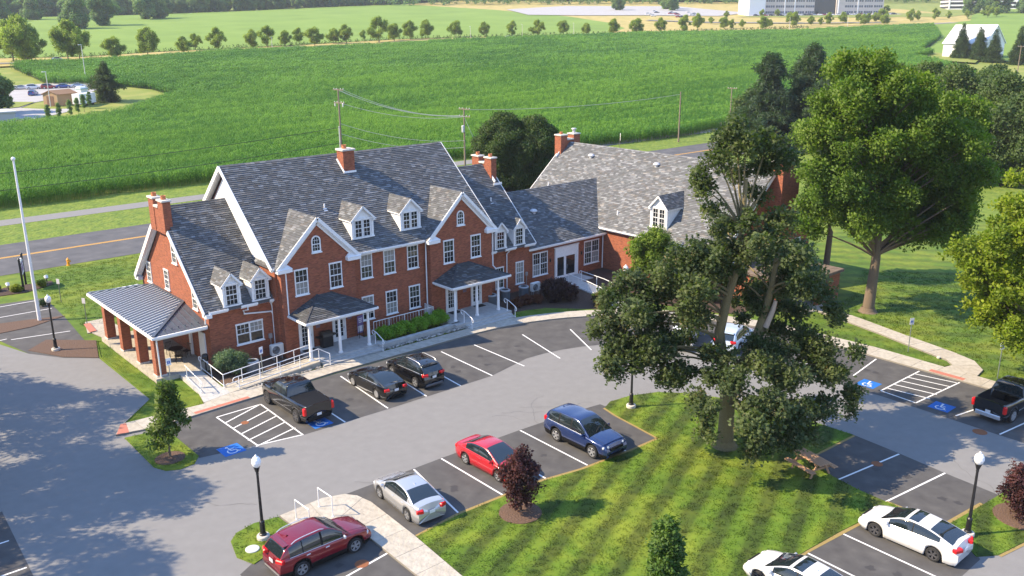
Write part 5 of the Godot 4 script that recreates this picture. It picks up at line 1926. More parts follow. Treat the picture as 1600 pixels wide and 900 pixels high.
	for q in [[V(-25, 7.6, -112.5), V(73.1, 7.4, -124.4), 1.2, M.black_metal], [V(-25, 6.2, -112.5), V(73.1, 5.0, -124.4), 1.3, M.black_metal]]:
		wire(q, "upper dark thick cable crossing the verge at the far left" if q[2] < 1.25 else "lower dark thick cable crossing the verge at the far left")
	wire([V(91.5, 9.5, -116.3), V(143.4, 9.4, -113.0), 0.8], "thin wire from the transformer pole to the bare pole")
	# signs on the far verge
	for q in [[126.5, -113.5, 0.9, 1.3, 2.4, "small white sign on a post behind the right roof ridge"], [150.5, -103.5, 1.5, 1.7, 2.0, "white board at the roadside left of the big trees"]]:
		var o := thing("roadside_sign", q[5], "sign", V(q[0], 0, q[1]), 0.8)
		mb = MB.new()
		mb.box(V(0, q[4] / 2, 0), V(0.08, q[4], 0.08))
		put("post", mb.mesh(M.pole_wood), o)
		mb = MB.new()
		mb.cbox(V(0, q[4], 0.06), V(q[2], q[3], 0.04), 0.01)
		put("sign_plate", mb.mesh(M.white), o)
	# air conditioning
	ac_round(V(24.1, 0.1, -54.6), "round grey condenser unit in the bed by the blue green juniper")
	ac_round(V(46.3, 0.05, -55.6), "round condenser unit tucked behind the right porch column")
	ac_round(V(48.1, 0.05, -55.9), "round condenser unit under the downspout, middle of three")
	ac_round(V(50.0, 0.05, -55.6), "round condenser unit beside the white box condenser")
	ac_split(V(26.6, 0.1, -55.9), "white box condenser with a round fan by the ramp")
	ac_split(V(51.0, 0.05, -55.2), "white box condenser with a round fan beside the dark shrub bed")
	# black mailbox-like bin at the portico corner
	var ml := thing("mail_box", "black box on a post at the corner of the portico", "mailbox", V(21.7, 0.1, -56.7), -0.4)
	mb = MB.new()
	mb.box(V(0, 0.5, 0), V(0.1, 1.0, 0.1))
	put("post", mb.mesh(M.black_metal), ml)
	mb = MB.new()
	mb.cbox(V(0, 1.15, 0), V(0.42, 0.42, 0.5), 0.08)
	put("box", mb.mesh(M.black_metal), ml)
	# gas grill on the left porch
	var g := thing("gas_grill", "black covered gas grill between the two doors of the left porch", "grill", V(30.1, 0.42, -55.0))
	mb = MB.new()
	mb.cbox(V(0, 0.42, 0), V(0.85, 0.8, 0.55), 0.05)
	put("cart", mb.mesh(M.black_metal), g)
	mb = MB.new()
	mb.prism(PackedVector2Array([Vector2(-0.3, 0.82), Vector2(0.3, 0.82), Vector2(0.28, 1.0), Vector2(0.12, 1.16), Vector2(-0.15, 1.18), Vector2(-0.28, 1.02)]), V(-0.38, 0, 0), Vector3(0, 0, 1), UP, V(0.76, 0, 0))
	put("lid", mb.mesh(mat(0.06, 0.055, 0.05, 0.35)), g)
	for x in [-0.62, 0.62]:
		mb = MB.new()
		mb.cbox(V(x, 0.84, 0), V(0.38, 0.05, 0.45), 0.01)
		put("side_shelf", mb.mesh(M.black_metal), g)
	# easel sign by the left porch
	var ea := thing("banner_sign", "purple and white banner on a stand at the right end of the left porch", "sign", V(33.0, 0.42, -55.0), 0.15)
	mb = MB.new()
	mb.cbox(V(0, 1.05, 0), V(0.55, 1.35, 0.04), 0.01)
	var bf := put("banner", mb.mesh(mat(0.15, 0.10, 0.24, 0.6)), ea)
	mb = MB.new()
	mb.box(V(0, 0.72, 0.023), V(0.52, 0.45, 0.006))
	for k in 3:
		mb.box(V(0, 1.5 - k * 0.14, 0.023), V(0.36 - 0.05 * k, 0.07, 0.006))
	put("lettering", mb.mesh(mat(0.6, 0.58, 0.62, 0.6)), bf)
	mb = MB.new()
	for x in [-0.22, 0.22]:
		mb.bar(V(x, 0, 0.12), V(x * 0.6, 1.5, -0.03), 0.03, 0.03)
	mb.bar(V(0, 0, -0.4), V(0, 1.4, -0.04), 0.03, 0.03)
	put("stand", mb.mesh(M.black_metal), ea)
	# door mats
	for x in [28.75, 41.95, 44.55]:
		mb = MB.new()
		mb.cbox(V(x, 0.432, -55.05), V(0.95, 0.02, 0.62), 0.006)
		tag(put("door_mat", mb.mesh(mat(0.02, 0.02, 0.022, 1.0))), {28.75: "black mat before the left door of the left porch", 41.95: "black mat before the left door of the right porch", 44.55: "black mat before the right door of the right porch"}[x], "door mat", "door mats on the porches")
	# patio table and chairs under the portico
	var pt := thing("patio_table", "dark round metal table in the shade of the portico", "table", V(21.1, 0.3, -60.4))
	mb = MB.new()
	mb.lathe(Vector3.ZERO, [[0.5, 0.7], [0.5, 0.73], [0.0, 0.735]], 20)
	put("table_top", mb.mesh(M.black_metal), pt)
	for k in 4:
		mb = MB.new()
		var a := TAU * k / 4.0 + 0.4
		mb.bar(V(cos(a) * 0.42, 0, sin(a) * 0.42), V(cos(a) * 0.3, 0.7, sin(a) * 0.3), 0.035, 0.035)
		put("leg", mb.mesh(M.black_metal), pt)
	var ch := thing("patio_chair", "dark metal chair on the wall side of the portico table", "chair", V(21.75, 0.3, -60.2), -1.3, "chairs round the portico table")
	mb = MB.new()
	mb.cbox(V(0, 0.44, 0), V(0.46, 0.04, 0.46), 0.01)
	put("seat", mb.mesh(M.black_metal), ch)
	mb = MB.new()
	for k in 5:
		mb.bar(V(-0.2 + k * 0.1, 0.46, -0.21), V(-0.2 + k * 0.1, 0.92, -0.29), 0.025, 0.015)
	mb.bar(V(-0.23, 0.92, -0.29), V(0.23, 0.92, -0.29), 0.04, 0.03)
	put("backrest", mb.mesh(M.black_metal), ch)
	for k in 4:
		mb = MB.new()
		mb.box(V(0.2 if k & 1 else -0.2, 0.21, 0.2 if k & 2 else -0.2), V(0.03, 0.42, 0.03))
		put("leg", mb.mesh(M.black_metal), ch)
	copy(ch, "dark metal chair at the far end of the portico table", V(21.0, 0.3, -61.2), 0.1)
	copy(ch, "dark metal chair on the car park side of the portico table", V(20.9, 0.3, -59.5), PI - 0.2)
	# picnic table
	var pc := thing("picnic_table", "brown wooden picnic table at the edge of the island lawn", "picnic table", V(40.05, 0.05, -21.7), 1.32)
	for k in 5:
		mb = MB.new()
		mb.cbox(V(0, 0.75 + 0.003 * (k % 2), -0.30 + k * 0.15), V(1.85, 0.045, 0.138), 0.008)
		put("plank", mb.mesh(M.wood), pc)
	for s in [-0.72, 0.72]:
		for k in 2:
			mb = MB.new()
			mb.cbox(V(0, 0.44, s + (k - 0.5) * 0.15), V(1.85, 0.045, 0.138), 0.008)
			put("bench_plank", mb.mesh(M.wood), pc)
	for x in [-0.62, 0.62]:
		for s in [-1.0, 1.0]:
			mb = MB.new()
			mb.bar(V(x, 0, s * 0.62), V(x, 0.73, s * 0.2), 0.045, 0.10)
			put("leg", mb.mesh(M.wood), pc)
		mb = MB.new()
		mb.bar(V(x + 0.05, 0.38, -0.8), V(x + 0.05, 0.38, 0.8), 0.04, 0.10)
		mb.bar(V(x + 0.05, 0.69, -0.36), V(x + 0.05, 0.69, 0.36), 0.04, 0.08)
		put("brace", mb.mesh(M.wood), pc)
	pc.scale = Vector3.ONE * 1.08
	# flat white lid in the small corner lawn
	mb = MB.new()
	mb.lathe(V(14.45, 0.05, -34.6), [[0.32, 0.0], [0.32, 0.04], [0.28, 0.055], [0.0, 0.06]], 18)
	tag(put("access_cover", mb.mesh(mat(0.5, 0.53, 0.5, 0.6))), "pale round cover in the small corner lawn left of the lamp post", "cover")
	mb = MB.new()
	mb.lathe(V(61.75, 0.04, -24.6), [[0.13, 0.0], [0.13, 0.1], [0.0, 0.13]], 10)
	tag(put("marker_stone", mb.mesh(M.stone)), "small white stone at the tip of the grass wedge", "stone")


# ---------------------------------------------------------------- cars
func curve(k: Array, z: float) -> float:
	if z <= k[0][0]:
		return k[0][1]
	for i in k.size() - 1:
		if z <= k[i + 1][0]:
			var a = k[maxi(i - 1, 0)]
			var b = k[i]
			var c = k[i + 1]
			var d = k[mini(i + 2, k.size() - 1)]
			var L: float = c[0] - b[0]
			var t: float = (z - b[0]) / L
			var s1: float = (c[1] - b[1]) / L
			var m0: float = s1 if i == 0 else ((b[1] - a[1]) / (b[0] - a[0]) + s1) * 0.5
			var m1: float = s1 if i == k.size() - 2 else ((d[1] - c[1]) / (d[0] - c[0]) + s1) * 0.5
			return (2 * t * t * t - 3 * t * t + 1) * b[1] + (t * t * t - 2 * t * t + t) * m0 * L + (-2 * t * t * t + 3 * t * t) * c[1] + (t * t * t - t * t) * m1 * L
	return k[-1][1]


func paint(r: float, g: float, b: float, metal := 0.25) -> StandardMaterial3D:
	var m := mat(r, g, b, 0.22 if r + g + b > 0.06 else 0.12, metal)
	m.clearcoat_enabled = true
	m.clearcoat = 1.0
	m.clearcoat_roughness = 0.06
	return m


# c: L W H gc, wr wheel radius, fa / ra axle positions, hood [[z, y]...] outline of bonnet, belt and boot,
# roof [[z, y]...] from the foot of the rear window to the foot of the windscreen; rt / wt ends of the roof
func car(called: String, label: String, category: String, at: Vector3, turn: float, p: Material, c: Dictionary) -> Node3D:
	var lite: bool = c.get("lite", false)
	var o := thing(called, label, category, at, turn, c.get("group", ""))
	var L: float = c.L
	var W: float = c.W / 2.0
	var gc: float = c.gc
	var wr: float = c.wr
	var kind: String = c.get("kind", "sedan")
	var step := 0.28 if lite else 0.06
	var n := int(L / step)
	var bed: Array = c.get("bed", [])
	var open_bed: bool = c.get("open_bed", false)
	var rows := []
	for i in n + 1:
		var z := -L / 2 + L * i / n
		var t := z / (L / 2)
		var hw := W * (1.0 - (0.20 if t > 0 else 0.14) * pow(absf(t), 7.0))
		var belt := curve(c.belt, z)
		var top := curve(c.hood, z)
		var yb := gc
		for ax in [c.fa, c.ra]:
			var ra := wr + 0.075
			if absf(z - ax) < ra:
				yb = maxf(yb, wr * 0.97 + sqrt(ra * ra - (z - ax) * (z - ax)))
		yb = minf(yb, belt - 0.12)
		var endk := smooth(0.86, 1.0, absf(t))
		var in_bed: bool = bed.size() and z > bed[0] and z < bed[1]
		var r := []
		var raw := [[0.0, gc + 0.06], [hw * 0.84, maxf(gc + 0.03, yb - 0.02)], [hw * 0.965, yb], [hw * 0.995, lerpf(yb, belt, 0.30)], [hw * 1.0, lerpf(yb, belt, 0.58)], [hw * 0.99, lerpf(yb, belt, 0.84)], [hw * 0.945, belt],
			[hw * 0.84, lerpf(belt, top, 0.75)], [hw * 0.72, top], [hw * 0.36, top + 0.022], [0.0, top + 0.03]]
		if in_bed and open_bed:
			raw[7] = [hw * 0.87, belt + 0.01]
			raw[8] = [hw * 0.84, belt - 0.48]
			raw[9] = [hw * 0.4, belt - 0.5]
			raw[10] = [0.0, belt - 0.5]
		for q in raw:
			var rel: float = (q[1] - gc) / maxf(top - gc, 0.2)
			var zz: float = z - signf(t) * endk * (0.16 * pow(maxf(rel - 0.45, 0.0) / 0.55, 2.0) * c.get("rake", 1.0) + 0.10 * pow(maxf(0.3 - rel, 0.0) / 0.3, 2.0))
			r.append(Vector3(q[0], q[1], zz))
		rows.append(r)
	var full := []
	for r in rows:
		var q := []
		for j in range(r.size() - 1, 0, -1):
			q.append(Vector3(-r[j].x, r[j].y, r[j].z) if j < r.size() else r[j])
		# from the left bottom over the top to the right bottom
		var ring := []
		for j in range(1, r.size()):
			ring.append(Vector3(-r[j].x, r[j].y, r[j].z))
		for j in range(r.size() - 2, 0, -1):
			ring.append(r[j])
		full.append(ring)
	var C: int = full[0].size()
	var lower := 1 if c.get("cladding", false) else -1
	var body := MB.new()
	body.grid(full, func(i: int, j: int) -> bool:
		var jj := mini(j, C - 2 - j)
		if jj <= lower:
			return false
		if bed.size() and full[i][0].z > bed[0] - 0.02 and full[i + 1][0].z < bed[1] + 0.02 and jj >= 6:
			return false
		return true)
	# nose and tail
	for e in [0, n]:
		var r: Array = full[e]
		var mid := Vector3(0, (r[0].y + r[C / 2].y) / 2, r[0].z + (0.02 if e else -0.02))
		for j in C:
			var jn := (j + 1) % C
			if e:
				body.tri(mid, r[jn], r[j])
			else:
				body.tri(mid, r[j], r[jn])
	put("body", body.mesh(p), o)
	if lower >= 0:
		var cl := MB.new()
		cl.grid(full, func(_i: int, j: int) -> bool: return mini(j, C - 2 - j) <= lower)
		put("lower_trim", cl.mesh(M.plastic), o)
	if bed.size():
		var bd := MB.new()
		bd.grid(full, func(i: int, j: int) -> bool:
			return mini(j, C - 2 - j) >= 6 and full[i][0].z > bed[0] - 0.02 and full[i + 1][0].z < bed[1] + 0.02)
		put("bed_floor" if open_bed else "bed_cover", bd.mesh(M.plastic), o)
	var under := MB.new()
	under.span(Vector3(-W * 0.84, gc + 0.02, -L / 2 + 0.25), Vector3(W * 0.84, gc + 0.3, L / 2 - 0.25))
	put("underbody", under.mesh(M.tyre), o)
	# cabin
	var rz: Array = c.roof
	var zb: float = rz[0][0]
	var zc: float = rz[-1][0]
	var m := int((zc - zb) / (0.2 if lite else 0.05))
	var g := []
	var zs := []
	for i in m + 1:
		var z := zb + (zc - zb) * i / m
		var hw := W * (1.0 - 0.17 * pow(absf(z / (L / 2)), 6.0))
		var belt := curve(c.belt, z) - 0.01
		var yr := maxf(curve(rz, z), belt + 0.004)
		var k := clampf((yr - belt) / (c.H - belt), 0.0, 1.0)
		var xt: float = hw * (0.935 - c.get("tumble", 0.19) * k)
		var h := [[hw * 0.94, belt], [hw * (0.94 - 0.075 * k), lerpf(belt, yr, 0.48)], [xt, lerpf(belt, yr, 0.93)], [xt - 0.085 * (0.4 + 0.6 * k), yr], [xt * 0.45, yr + 0.02 * k], [0.0, yr + 0.028 * k]]
		var ring := []
		for q in h:
			ring.append(Vector3(-q[0], q[1], z))
		for j in range(h.size() - 2, -1, -1):
			ring.append(Vector3(h[j][0], h[j][1], z))
		g.append(ring)
		zs.append(z)
	var rt: float = c.rt
	var wt: float = c.wt
	var pil: Array = c.get("pillars", [])
	var side_lo: float = c.get("side_lo", zb + 0.3)
	var side_hi: float = c.get("side_hi", zc - 0.35)
	var sun: Array = c.get("sunroof", [])
	var what := func(i: int, j: int) -> int:
		var z: float = (zs[i] + zs[i + 1]) * 0.5
		var jj := mini(j, 9 - j)
		if jj <= 1:
			if z < side_lo or z > side_hi:
				return 0
			for b in pil:
				if absf(z - b) < 0.035:
					return 4
			return 1
		if jj == 2:
			return 0
		if z > wt:
			return 2
		if z < rt:
			return 3
		if sun.size() and z > sun[0] and z < sun[1]:
			return 5
		return 0
	var names := ["cabin", "side_window", "windscreen", "rear_window", "pillar", "sunroof"]
	var mats := [p, M.car_glass, M.car_glass, M.car_glass, M.plastic, M.car_glass]
	for k in 6:
		for half in ([0, 1] if k == 1 else [0]):
			var q := MB.new()
			q.grid(g, func(i: int, j: int) -> bool: return what.call(i, j) == k and (k != 1 or (j < 5) == (half == 0)))
			if q.v.size():
				put(names[k], q.mesh(mats[k]), o)
	# wheels
	for s in [-1.0, 1.0]:
		for ax in [c.fa, c.ra]:
			wheel(o, Vector3(s * (W - 0.12), wr, ax), s, wr, c.get("rim", M.alloy), c.get("spokes", 5), lite)
	if lite:
		for s in [-1.0, 1.0]:
			var tl := MB.new()
			tl.cbox(Vector3(s * W * 0.72, curve(c.belt, -L / 2) - 0.2, -L / 2 + 0.06), Vector3(0.3, 0.16, 0.16), 0.03)
			put("tail_light", tl.mesh(M.tail), o)
		return o
	# lights, plates, mirrors, handles
	for s in [-1.0, 1.0]:
		var q := MB.new()
		var hz := L / 2 - 0.27
		q.cbox(Vector3(s * W * 0.68, curve(c.belt, hz) - c.get("hl_drop", 0.10), hz), Vector3(0.42, c.get("hl_h", 0.15), 0.30), 0.05, Basis(UP, s * 0.42) * Basis(Vector3.RIGHT, 0.25))
		put("headlight", q.mesh(M.headlight), o)
		q = MB.new()
		var ty: float = curve(c.belt, -L / 2 + 0.1) - c.get("tl_drop", 0.16)
		q.cbox(Vector3(s * W * c.get("tl_x", 0.72), ty, -L / 2 + c.get("tl_in", 0.115)), Vector3(c.get("tl_w", 0.36), c.get("tl_h", 0.17), 0.24), 0.04, Basis(UP, s * -0.38 * c.get("tl_turn", 1.0)))
		put("tail_light", q.mesh(M.tail), o)
		q = MB.new()
		var mz := side_hi + 0.02
		q.cbox(Vector3(s * (W + 0.06), curve(c.belt, mz) + 0.08, mz), Vector3(0.20, 0.14, 0.11), 0.04)
		put("wing_mirror", q.mesh(c.get("mirror", p)), o)
		for z in c.get("handles", []):
			q = MB.new()
			q.cbox(Vector3(s * (W * 0.99), curve(c.belt, z) - 0.13, z), Vector3(0.05, 0.035, 0.2), 0.012)
			put("door_handle", q.mesh(c.get("handle", p)), o)
		q = MB.new()
		for z in c.get("seams", []):
			var y1 := curve(c.belt, z)
			q.bar(Vector3(s * (W * 0.972 + 0.006), gc + 0.12, z), Vector3(s * (W * 0.993 + 0.002), lerpf(gc, y1, 0.5), z), 0.008, 0.012)
			q.bar(Vector3(s * (W * 0.993 + 0.002), lerpf(gc, y1, 0.5), z), Vector3(s * (W * 0.945 + 0.003), y1, z), 0.008, 0.012)
		var hood := []
		for i in 7:
			var z := lerpf(zc + 0.02, L / 2 - 0.32, i / 6.0)
			hood.append(Vector3(s * W * 0.70, curve(c.hood, z) + 0.004, z))
		q.tube(hood, 0.006, 0.006, 4)
		if q.v.size():
			put("door_seam", q.mesh(M.tyre), o)
		if c.get("rails", false):
			q = MB.new()
			var pts := []
			for i in 9:
				var z := lerpf(rt + 0.1, wt - 0.25, i / 8.0)
				var y := curve(rz, z) + (0.055 if i > 0 and i < 8 else 0.0)
				pts.append(Vector3(s * W * 0.70, y, z))
			q.tube(pts, 0.02, 0.02, 6)
			put("roof_rail", q.mesh(M.rail), o)
		if c.get("chrome", false):
			q = MB.new()
			var pts := []
			for i in 10:
				var z := lerpf(side_lo, side_hi, i / 9.0)
				pts.append(Vector3(s * W * 0.945, curve(c.belt, z) + 0.0, z))
			q.tube(pts, 0.012, 0.012, 5)
			put("window_trim", q.mesh(M.rail), o)
	var q := MB.new()
	var fz := L / 2
	q.cbox(Vector3(0, lerpf(gc, curve(c.hood, fz - 0.1), 0.66), fz - 0.035), Vector3(W * 1.02, c.get("grille_h", 0.14), 0.09), 0.02)
	put("grille", q.mesh(M.plastic), o)
	q = MB.new()
	q.cbox(Vector3(0, gc + 0.12, fz - 0.06), Vector3(W * 1.15, 0.13, 0.08), 0.02)
	put("lower_grille", q.mesh(M.plastic), o)
	q = MB.new()
	q.cbox(Vector3(0, curve(c.belt, -L / 2) - c.get("plate", 0.30), -L / 2 + 0.005), Vector3(0.31, 0.16, 0.02), 0.004, Basis(Vector3.RIGHT, 0.0))
	put("licence_plate", q.mesh(M.plate), o)
	if c.has("bumper") or c.get("cladding", false) or bed.size():
		q = MB.new()
		q.cbox(Vector3(0, gc + 0.10, -L / 2 + 0.03), Vector3(W * 1.45, c.get("bump_h", 0.14), 0.10), 0.03)
		put("rear_bumper_trim", q.mesh(c.get("bumper", M.plastic)), o)
	if c.get("fin", true):
		q = MB.new()
		q.prism(PackedVector2Array([Vector2(0, 0), Vector2(0.18, 0), Vector2(0.03, 0.065)]), Vector3(-0.015, curve(rz, rt + 0.25) + 0.02, rt + 0.2), Vector3(0, 0, 1), UP, Vector3(0.03, 0, 0))
		put("antenna_fin", q.mesh(p), o)
	if c.get("spoiler", false):
		q = MB.new()
		q.cbox(Vector3(0, curve(rz, rt) + 0.005, rt - 0.12), Vector3(W * 1.3, 0.035, 0.26), 0.012)
		put("spoiler", q.mesh(p), o)
	q = MB.new()
	for s in [-0.3, 0.25]:
		q.bar(Vector3(s, curve(rz, zc - 0.08) + 0.035, zc - 0.06), Vector3(s + 0.5, curve(rz, zc - 0.3) + 0.03, zc - 0.28), 0.018, 0.014)
	put("wiper", q.mesh(M.tyre), o)
	return o


func wheel(o: Node3D, at: Vector3, s: float, r: float, rim: Material, spokes: int, lite: bool) -> void:
	var B := Basis(Vector3.BACK, -s * PI / 2)             # lathe axis points outwards
	var q := MB.new()
	var w := 0.11
	q.lathe(Vector3.ZERO, [[r * 0.66, w * 0.9], [r * 0.72, w], [r * 0.93, w * 0.92], [r, w * 0.55], [r, -w * 0.7], [r * 0.9, -w], [0.0, -w]] if false else [[r * 0.9, -w], [r, -w * 0.6], [r, w * 0.6], [r * 0.94, w * 0.95], [r * 0.72, w], [r * 0.66, w * 0.85]], 14 if lite else 28, B)
	q.lathe(Vector3.ZERO, [[r * 0.68, -w * 0.1], [0.0, -w * 0.1]], 16, B)
	var t := put("wheel", q.mesh(M.tyre), o, at)
	q = MB.new()
	if lite:
		q.lathe(Vector3.ZERO, [[r * 0.66, w * 0.8], [0.0, w * 0.7]], 10, B)
	else:
		q.lathe(Vector3.ZERO, [[r * 0.62, w * 0.5], [r * 0.64, w * 0.95], [r * 0.69, w * 0.97], [r * 0.69, w * 0.8]], 24, B)
		q.lathe(Vector3.ZERO, [[r * 0.17, w * 0.2], [r * 0.16, w * 0.78], [r * 0.1, w * 0.84], [0.0, w * 0.84]], 14, B)
		for k in spokes:
			var a := TAU * k / spokes
			for d in [-0.10, 0.10]:
				var e0 := B * Vector3(cos(a + d * 1.5) * r * 0.13, w * 0.74, sin(a + d * 1.5) * r * 0.13)
				var e1 := B * Vector3(cos(a + d * 1.7) * r * 0.65, w * 0.86, sin(a + d * 1.7) * r * 0.65)
				q.bar(e0, e1, r * 0.13, 0.03, B * UP)
	put("rim", q.mesh(rim), t)


func _cars() -> void:
	M.car_glass = mat(0.012, 0.018, 0.022, 0.03)
	M.car_glass.metallic_specular = 0.8
	M.plastic = mat(0.012, 0.012, 0.013, 0.55)
	M.plastic.metallic_specular = 0.25
	M.alloy = mat(0.55, 0.56, 0.58, 0.28, 0.7)
	M.dark_alloy = mat(0.12, 0.12, 0.13, 0.35, 0.5)
	M.rail = mat(0.72, 0.73, 0.75, 0.25, 0.6)
	M.tail = mat(0.55, 0.012, 0.014, 0.15)
	M.headlight = mat(0.55, 0.58, 0.62, 0.08)
	M.plate = mat(0.62, 0.64, 0.66, 0.5)
	var black := paint(0.005, 0.005, 0.006, 0.0)
	var pickup := {L = 5.88, W = 2.06, H = 1.92, gc = 0.36, wr = 0.42, fa = 1.92, ra = -1.82, belt = [[-2.94, 1.30], [0.0, 1.32], [1.3, 1.30], [2.94, 1.12]], hood = [[-2.94, 1.31], [-0.9, 1.32], [1.2, 1.36], [2.3, 1.30], [2.94, 1.14]],
		roof = [[-0.82, 1.30], [-0.62, 1.84], [-0.3, 1.90], [0.3, 1.92], [0.75, 1.86], [1.42, 1.34]], rt = -0.62, wt = 0.72, pillars = [-0.02, 0.06], side_lo = -0.55, side_hi = 0.98, bed = [-2.82, -0.92], tumble = 0.16, rake = 0.3, handles = [0.15, -0.5], seams = [1.05, 0.02, -0.72, -0.9],
		tl_h = 0.44, tl_w = 0.18, tl_x = 0.9, tl_drop = 0.28, tl_in = 0.08, tl_turn = 0.0, hl_h = 0.2, grille_h = 0.34, bump_h = 0.24, plate = 0.62, fin = true, spokes = 6, rim = M.dark_alloy}
	car("pickup_truck", "black crew cab pickup with a flat bed cover beside the hatched bay", "pickup", V(23.5, 0.011, -47.35), PI, black, pickup)
	var p2 := pickup.duplicate()
	p2.open_bed = true
	p2.rim = M.alloy
	p2.bumper = M.rail
	car("pickup_truck", "black pickup with an open bed and chrome rear bumper at the right edge", "pickup", V(56.35, 0.011, -17.75), PI / 2 - 0.10, black, p2)
	var coupe := {L = 4.78, W = 1.84, H = 1.40, gc = 0.17, wr = 0.33, fa = 1.47, ra = -1.36, belt = [[-2.39, 1.0], [-1.2, 0.98], [0.6, 0.93], [1.4, 0.88], [2.39, 0.66]], hood = [[-2.39, 1.03], [-1.7, 1.06], [0.9, 1.0], [1.6, 0.93], [2.39, 0.68]],
		roof = [[-2.05, 1.04], [-1.1, 1.32], [-0.35, 1.40], [0.2, 1.37], [1.12, 0.98]], rt = -0.75, wt = 0.22, pillars = [-0.18, -0.22], side_lo = -1.45, side_hi = 0.78, handles = [0.0, -0.95], seams = [0.9, -0.2, -1.05], chrome = true, spokes = 10, tl_drop = 0.2}
	car("parked_car", "black fastback sedan between the black pickup and the black SUV", "car", V(28.98, 0.011, -46.7), PI, black, coupe)
	var suv := {L = 4.62, W = 1.86, H = 1.70, gc = 0.22, wr = 0.36, fa = 1.36, ra = -1.33, belt = [[-2.31, 1.14], [-1.0, 1.10], [0.6, 1.04], [1.3, 1.0], [2.31, 0.82]], hood = [[-2.31, 1.10], [-1.8, 1.12], [0.9, 1.08], [1.5, 1.05], [2.31, 0.84]],
		roof = [[-2.24, 1.16], [-1.95, 1.48], [-1.5, 1.64], [-0.6, 1.70], [0.15, 1.66], [1.12, 1.08]], rt = -1.75, wt = 0.18, pillars = [-0.25, -0.29, -1.2], side_lo = -1.85, side_hi = 0.76, rails = true, cladding = true, spoiler = true, handles = [-0.05, -1.0], seams = [0.88, -0.27, -1.12], tl_drop = 0.1, tl_w = 0.42, chrome = true, bumper = M.dark_alloy}
	car("parked_car", "black SUV with silver roof rails, rightmost of the three black vehicles at the building", "car", V(31.88, 0.011, -46.5), PI, black, suv)
	var sedan := {L = 4.55, W = 1.76, H = 1.43, gc = 0.17, wr = 0.315, fa = 1.38, ra = -1.30, belt = [[-2.27, 0.98], [-1.2, 0.97], [0.6, 0.92], [1.4, 0.86], [2.27, 0.66]], hood = [[-2.27, 1.02], [-1.7, 1.05], [0.9, 0.98], [1.6, 0.91], [2.27, 0.68]],
		roof = [[-1.72, 1.05], [-0.98, 1.35], [-0.3, 1.43], [0.2, 1.41], [1.32, 0.95]], rt = -0.92, wt = 0.22, pillars = [-0.22], side_lo = -1.28, side_hi = 0.88, handles = [0.0, -0.9], seams = [1.0, -0.2, -1.0]}
	car("parked_car", "silver sedan beside the paved corner, tail towards the lawn", "car", V(22.1, 0.011, -33.2), PI - 0.07, paint(0.50, 0.51, 0.53, 0.55), sedan)
	var red := sedan.duplicate()
	red.L = 4.5
	red.spoiler = false
	red.sunroof = []
	car("parked_car", "bright red sedan facing the purple leaved tree", "car", V(27.72, 0.011, -33.35), 0.02, paint(0.46, 0.012, 0.022, 0.2), red)
	var big := {L = 4.95, W = 1.99, H = 1.78, gc = 0.24, wr = 0.38, fa = 1.48, ra = -1.35, belt = [[-2.47, 1.18], [-1.0, 1.14], [0.7, 1.10], [1.4, 1.06], [2.47, 0.90]], hood = [[-2.47, 1.14], [-1.9, 1.16], [1.0, 1.14], [1.6, 1.10], [2.47, 0.92]],
		roof = [[-2.40, 1.20], [-2.15, 1.58], [-1.7, 1.73], [-0.6, 1.78], [0.2, 1.74], [1.2, 1.14]], rt = -1.95, wt = 0.22, pillars = [-0.22, -0.26, -1.15, -1.2], side_lo = -2.05, side_hi = 0.82, cladding = true, handles = [0.0, -0.95], seams = [0.95, -0.24, -1.18], chrome = true, tl_drop = 0.05, tl_h = 0.24}
	car("parked_car", "dark blue large SUV parked nose to the lawn tip", "car", V(33.42, 0.011, -32.0), 0.0, paint(0.012, 0.030, 0.115, 0.3), big)
	var eq := suv.duplicate()
	eq.W = 1.84
	eq.L = 4.65
	eq.fin = true
	eq.mirror = M.rail
	eq.handle = M.rail
	car("parked_car", "dark red SUV with silver roof rails beside the small corner lawn", "car", V(16.5, 0.011, -32.15), PI / 2 + 0.02, paint(0.20, 0.008, 0.018, 0.35), eq)
	var civic := {L = 4.63, W = 1.80, H = 1.41, gc = 0.16, wr = 0.33, fa = 1.42, ra = -1.28, belt = [[-2.31, 1.02], [-1.2, 1.0], [0.6, 0.93], [1.4, 0.85], [2.31, 0.66]], hood = [[-2.31, 1.03], [-1.9, 1.06], [0.9, 0.97], [1.6, 0.90], [2.31, 0.68]],
		roof = [[-1.98, 1.07], [-1.1, 1.31], [-0.35, 1.41], [0.2, 1.39], [1.28, 0.95]], rt = -0.95, wt = 0.25, pillars = [-0.25], side_lo = -1.5, side_hi = 0.84, sunroof = [-0.36, 0.08], handles = [0.0, -0.95], seams = [0.95, -0.23, -1.08], rim = M.dark_alloy, tl_w = 0.46, tl_drop = 0.12}
	var white := paint(0.66, 0.66, 0.66, 0.0)
	car("parked_car", "white sedan with a sunroof, whole, beside the right lamp post", "car", V(37.5, 0.011, -14.95), PI, white, civic)
	car("parked_car", "white sedan with a sunroof cut off by the bottom edge", "car", V(30.25, 0.011, -16.35), PI, white, civic)
	var a := deg_to_rad(-33.0)
	car("parked_car", "white SUV behind the maple leaves, left of its trunks", "car", V(51.2, 0.011, -38.9), PI / 2 + 0.55, white, suv)
	car("parked_car", "pale blue white SUV behind the maple, between its trunks", "car", V(53.2, 0.011, -35.9), PI / 2 + 0.28, paint(0.50, 0.60, 0.72, 0.2), suv)
	# far away cars: coarser copies
	var far := {L = 4.7, W = 1.85, H = 1.65, gc = 0.22, wr = 0.35, fa = 1.38, ra = -1.33, belt = suv.belt, hood = suv.hood, roof = suv.roof, rt = -1.75, wt = 0.18, side_lo = -1.9, side_hi = 0.8, lite = true, group = "cars far beyond the fields"}
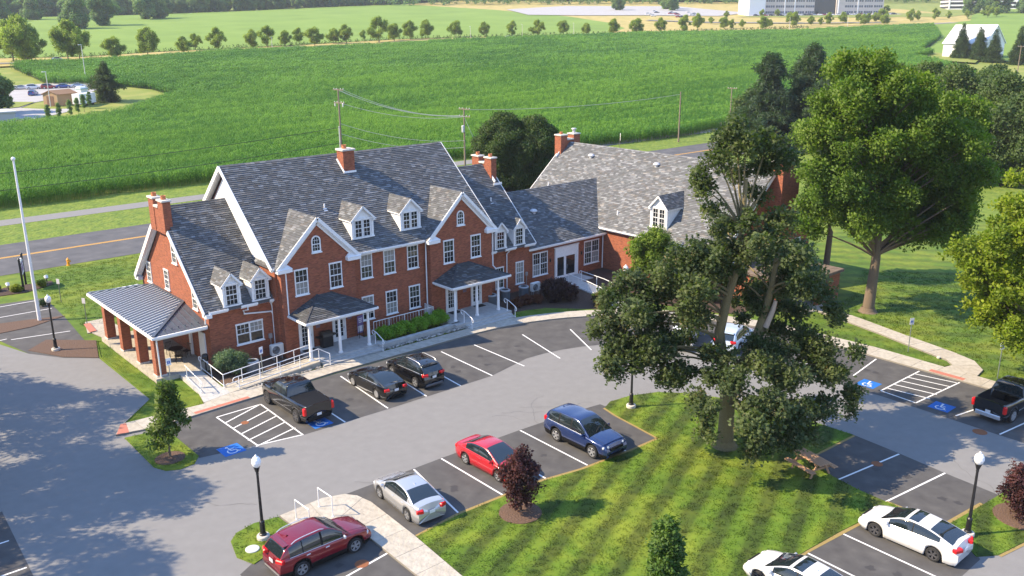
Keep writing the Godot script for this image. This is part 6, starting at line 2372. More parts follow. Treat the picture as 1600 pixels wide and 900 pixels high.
	var fs := far.duplicate()
	fs.H = 1.43
	fs.belt = sedan.belt
	fs.hood = sedan.hood
	fs.roof = sedan.roof
	fs.rt = -0.92
	fs.wt = 0.22
	fs.side_lo = -1.3
	var spots := [[76.5, -318, 1.3, white, far, "white SUV in the far left car park, the largest one there"], [80.5, -316, 1.3, paint(0.25, 0.02, 0.03), far, "red SUV in the far left car park"], [84.5, -314.5, 1.2, paint(0.03, 0.06, 0.25), fs, "blue car in the far left car park beside a red one"],
		[88.5, -313, 1.25, paint(0.45, 0.5, 0.58), fs, "pale blue car in the far left car park, last before the green roofed kiosk"], [72.3, -302, 2.6, paint(0.01, 0.05, 0.22), far, "dark blue car in the far left car park nearest the shed"], [73.5, -320, 1.3, paint(0.5, 0.5, 0.5), fs, "grey car in the far left car park half behind the conifer"],
		[113, -424, 1.4, paint(0.6, 0.6, 0.6), fs, "white car driving on the far road behind the left trees"], [350, -402, 1.4, white, fs, "white car on the far road right of its middle"]]
	for s in spots:
		car("distant_car", s[5], "car", on_land(s[0], s[1]) + UP * 0.05, s[2], s[3], s[4])
	# the row of cars before the office block and the car park left of it
	var protos := []
	for s in [white, paint(0.02, 0.02, 0.025), paint(0.3, 0.02, 0.03), paint(0.35, 0.37, 0.4)]:
		var d := car("distant_car", "car in the row before the far office block", "car", on_land(676 + protos.size() * 4, -442), 0.9, s, far)
		d.set_meta("group", "cars parked before the far office block")
		protos.append(d)
	var r := RandomNumberGenerator.new()
	r.seed = 12
	for k in 30:
		var t := k / 29.0
		var q := copy(protos[r.randi() % 4], "car in the row before the far office block", on_land(lerpf(664, 764, t) + r.randf_range(-1, 1), lerpf(-448, -380, t) + r.randf_range(-1, 1)) + UP * 0.1, 0.9 + r.randf_range(-0.1, 0.1))
	for k in 16:
		copy(protos[r.randi() % 4], "car in the far car park left of the office block", on_land(r.randf_range(600, 665), r.randf_range(-560, -470)) + UP * 0.1, 0.9).set_meta("group", "cars in the far car park left of the office")


# ---------------------------------------------------------------- trees and shrubs
# a tuft of leaves round the origin; leaf blades are folded along the rib
func leaf_clump(n: int, radius: float, size: float, sd: int, narrow := 0.55, droop := 0.0) -> MB:
	var r := RandomNumberGenerator.new()
	r.seed = sd
	var mb := MB.new()
	for i in n:
		var d := Vector3(r.randfn(), r.randfn(), r.randfn()).normalized()
		var o := d * radius * pow(r.randf(), 0.45)
		var f := (d + Vector3(r.randfn(), r.randfn() - droop, r.randfn()) * 0.7).normalized()
		var side := f.cross(Vector3(r.randfn(), r.randfn() + 1.5, r.randfn())).normalized()
		var up := side.cross(f)
		if up.dot(d + UP * 0.5) < 0.0:
			up = -up
		var s := size * r.randf_range(0.7, 1.3)
		var k := r.randf_range(0.75, 1.25)
		mb.col = Color(k, k, k)
		var a := o - f * s * 0.5
		var b := o + f * s * 0.5
		var l := o + side * s * narrow * 0.5 + up * s * 0.12
		var q := o - side * s * narrow * 0.5 + up * s * 0.12
		var nn := (up * 0.8 + d * 0.6 + UP * 0.3).normalized()
		mb.leaf(a, q, b, nn)
		mb.leaf(a, b, l, nn)
	return mb


var clumps := {}


func clump(key: String, n: int, radius: float, size: float, narrow := 0.55, droop := 0.0) -> ArrayMesh:
	if not clumps.has(key):
		clumps[key] = leaf_clump(n, radius, size, hash(key), narrow, droop).mesh(M.leaf)
	return clumps[key]


func mixc(a: Color, b: Color, t: float) -> Color:
	return Color(lerpf(a.r, b.r, t), lerpf(a.g, b.g, t), lerpf(a.b, b.b, t))


# leaf clumps spread through lobes (x, y, z, radius)
func crown(o: Node3D, lobes: Array, mesh: Mesh, per_m2: float, c0: Color, c1: Color, sd: int, s0 := 0.8, s1 := 1.3, flat := 0.8, called := "crown") -> void:
	var r := RandomNumberGenerator.new()
	r.seed = sd
	var buf := PackedFloat32Array()
	var cnt := 0
	for l in lobes:
		var n := int(per_m2 * l[3] * l[3] * 12.0) + 1
		var tint := r.randf()
		for i in n:
			var d := Vector3(r.randfn(), r.randfn() + 0.25, r.randfn()).normalized()
			var p: Vector3 = Vector3(l[0], l[1], l[2]) + Vector3(d.x, d.y * flat, d.z) * l[3] * pow(r.randf(), 0.4) * r.randf_range(0.85, 1.15)
			var b := Basis(UP, r.randf() * TAU) * Basis(Vector3.RIGHT, r.randf_range(-0.6, 0.6))
			var c := mixc(c0, c1, clampf(tint * 0.55 + r.randf() * 0.6 - 0.1, 0, 1))
			var k := r.randf_range(0.85, 1.15)
			xf(buf, b.scaled(Vector3.ONE * r.randf_range(s0, s1)), p, Color(c.r * k, c.g * k, c.b * k))
			cnt += 1
	many(called, mesh, buf, cnt, o).set_meta("kind", "stuff")


func limb(mb: MB, a: Vector3, b: Vector3, r0: float, r1: float, sag := 0.0) -> void:
	var p := []
	for i in 6:
		var t := i / 5.0
		p.append(a.lerp(b, t) + UP * sag * 4.0 * t * (1.0 - t))
	mb.tube(p, r0, r1, 7, false)


# lobes filling an ellipsoid-like crown: h0 to h1 high, radius as a curve of [height fraction, radius]
func crown_lobes(h0: float, h1: float, prof: Array, n: int, lr: float, sd: int) -> Array:
	var r := RandomNumberGenerator.new()
	r.seed = sd
	var o := []
	for i in n:
		var t := (i + r.randf()) / n
		var R := curve(prof, t)
		var a := i * 2.39996 + r.randf() * 0.9
		var q := R * sqrt(r.randf_range(0.25, 1.0))
		o.append([cos(a) * q, lerpf(h0, h1, t) + r.randf_range(-0.3, 0.3) * lr, sin(a) * q, lr * r.randf_range(0.75, 1.25)])
	return o


# the same, but with boughs that stick out unevenly
func loose_lobes(h0: float, h1: float, prof: Array, n: int, lr: float, sd: int) -> Array:
	var r := RandomNumberGenerator.new()
	r.seed = sd
	var lean := Vector2(r.randf_range(-0.5, 0.5), r.randf_range(-0.5, 0.5))
	var o := []
	for i in n:
		var t := r.randf()
		var a := r.randf() * TAU
		var q := curve(prof, t) * sqrt(r.randf()) * r.randf_range(0.75, 1.3)
		o.append([cos(a) * q + lean.x * t, lerpf(h0, h1, t) + r.randf_range(-0.4, 0.4), sin(a) * q + lean.y * t, lr * r.randf_range(0.5, 1.35)])
	o.append([lean.x, h1, lean.y, lr * 0.7])
	return o


func tree(called: String, label: String, at: Vector3, trunk_r: float, lobes: Array, mesh: Mesh, per_m2: float, c0: Color, c1: Color, sd: int, group := "", category := "tree", bark: Material = null) -> Node3D:
	var o := thing(called, label, category, at, 0.0, group)
	var mb := MB.new()
	var top := 0.0
	var low := INF
	for l in lobes:
		top = maxf(top, l[1])
		low = minf(low, l[1])
	var mid := top * 0.88
	mb.tube([Vector3(0, -0.1, 0), Vector3(0.02, 0.25, 0), Vector3(trunk_r * 0.3, low * 0.7, trunk_r * 0.2), Vector3(0, mid * 0.6, 0), Vector3(0, mid, 0)], trunk_r * 1.15, trunk_r * 0.22, 10)
	mb.lathe(Vector3.ZERO, [[trunk_r * 1.7, -0.05], [trunk_r * 1.25, 0.12], [trunk_r * 1.05, 0.4]], 10)
	put("trunk", mb.mesh(bark if bark else M.bark), o)
	mb = MB.new()
	for l in lobes:
		var q := Vector3(l[0], l[1], l[2])
		var hh := clampf(q.y - Vector2(q.x, q.z).length() * 0.9, low * 0.75, mid * 0.95)
		limb(mb, Vector3(0, hh, 0), q, trunk_r * 0.20, trunk_r * 0.04, 0.25)
	put("limbs", mb.mesh(bark if bark else M.bark), o)
	crown(o, lobes, mesh, per_m2, c0, c1, sd)
	return o


# layered conifer
func conifer(called: String, label: String, at: Vector3, h: float, r: float, c0: Color, c1: Color, sd: int, group := "", ragged := 0.25, base := 0.08, mesh_key := "needles") -> Node3D:
	var o := thing(called, label, "tree", at, 0.0, group)
	var mb := MB.new()
	mb.tube([Vector3(0, -0.1, 0), Vector3(0, h * 0.5, 0), Vector3(0, h * 0.97, 0)], h * 0.018 + 0.05, 0.03, 8)
	put("trunk", mb.mesh(M.bark), o)
	var rr := RandomNumberGenerator.new()
	rr.seed = sd
	var m := clump(mesh_key, 34, 0.5, 0.42, 0.22, 0.5)
	var buf := PackedFloat32Array()
	var cnt := 0
	var levels := int(h * 1.25)
	for i in levels:
		var t := (i + 0.3) / levels
		var y := h * lerpf(base, 0.99, t)
		var R := r * pow(1.0 - t, 0.8 if ragged < 0.5 else 0.5) * rr.randf_range(1.0 - ragged, 1.0 + ragged * 0.6) + 0.15
		var k := maxi(4, int(R * 5.5))
		for j in k:
			var a := TAU * (j + rr.randf()) / k
			var reach := R * rr.randf_range(1.0 - ragged, 1.1)
			for q in maxi(1, int(reach / 0.55)):
				var f := (q + 0.7) / maxi(1, int(reach / 0.55))
				var p := Vector3(cos(a) * reach * f, y - reach * f * 0.28 + rr.randf_range(-0.2, 0.2), sin(a) * reach * f)
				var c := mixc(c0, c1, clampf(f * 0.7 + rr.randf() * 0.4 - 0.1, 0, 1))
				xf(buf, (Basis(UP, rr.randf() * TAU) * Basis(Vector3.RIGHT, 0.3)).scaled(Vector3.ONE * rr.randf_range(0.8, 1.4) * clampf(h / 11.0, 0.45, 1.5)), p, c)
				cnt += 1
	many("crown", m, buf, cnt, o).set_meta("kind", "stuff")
	return o


func shrub(called: String, label: String, at: Vector3, r: float, h: float, mesh: Mesh, c0: Color, c1: Color, sd: int, group := "", per := 9.0) -> Node3D:
	var o := thing(called, label, "shrub", at, 0.0, group)
	var mb := MB.new()
	for k in 5:
		var a := TAU * k / 5.0 + sd
		limb(mb, Vector3(cos(a) * 0.05, -0.02, sin(a) * 0.05), Vector3(cos(a) * r * 0.5, h * 0.7, sin(a) * r * 0.5), 0.03, 0.012, 0.0)
	put("stems", mb.mesh(M.bark), o)
	var lobes := []
	var rr := RandomNumberGenerator.new()
	rr.seed = sd
	for k in 9:
		var a := TAU * k / 9.0
		var q := r * (0.55 if k % 3 else 0.15)
		lobes.append([cos(a) * q, h * rr.randf_range(0.35, 0.68), sin(a) * q, minf(r * 0.48, h * 0.45)])
	crown(o, lobes, mesh, per, c0, c1, sd, 0.8, 1.2, 0.9, "foliage")
	return o


func outline_lobes(pts: Array, depth: float, n: int, lr: float, sd: int, hollow := 0.0) -> Array:
	var pl: PackedVector2Array = Geometry2D.offset_polygon(PackedVector2Array(pts), -0.5)[0]
	var r := RandomNumberGenerator.new()
	r.seed = sd
	var lo := pl[0]
	var hi := pl[0]
	for p in pl:
		lo = lo.min(p)
		hi = hi.max(p)
	var ctr := (lo + hi) * 0.5
	var o := []
	var guard := 0
	while o.size() < n and guard < 8000:
		guard += 1
		var p := Vector2(r.randf_range(lo.x, hi.x), r.randf_range(lo.y, hi.y))
		if not inside(p, pl):
			continue
		var e := ((p - ctr) / ((hi - lo) * 0.5)).length()
		var dmax := depth * sqrt(maxf(0.05, 1.0 - e * e * 0.85))
		var w := r.randf_range(-1, 1) * dmax
		if hollow > 0.0 and absf(w) < dmax * hollow and e < 0.75:
			continue
		# across the tree's own plane and through it
		o.append([p.x * 0.7527 - w * 0.6584, p.y, p.x * 0.6584 + w * 0.7527, lr * r.randf_range(0.5, 1.45)])
	return o


func _maple() -> void:
	var f := [-0.4, 17.7, -0.4, 0.76, 0.0, 16.9, -1.4, 0.83, 0.0, 16.7, 0.0, 0.90, 1.7, 16.9, 0.2, 0.97, -1.1, 16.1, -0.9, 0.76, -1.9, 14.7, -1.0, 0.69, -1.6, 13.6, -0.7, 0.62, 2.4, 15.9, 0.8, 0.90, 2.0, 15.5, -0.3, 0.83, 1.4, 15.2, -1.4, 0.69, -1.7, 15.4, -1.5, 0.55, -0.9, 12.3, -0.8, 0.48,
		1.5, 14.0, 0.0, 0.62, -0.5, 13.2, 0.9, 0.69, 1.5, 12.8, 1.3, 1.03, 0.0, 11.9, 1.4, 1.17, 3.1, 10.8, 1.4, 1.10, -0.1, 11.1, -0.1, 1.17, -0.3, 10.9, -1.6, 1.03, -2.0, 10.8, -1.7, 1.17, -3.5, 10.4, -1.7, 1.10, -3.3, 9.0, -2.9, 1.17, -1.4, 8.9, -2.5, 1.17, 0.6, 8.9, -2.1, 1.10, 1.7, 9.1, -1.2, 1.03, 2.8, 9.4, 1.1, 1.17, 3.0, 9.7, 2.6, 0.97, 3.5, 8.9, 3.1, 0.69,
		-4.3, 9.7, -3.7, 0.90, -4.9, 8.8, -4.3, 0.90, -5.5, 7.7, -4.1, 0.83, -5.9, 7.0, -4.5, 0.55, -5.0, 8.3, -3.0, 1.17, -3.3, 7.4, -2.9, 1.03, -5.2, 6.5, -3.2, 1.17, -4.7, 5.9, -2.1, 1.17, -5.9, 5.4, -3.2, 0.97, -2.6, 6.1, -2.3, 1.03, -5.9, 5.9, -3.2, 0.6, -4.3, 5.2, -1.1, 0.70, -2.8, 4.8, -1.1, 0.83, -6.5, 5.6, -3.1, 0.5,
		2.3, 7.9, 0.6, 0.90, 3.8, 7.4, 1.3, 0.97, 2.7, 6.4, 1.1, 0.83, 2.9, 6.4, 2.6, 0.97, 2.9, 6.4, 3.9, 0.76, 4.3, 7.5, 3.7, 0.55, 2.6, 5.3, 3.6, 1.03, 2.5, 5.0, 4.8, 0.97, 3.1, 3.9, 5.4, 0.76, 3.3, 3.0, 5.5, 0.41, -3.1, 5.4, 1.3, 0.76, -3.2, 5.5, 2.6, 0.90, -1.2, 5.8, 2.9, 1.03, -0.2, 5.4, 3.8, 1.03, -3.3, 4.5, 3.8, 1.0, -2.6, 4.5, 4.3, 1.24, -0.7, 3.7, 4.7, 1.17, 1.2, 3.6, 5.0, 0.97,
		-5.05, 4.5, 2.3, 0.62, -5.0, 3.3, 2.3, 0.62, -2.9, 2.8, 4.1, 0.97, -2.0, 2.8, 4.9, 0.90, -3.2, 2.0, 3.8, 0.48, -0.3, 2.6, 5.1, 0.69, -4.5, 4.6, 1.4, 0.62, -1.9, 6.1, 1.0, 0.55, 1.0, 6.5, -3.1, 0.83, -0.3, 5.7, -2.9, 0.62, 2.6, 8.0, -0.4, 0.62, 3.0, 6.5, -1.4, 0.55, 0.2, 4.6, 2.9, 0.83]
	var lobes := []
	var r := RandomNumberGenerator.new()
	r.seed = 77
	for i in range(0, f.size(), 4):
		lobes.append([f[i], f[i + 1], f[i + 2], f[i + 3] * 0.92])
		if f[i + 1] < 5.2:
			continue
		# the same boughs carry leaves behind and before, so that the crown is round
		for k in 1:
			if f[i + 1] > 13.5 or f[i] < -4.8 or r.randf() > 0.8:
				continue
			var w := r.randf_range(1.2, 3.4) * (1 if r.randf() < 0.6 else -1)
			lobes.append([f[i] + w * 0.6584, f[i + 1] + r.randf_range(-0.3, 0.3) + w * 0.30, f[i + 2] - w * 0.7527, f[i + 3] * 0.8])
	var o := thing("maple_tree", "big dark green maple with forked mossy trunks on the island lawn", "tree", Vector3(39.1, 0.04, -26.5))
	var mb := MB.new()
	mb.tube([V(0, -0.1, 0), V(0, 0.5, 0), V(0, 2.3, 0), V(-0.1, 3.8, -0.1), V(-0.4, 5.3, -0.3), V(-0.5, 6.8, -0.5), V(-0.3, 8.6, -0.3), V(0, 10.4, 0), V(0.1, 12.9, 0.1), V(0.1, 15.2, 0.1)], 0.50, 0.10, 14)
	mb.lathe(Vector3.ZERO, [[0.85, -0.05], [0.62, 0.12], [0.52, 0.45]], 14)
	mb.tube([V(0, 2.6, 0), V(0.5, 4.7, 0.35), V(1.2, 6.3, 0.7), V(1.7, 7.7, 0.8), V(1.9, 9.2, 1.0), V(2.0, 11.0, 1.1), V(2.0, 13.4, 1.1)], 0.36, 0.07, 12)
	mb.tube([V(-0.3, 5.0, -0.3), V(0.1, 5.4, 0.1), V(0.5, 4.4, 0.4)], 0.2, 0.16, 8)
	put("trunk", mb.mesh(M.mossy), o)
	mb = MB.new()
	mb.tube([V(1.52, 7.0, 1.05), V(1.8, 8.0, 1.25), V(1.9, 8.5, 1.3)], 0.17, 0.11, 8)   # pale torn wood
	put("torn_wood", mb.mesh(mat(0.45, 0.36, 0.28, 0.9)), o)
	mb = MB.new()
	var spine := [V(0, 2.6, 0), V(-0.4, 5.3, -0.3), V(-0.5, 6.8, -0.5), V(-0.3, 8.6, -0.3), V(0, 10.4, 0), V(0.1, 12.9, 0.1), V(0.5, 4.7, 0.35), V(1.7, 7.7, 0.8), V(2.0, 11.0, 1.1)]
	var nodes := []
	for run in [[0, 6], [6, 9]]:
		for k in range(run[0], run[1] - 1):
			for j in 7:
				nodes.append(spine[k].lerp(spine[k + 1], j / 7.0))
	for l in lobes:
		var q := V(l[0], l[1], l[2])
		var best: Vector3 = spine[0]
		for s in nodes:
			if s.y < q.y + 1.0 and s.distance_to(q) + absf(s.y - q.y + 1.2) * 0.5 < best.distance_to(q) + absf(best.y - q.y + 1.2) * 0.5:
				best = s
		if l[3] < 0.72 and q.y < 12.0:
			continue
		limb(mb, best, q, 0.075, 0.02, 0.3)
	put("limbs", mb.mesh(M.mossy), o)
	crown(o, lobes, clump("maple", 36, 0.44, 0.175, 0.8), 3.3, Color(0.050, 0.086, 0.030), Color(0.135, 0.172, 0.055), 8, 0.75, 1.25)
	crown(o, lobes, clump("keys", 16, 0.35, 0.13, 0.5), 0.3, Color(0.22, 0.20, 0.08), Color(0.28, 0.21, 0.10), 9, 0.7, 1.1, 0.8, "seed_keys")


func _green() -> void:
	M.mossy = surf([[0.085, 0.065, 0.035], [0.16, 0.125, 0.06], [0.20, 0.17, 0.085], [0.12, 0.12, 0.05]], 0.03, 1.0, 140, 1.0, 8.0)
	_maple()
	var big := clump("broad", 42, 0.56, 0.19, 0.75)
	# tall bright tree right of the building
	var lo := outline_lobes(poly([-3.6, 21.0, -1.2, 21.2, 1.4, 20.4, 2.7, 19.2, 3.7, 17.5, 4.6, 18.2, 7.1, 17.6, 7.9, 16.0, 7.8, 13.0, 6.9, 10.5, 6.8, 7.9, 6.6, 6.2, 4.9, 5.4, 2.7, 6.2, 1.2, 6.6, -1.5, 6.9, -3.5, 6.0, -5.3, 5.2, -6.4, 6.2, -5.9, 8.5, -7.0, 12.1, -6.9, 14.6, -7.4, 17.0, -6.8, 18.6, -5.1, 19.4, -4.5, 20.8]), 4.6, 135, 1.1, 41, 0.0)
	tree("shade_tree", "tallest bright green tree with straight pale trunk on the striped lawn", Vector3(68.2, 0, -33.3), 0.52, lo, big, 2.3, Color(0.075, 0.15, 0.016), Color(0.18, 0.275, 0.026), 42)
	lo = outline_lobes(poly([-4.8, 14.0, -2.5, 14.3, 0.6, 12.8, 3.0, 8.7, 2.3, 4.0, -0.2, 2.2, -3.4, 2.9, -5.4, 3.6, -6.7, 5.8, -7.6, 8.6, -7.4, 10.6, -6.3, 12.6]), 4.0, 85, 0.95, 43, 0.0)
	tree("shade_tree", "yellow green leafy tree cut off by the right edge, beyond the second black pickup", Vector3(62.9, 0, -17.4), 0.3, lo, clump("broad_small", 30, 0.45, 0.2, 0.65), 3.0, Color(0.14, 0.22, 0.012), Color(0.28, 0.345, 0.02), 44)
	# darker trees behind
	var dk := Color(0.050, 0.095, 0.028)
	var dk2 := Color(0.13, 0.195, 0.05)
	var far := clump("far_broad", 26, 0.9, 0.42, 0.7)
	var prof := [[0.0, 2.5], [0.25, 4.6], [0.6, 4.2], [0.85, 2.8], [1.0, 0.6]]
	for q in [[86.6, -94.2, 9.4, "round dark evergreen behind the roofs, its right half beside the right wing's far chimney", 0.9], [83.2, -96.8, 9.7, "round dark evergreen behind the roofs, left half of the pair", 0.9], [73.8, -40.5, 9.5, "dark trunked tree behind the annex, under the tallest tree's leaves", 0.75]]:
		var pp := [[0.0, 2.6], [0.3, 3.9], [0.65, 3.4], [0.9, 1.8], [1.0, 0.4]]
		tree("dark_tree", q[3], Vector3(q[0], 0, q[1]), 0.35, crown_lobes(1.0 if q[4] > 0.8 else 6.5, q[2], pp if q[4] > 0.8 else [[0.0, 1.0], [0.5, 2.0], [1.0, 0.5]], 60 if q[4] > 0.8 else 16, 1.25, int(q[0])), big, 4.0, dk, Color(0.085, 0.14, 0.03), int(q[1]))
	var k := 0
	for q in [[172, -84, 14.0, "dark leafy tree in the belt right of the tallest tree, nearest the road"], [184, -70, 13.5, "dark leafy tree in the belt behind the tallest tree's right shoulder"], [160, -62, 14.0, "dark leafy tree low in the belt beside the yellow green tree"], [196, -82, 11.5, "dark leafy tree at the back of the belt below the white barn"], [148, -48, 13.5, "dark leafy tree above the yellow green tree at the right edge"], [205, -66, 12.0, "dark leafy tree at the back of the belt near the right edge"], [178, -52, 12.5, "dark leafy tree in the belt, partly beyond the right edge"], [150, -63, 14.5, "dark leafy tree of the belt, just right of the tallest tree's crown"], [146, -54, 14.0, "dark leafy tree of the belt, between the tallest tree and the yellow green tree"], [140, -49, 12.0, "dark leafy tree of the belt, low behind the yellow green tree"], [160, -72, 14.5, "dark leafy tree of the belt behind the tallest tree, below the barn's spruces"], [136, -57, 11.0, "dark leafy tree of the belt, nearest the striped lawn"], [128, -66, 12.0, "dark leafy tree between the tallest tree and the belt"], [158, -104, 9.0, "low dark bushy tree at the roadside left of the pines"]]:
		tree("belt_tree", q[3], Vector3(q[0], 0, q[1]), 0.3, crown_lobes(2.0, q[2], prof, 46, 1.6, 900 + k), far, 2.0, dk, dk2, 950 + k, "trees of the dark belt on the right")
		k += 1
	k = 0
	for q in [[148, -96, 17.5, "bluish pine left of the tallest tree, the leftmost one"], [156, -92, 19.5, "tallest bluish pine left of the tallest tree"], [163, -97, 18.0, "bluish pine behind the tallest tree's left shoulder"], [152, -86, 14.5, "shorter bluish pine before the taller pines"]]:
		conifer("pine_tree", q[3], Vector3(q[0], 0, q[1]), q[2], 6.4, Color(0.035, 0.07, 0.04), Color(0.085, 0.14, 0.08), 700 + k, "pines left of the tallest tree", 0.6, 0.12)
		k += 1
	# small green tree in the corner of the right wing
	tree("corner_tree", "small bright green tree in the corner by the right wing's brick wall", Vector3(58.7, 0.05, -48.4), 0.12, crown_lobes(2.2, 5.1, [[0.0, 1.5], [0.4, 2.1], [0.8, 1.5], [1.0, 0.4]], 34, 0.75, 55), clump("fine", 30, 0.36, 0.17, 0.6), 4.0, Color(0.08, 0.15, 0.012), Color(0.19, 0.27, 0.02), 56)
	# young trees
	tree("young_tree", "young dark green cone shaped tree in the small lawn by the hatched bay", Vector3(15.05, 0.05, -46.0), 0.07, loose_lobes(1.2, 4.0, [[0.0, 0.85], [0.3, 0.75], [0.65, 0.42], [1.0, 0.05]], 36, 0.33, 61), clump("young", 26, 0.26, 0.16, 0.6), 7.0, Color(0.075, 0.135, 0.025), Color(0.17, 0.24, 0.045), 62)
	tree("young_tree", "young green oval tree on the island lawn at the bottom edge", Vector3(25.7, 0.05, -19.85), 0.05, crown_lobes(0.6, 3.3, [[0.0, 0.55], [0.35, 0.55], [0.7, 0.4], [1.0, 0.05]], 34, 0.33, 63), clump("young_b", 26, 0.22, 0.14, 0.6), 10.0, Color(0.05, 0.12, 0.02), Color(0.14, 0.24, 0.03), 64)
	tree("purple_tree", "small purple leaved tree in a mulch ring, in front of the red sedan", Vector3(25.7, 0.1, -28.85), 0.06, crown_lobes(0.6, 2.95, [[0.0, 0.45], [0.3, 0.8], [0.7, 0.72], [1.0, 0.3]], 24, 0.33, 65), clump("purple", 26, 0.26, 0.13, 0.6), 7.5, Color(0.05, 0.018, 0.022), Color(0.14, 0.048, 0.05), 66, "small purple leaved trees")
	tree("purple_tree", "low purple leaved tree at the right edge, behind the right lamp post", Vector3(43.6, 0.1, -12.4), 0.06, crown_lobes(0.45, 2.3, [[0.0, 0.6], [0.4, 1.2], [0.8, 1.0], [1.0, 0.5]], 26, 0.36, 67), clump("purple", 26, 0.26, 0.13, 0.6), 7.0, Color(0.05, 0.018, 0.022), Color(0.14, 0.048, 0.05), 68, "small purple leaved trees")
	# trees beyond the left edge that throw their shade on the drive
	var kk := -1
	for q in [[1.6, -63.5, 13.5], [-2.5, -56.0, 15.0], [0.6, -51.0, 12.5], [-5.0, -46.0, 14.0], [-3.0, -70.0, 14.5]]:
		kk += 1
		tree("drive_tree", ["leafy tree beyond the left edge nearest the portico", "tallest leafy tree beyond the left edge", "smallest leafy tree beyond the left edge", "leafy tree beyond the left edge, nearest the viewer", "leafy tree beyond the left edge, nearest the road"][int(kk)], Vector3(q[0], 0, q[1]), 0.35, crown_lobes(3.5, q[2], [[0.0, 3.0], [0.3, 4.6], [0.7, 3.8], [1.0, 0.8]], 46, 1.3, int(q[2] * 10)), big, 0.65, dk, dk2, int(q[2] * 7), "trees left of the drive")
	# shrubs by the building
	var fine := clump("fine_shrub", 46, 0.2, 0.065, 0.85)
	shrub("juniper", "blue green feathery juniper in the bed by the ramp", Vector3(22.95, 0.1, -55.35), 1.15, 1.85, clump("juniper", 40, 0.28, 0.15, 0.22), Color(0.09, 0.17, 0.11), Color(0.22, 0.31, 0.20), 71, "", 16.0)
	for i in 6:
		shrub("hedge_shrub", ["round clipped shrub at the left end of the hedge, by the left porch", "clipped shrub second from the left in the hedge", "clipped shrub third from the left in the hedge", "clipped shrub third from the right in the hedge", "clipped shrub second from the right in the hedge", "round clipped shrub at the right end of the hedge, by the right porch"][i], Vector3(34.3 + i * 1.06, 0.30, -53.75 - 0.04 * i), 0.68, 0.95 if i < 5 else 1.05, fine, Color(0.13, 0.29, 0.014), Color(0.30, 0.50, 0.04), 80 + i, "clipped shrubs of the hedge", 26.0)
	shrub("burgundy_shrub", "big dark burgundy shrub in the bed left of the entrance walk", Vector3(51.6, 0.05, -52.9), 1.75, 1.7, clump("burgundy", 30, 0.3, 0.13, 0.6), Color(0.032, 0.014, 0.018), Color(0.072, 0.03, 0.032), 91, "", 9.0)
	for q in [[47.3, -53.6, 0.55, "low rusty red shrub before the condensers, the left one"], [48.5, -53.7, 0.6, "low rusty red shrub before the condensers, the middle one"], [49.4, -53.3, 0.5, "low rusty red shrub before the condensers, the right one"]]:
		shrub("rusty_shrub", q[3], Vector3(q[0], 0.05, q[1]), q[2], 0.7, fine, Color(0.10, 0.03, 0.02), Color(0.20, 0.07, 0.035), int(q[0] * 10), "low rusty red shrubs", 18.0)
	for q in [[52.6, -48.6, "pale ornamental grass at the tip of the bed by the entrance walk"], [53.3, -49.6, "pale ornamental grass beside the entrance walk"]]:
		shrub("ornamental_grass", q[2], Vector3(q[0], 0.05, q[1]), 0.5, 0.8, clump("reed", 40, 0.3, 0.4, 0.06), Color(0.14, 0.12, 0.04), Color(0.24, 0.22, 0.10), int(q[0] * 7), "", 14.0)
	for q in [[17.0, -87.2, 0.5, "yellow green round shrub under the road sign"], [19.2, -87.4, 0.4, "yellow green small shrub right of the road sign"], [15.6, -88.6, 0.45, "dark green small shrub at the left end of the sign bed"], [17.6, -81.0, 0.3, "tiny weed clump at the edge of the upper parking area"]]:
		var c := Color(0.16, 0.20, 0.01) if q[3].begins_with("yellow") else Color(0.04, 0.08, 0.02)
		shrub("bed_shrub", q[3], Vector3(q[0], 0.05, q[1]), q[2], 0.6, fine, c, Color(c.r * 1.6, c.g * 1.4, c.b * 1.5), int(q[0] * 13), "", 22.0)
	for q in [[62.6, -41.2, "low green shrub by the annex wall"], [60.6, -43.6, "green shrub before the right wing"], [60.4, -46.2, "green shrub before the right wing's second downspout"]]:
		shrub("wing_shrub", q[2], Vector3(q[0], 0.05, q[1]), 0.7, 1.0, fine, Color(0.03, 0.07, 0.015), Color(0.07, 0.12, 0.03), int(-q[1] * 11), "shrubs before the right wing", 16.0)


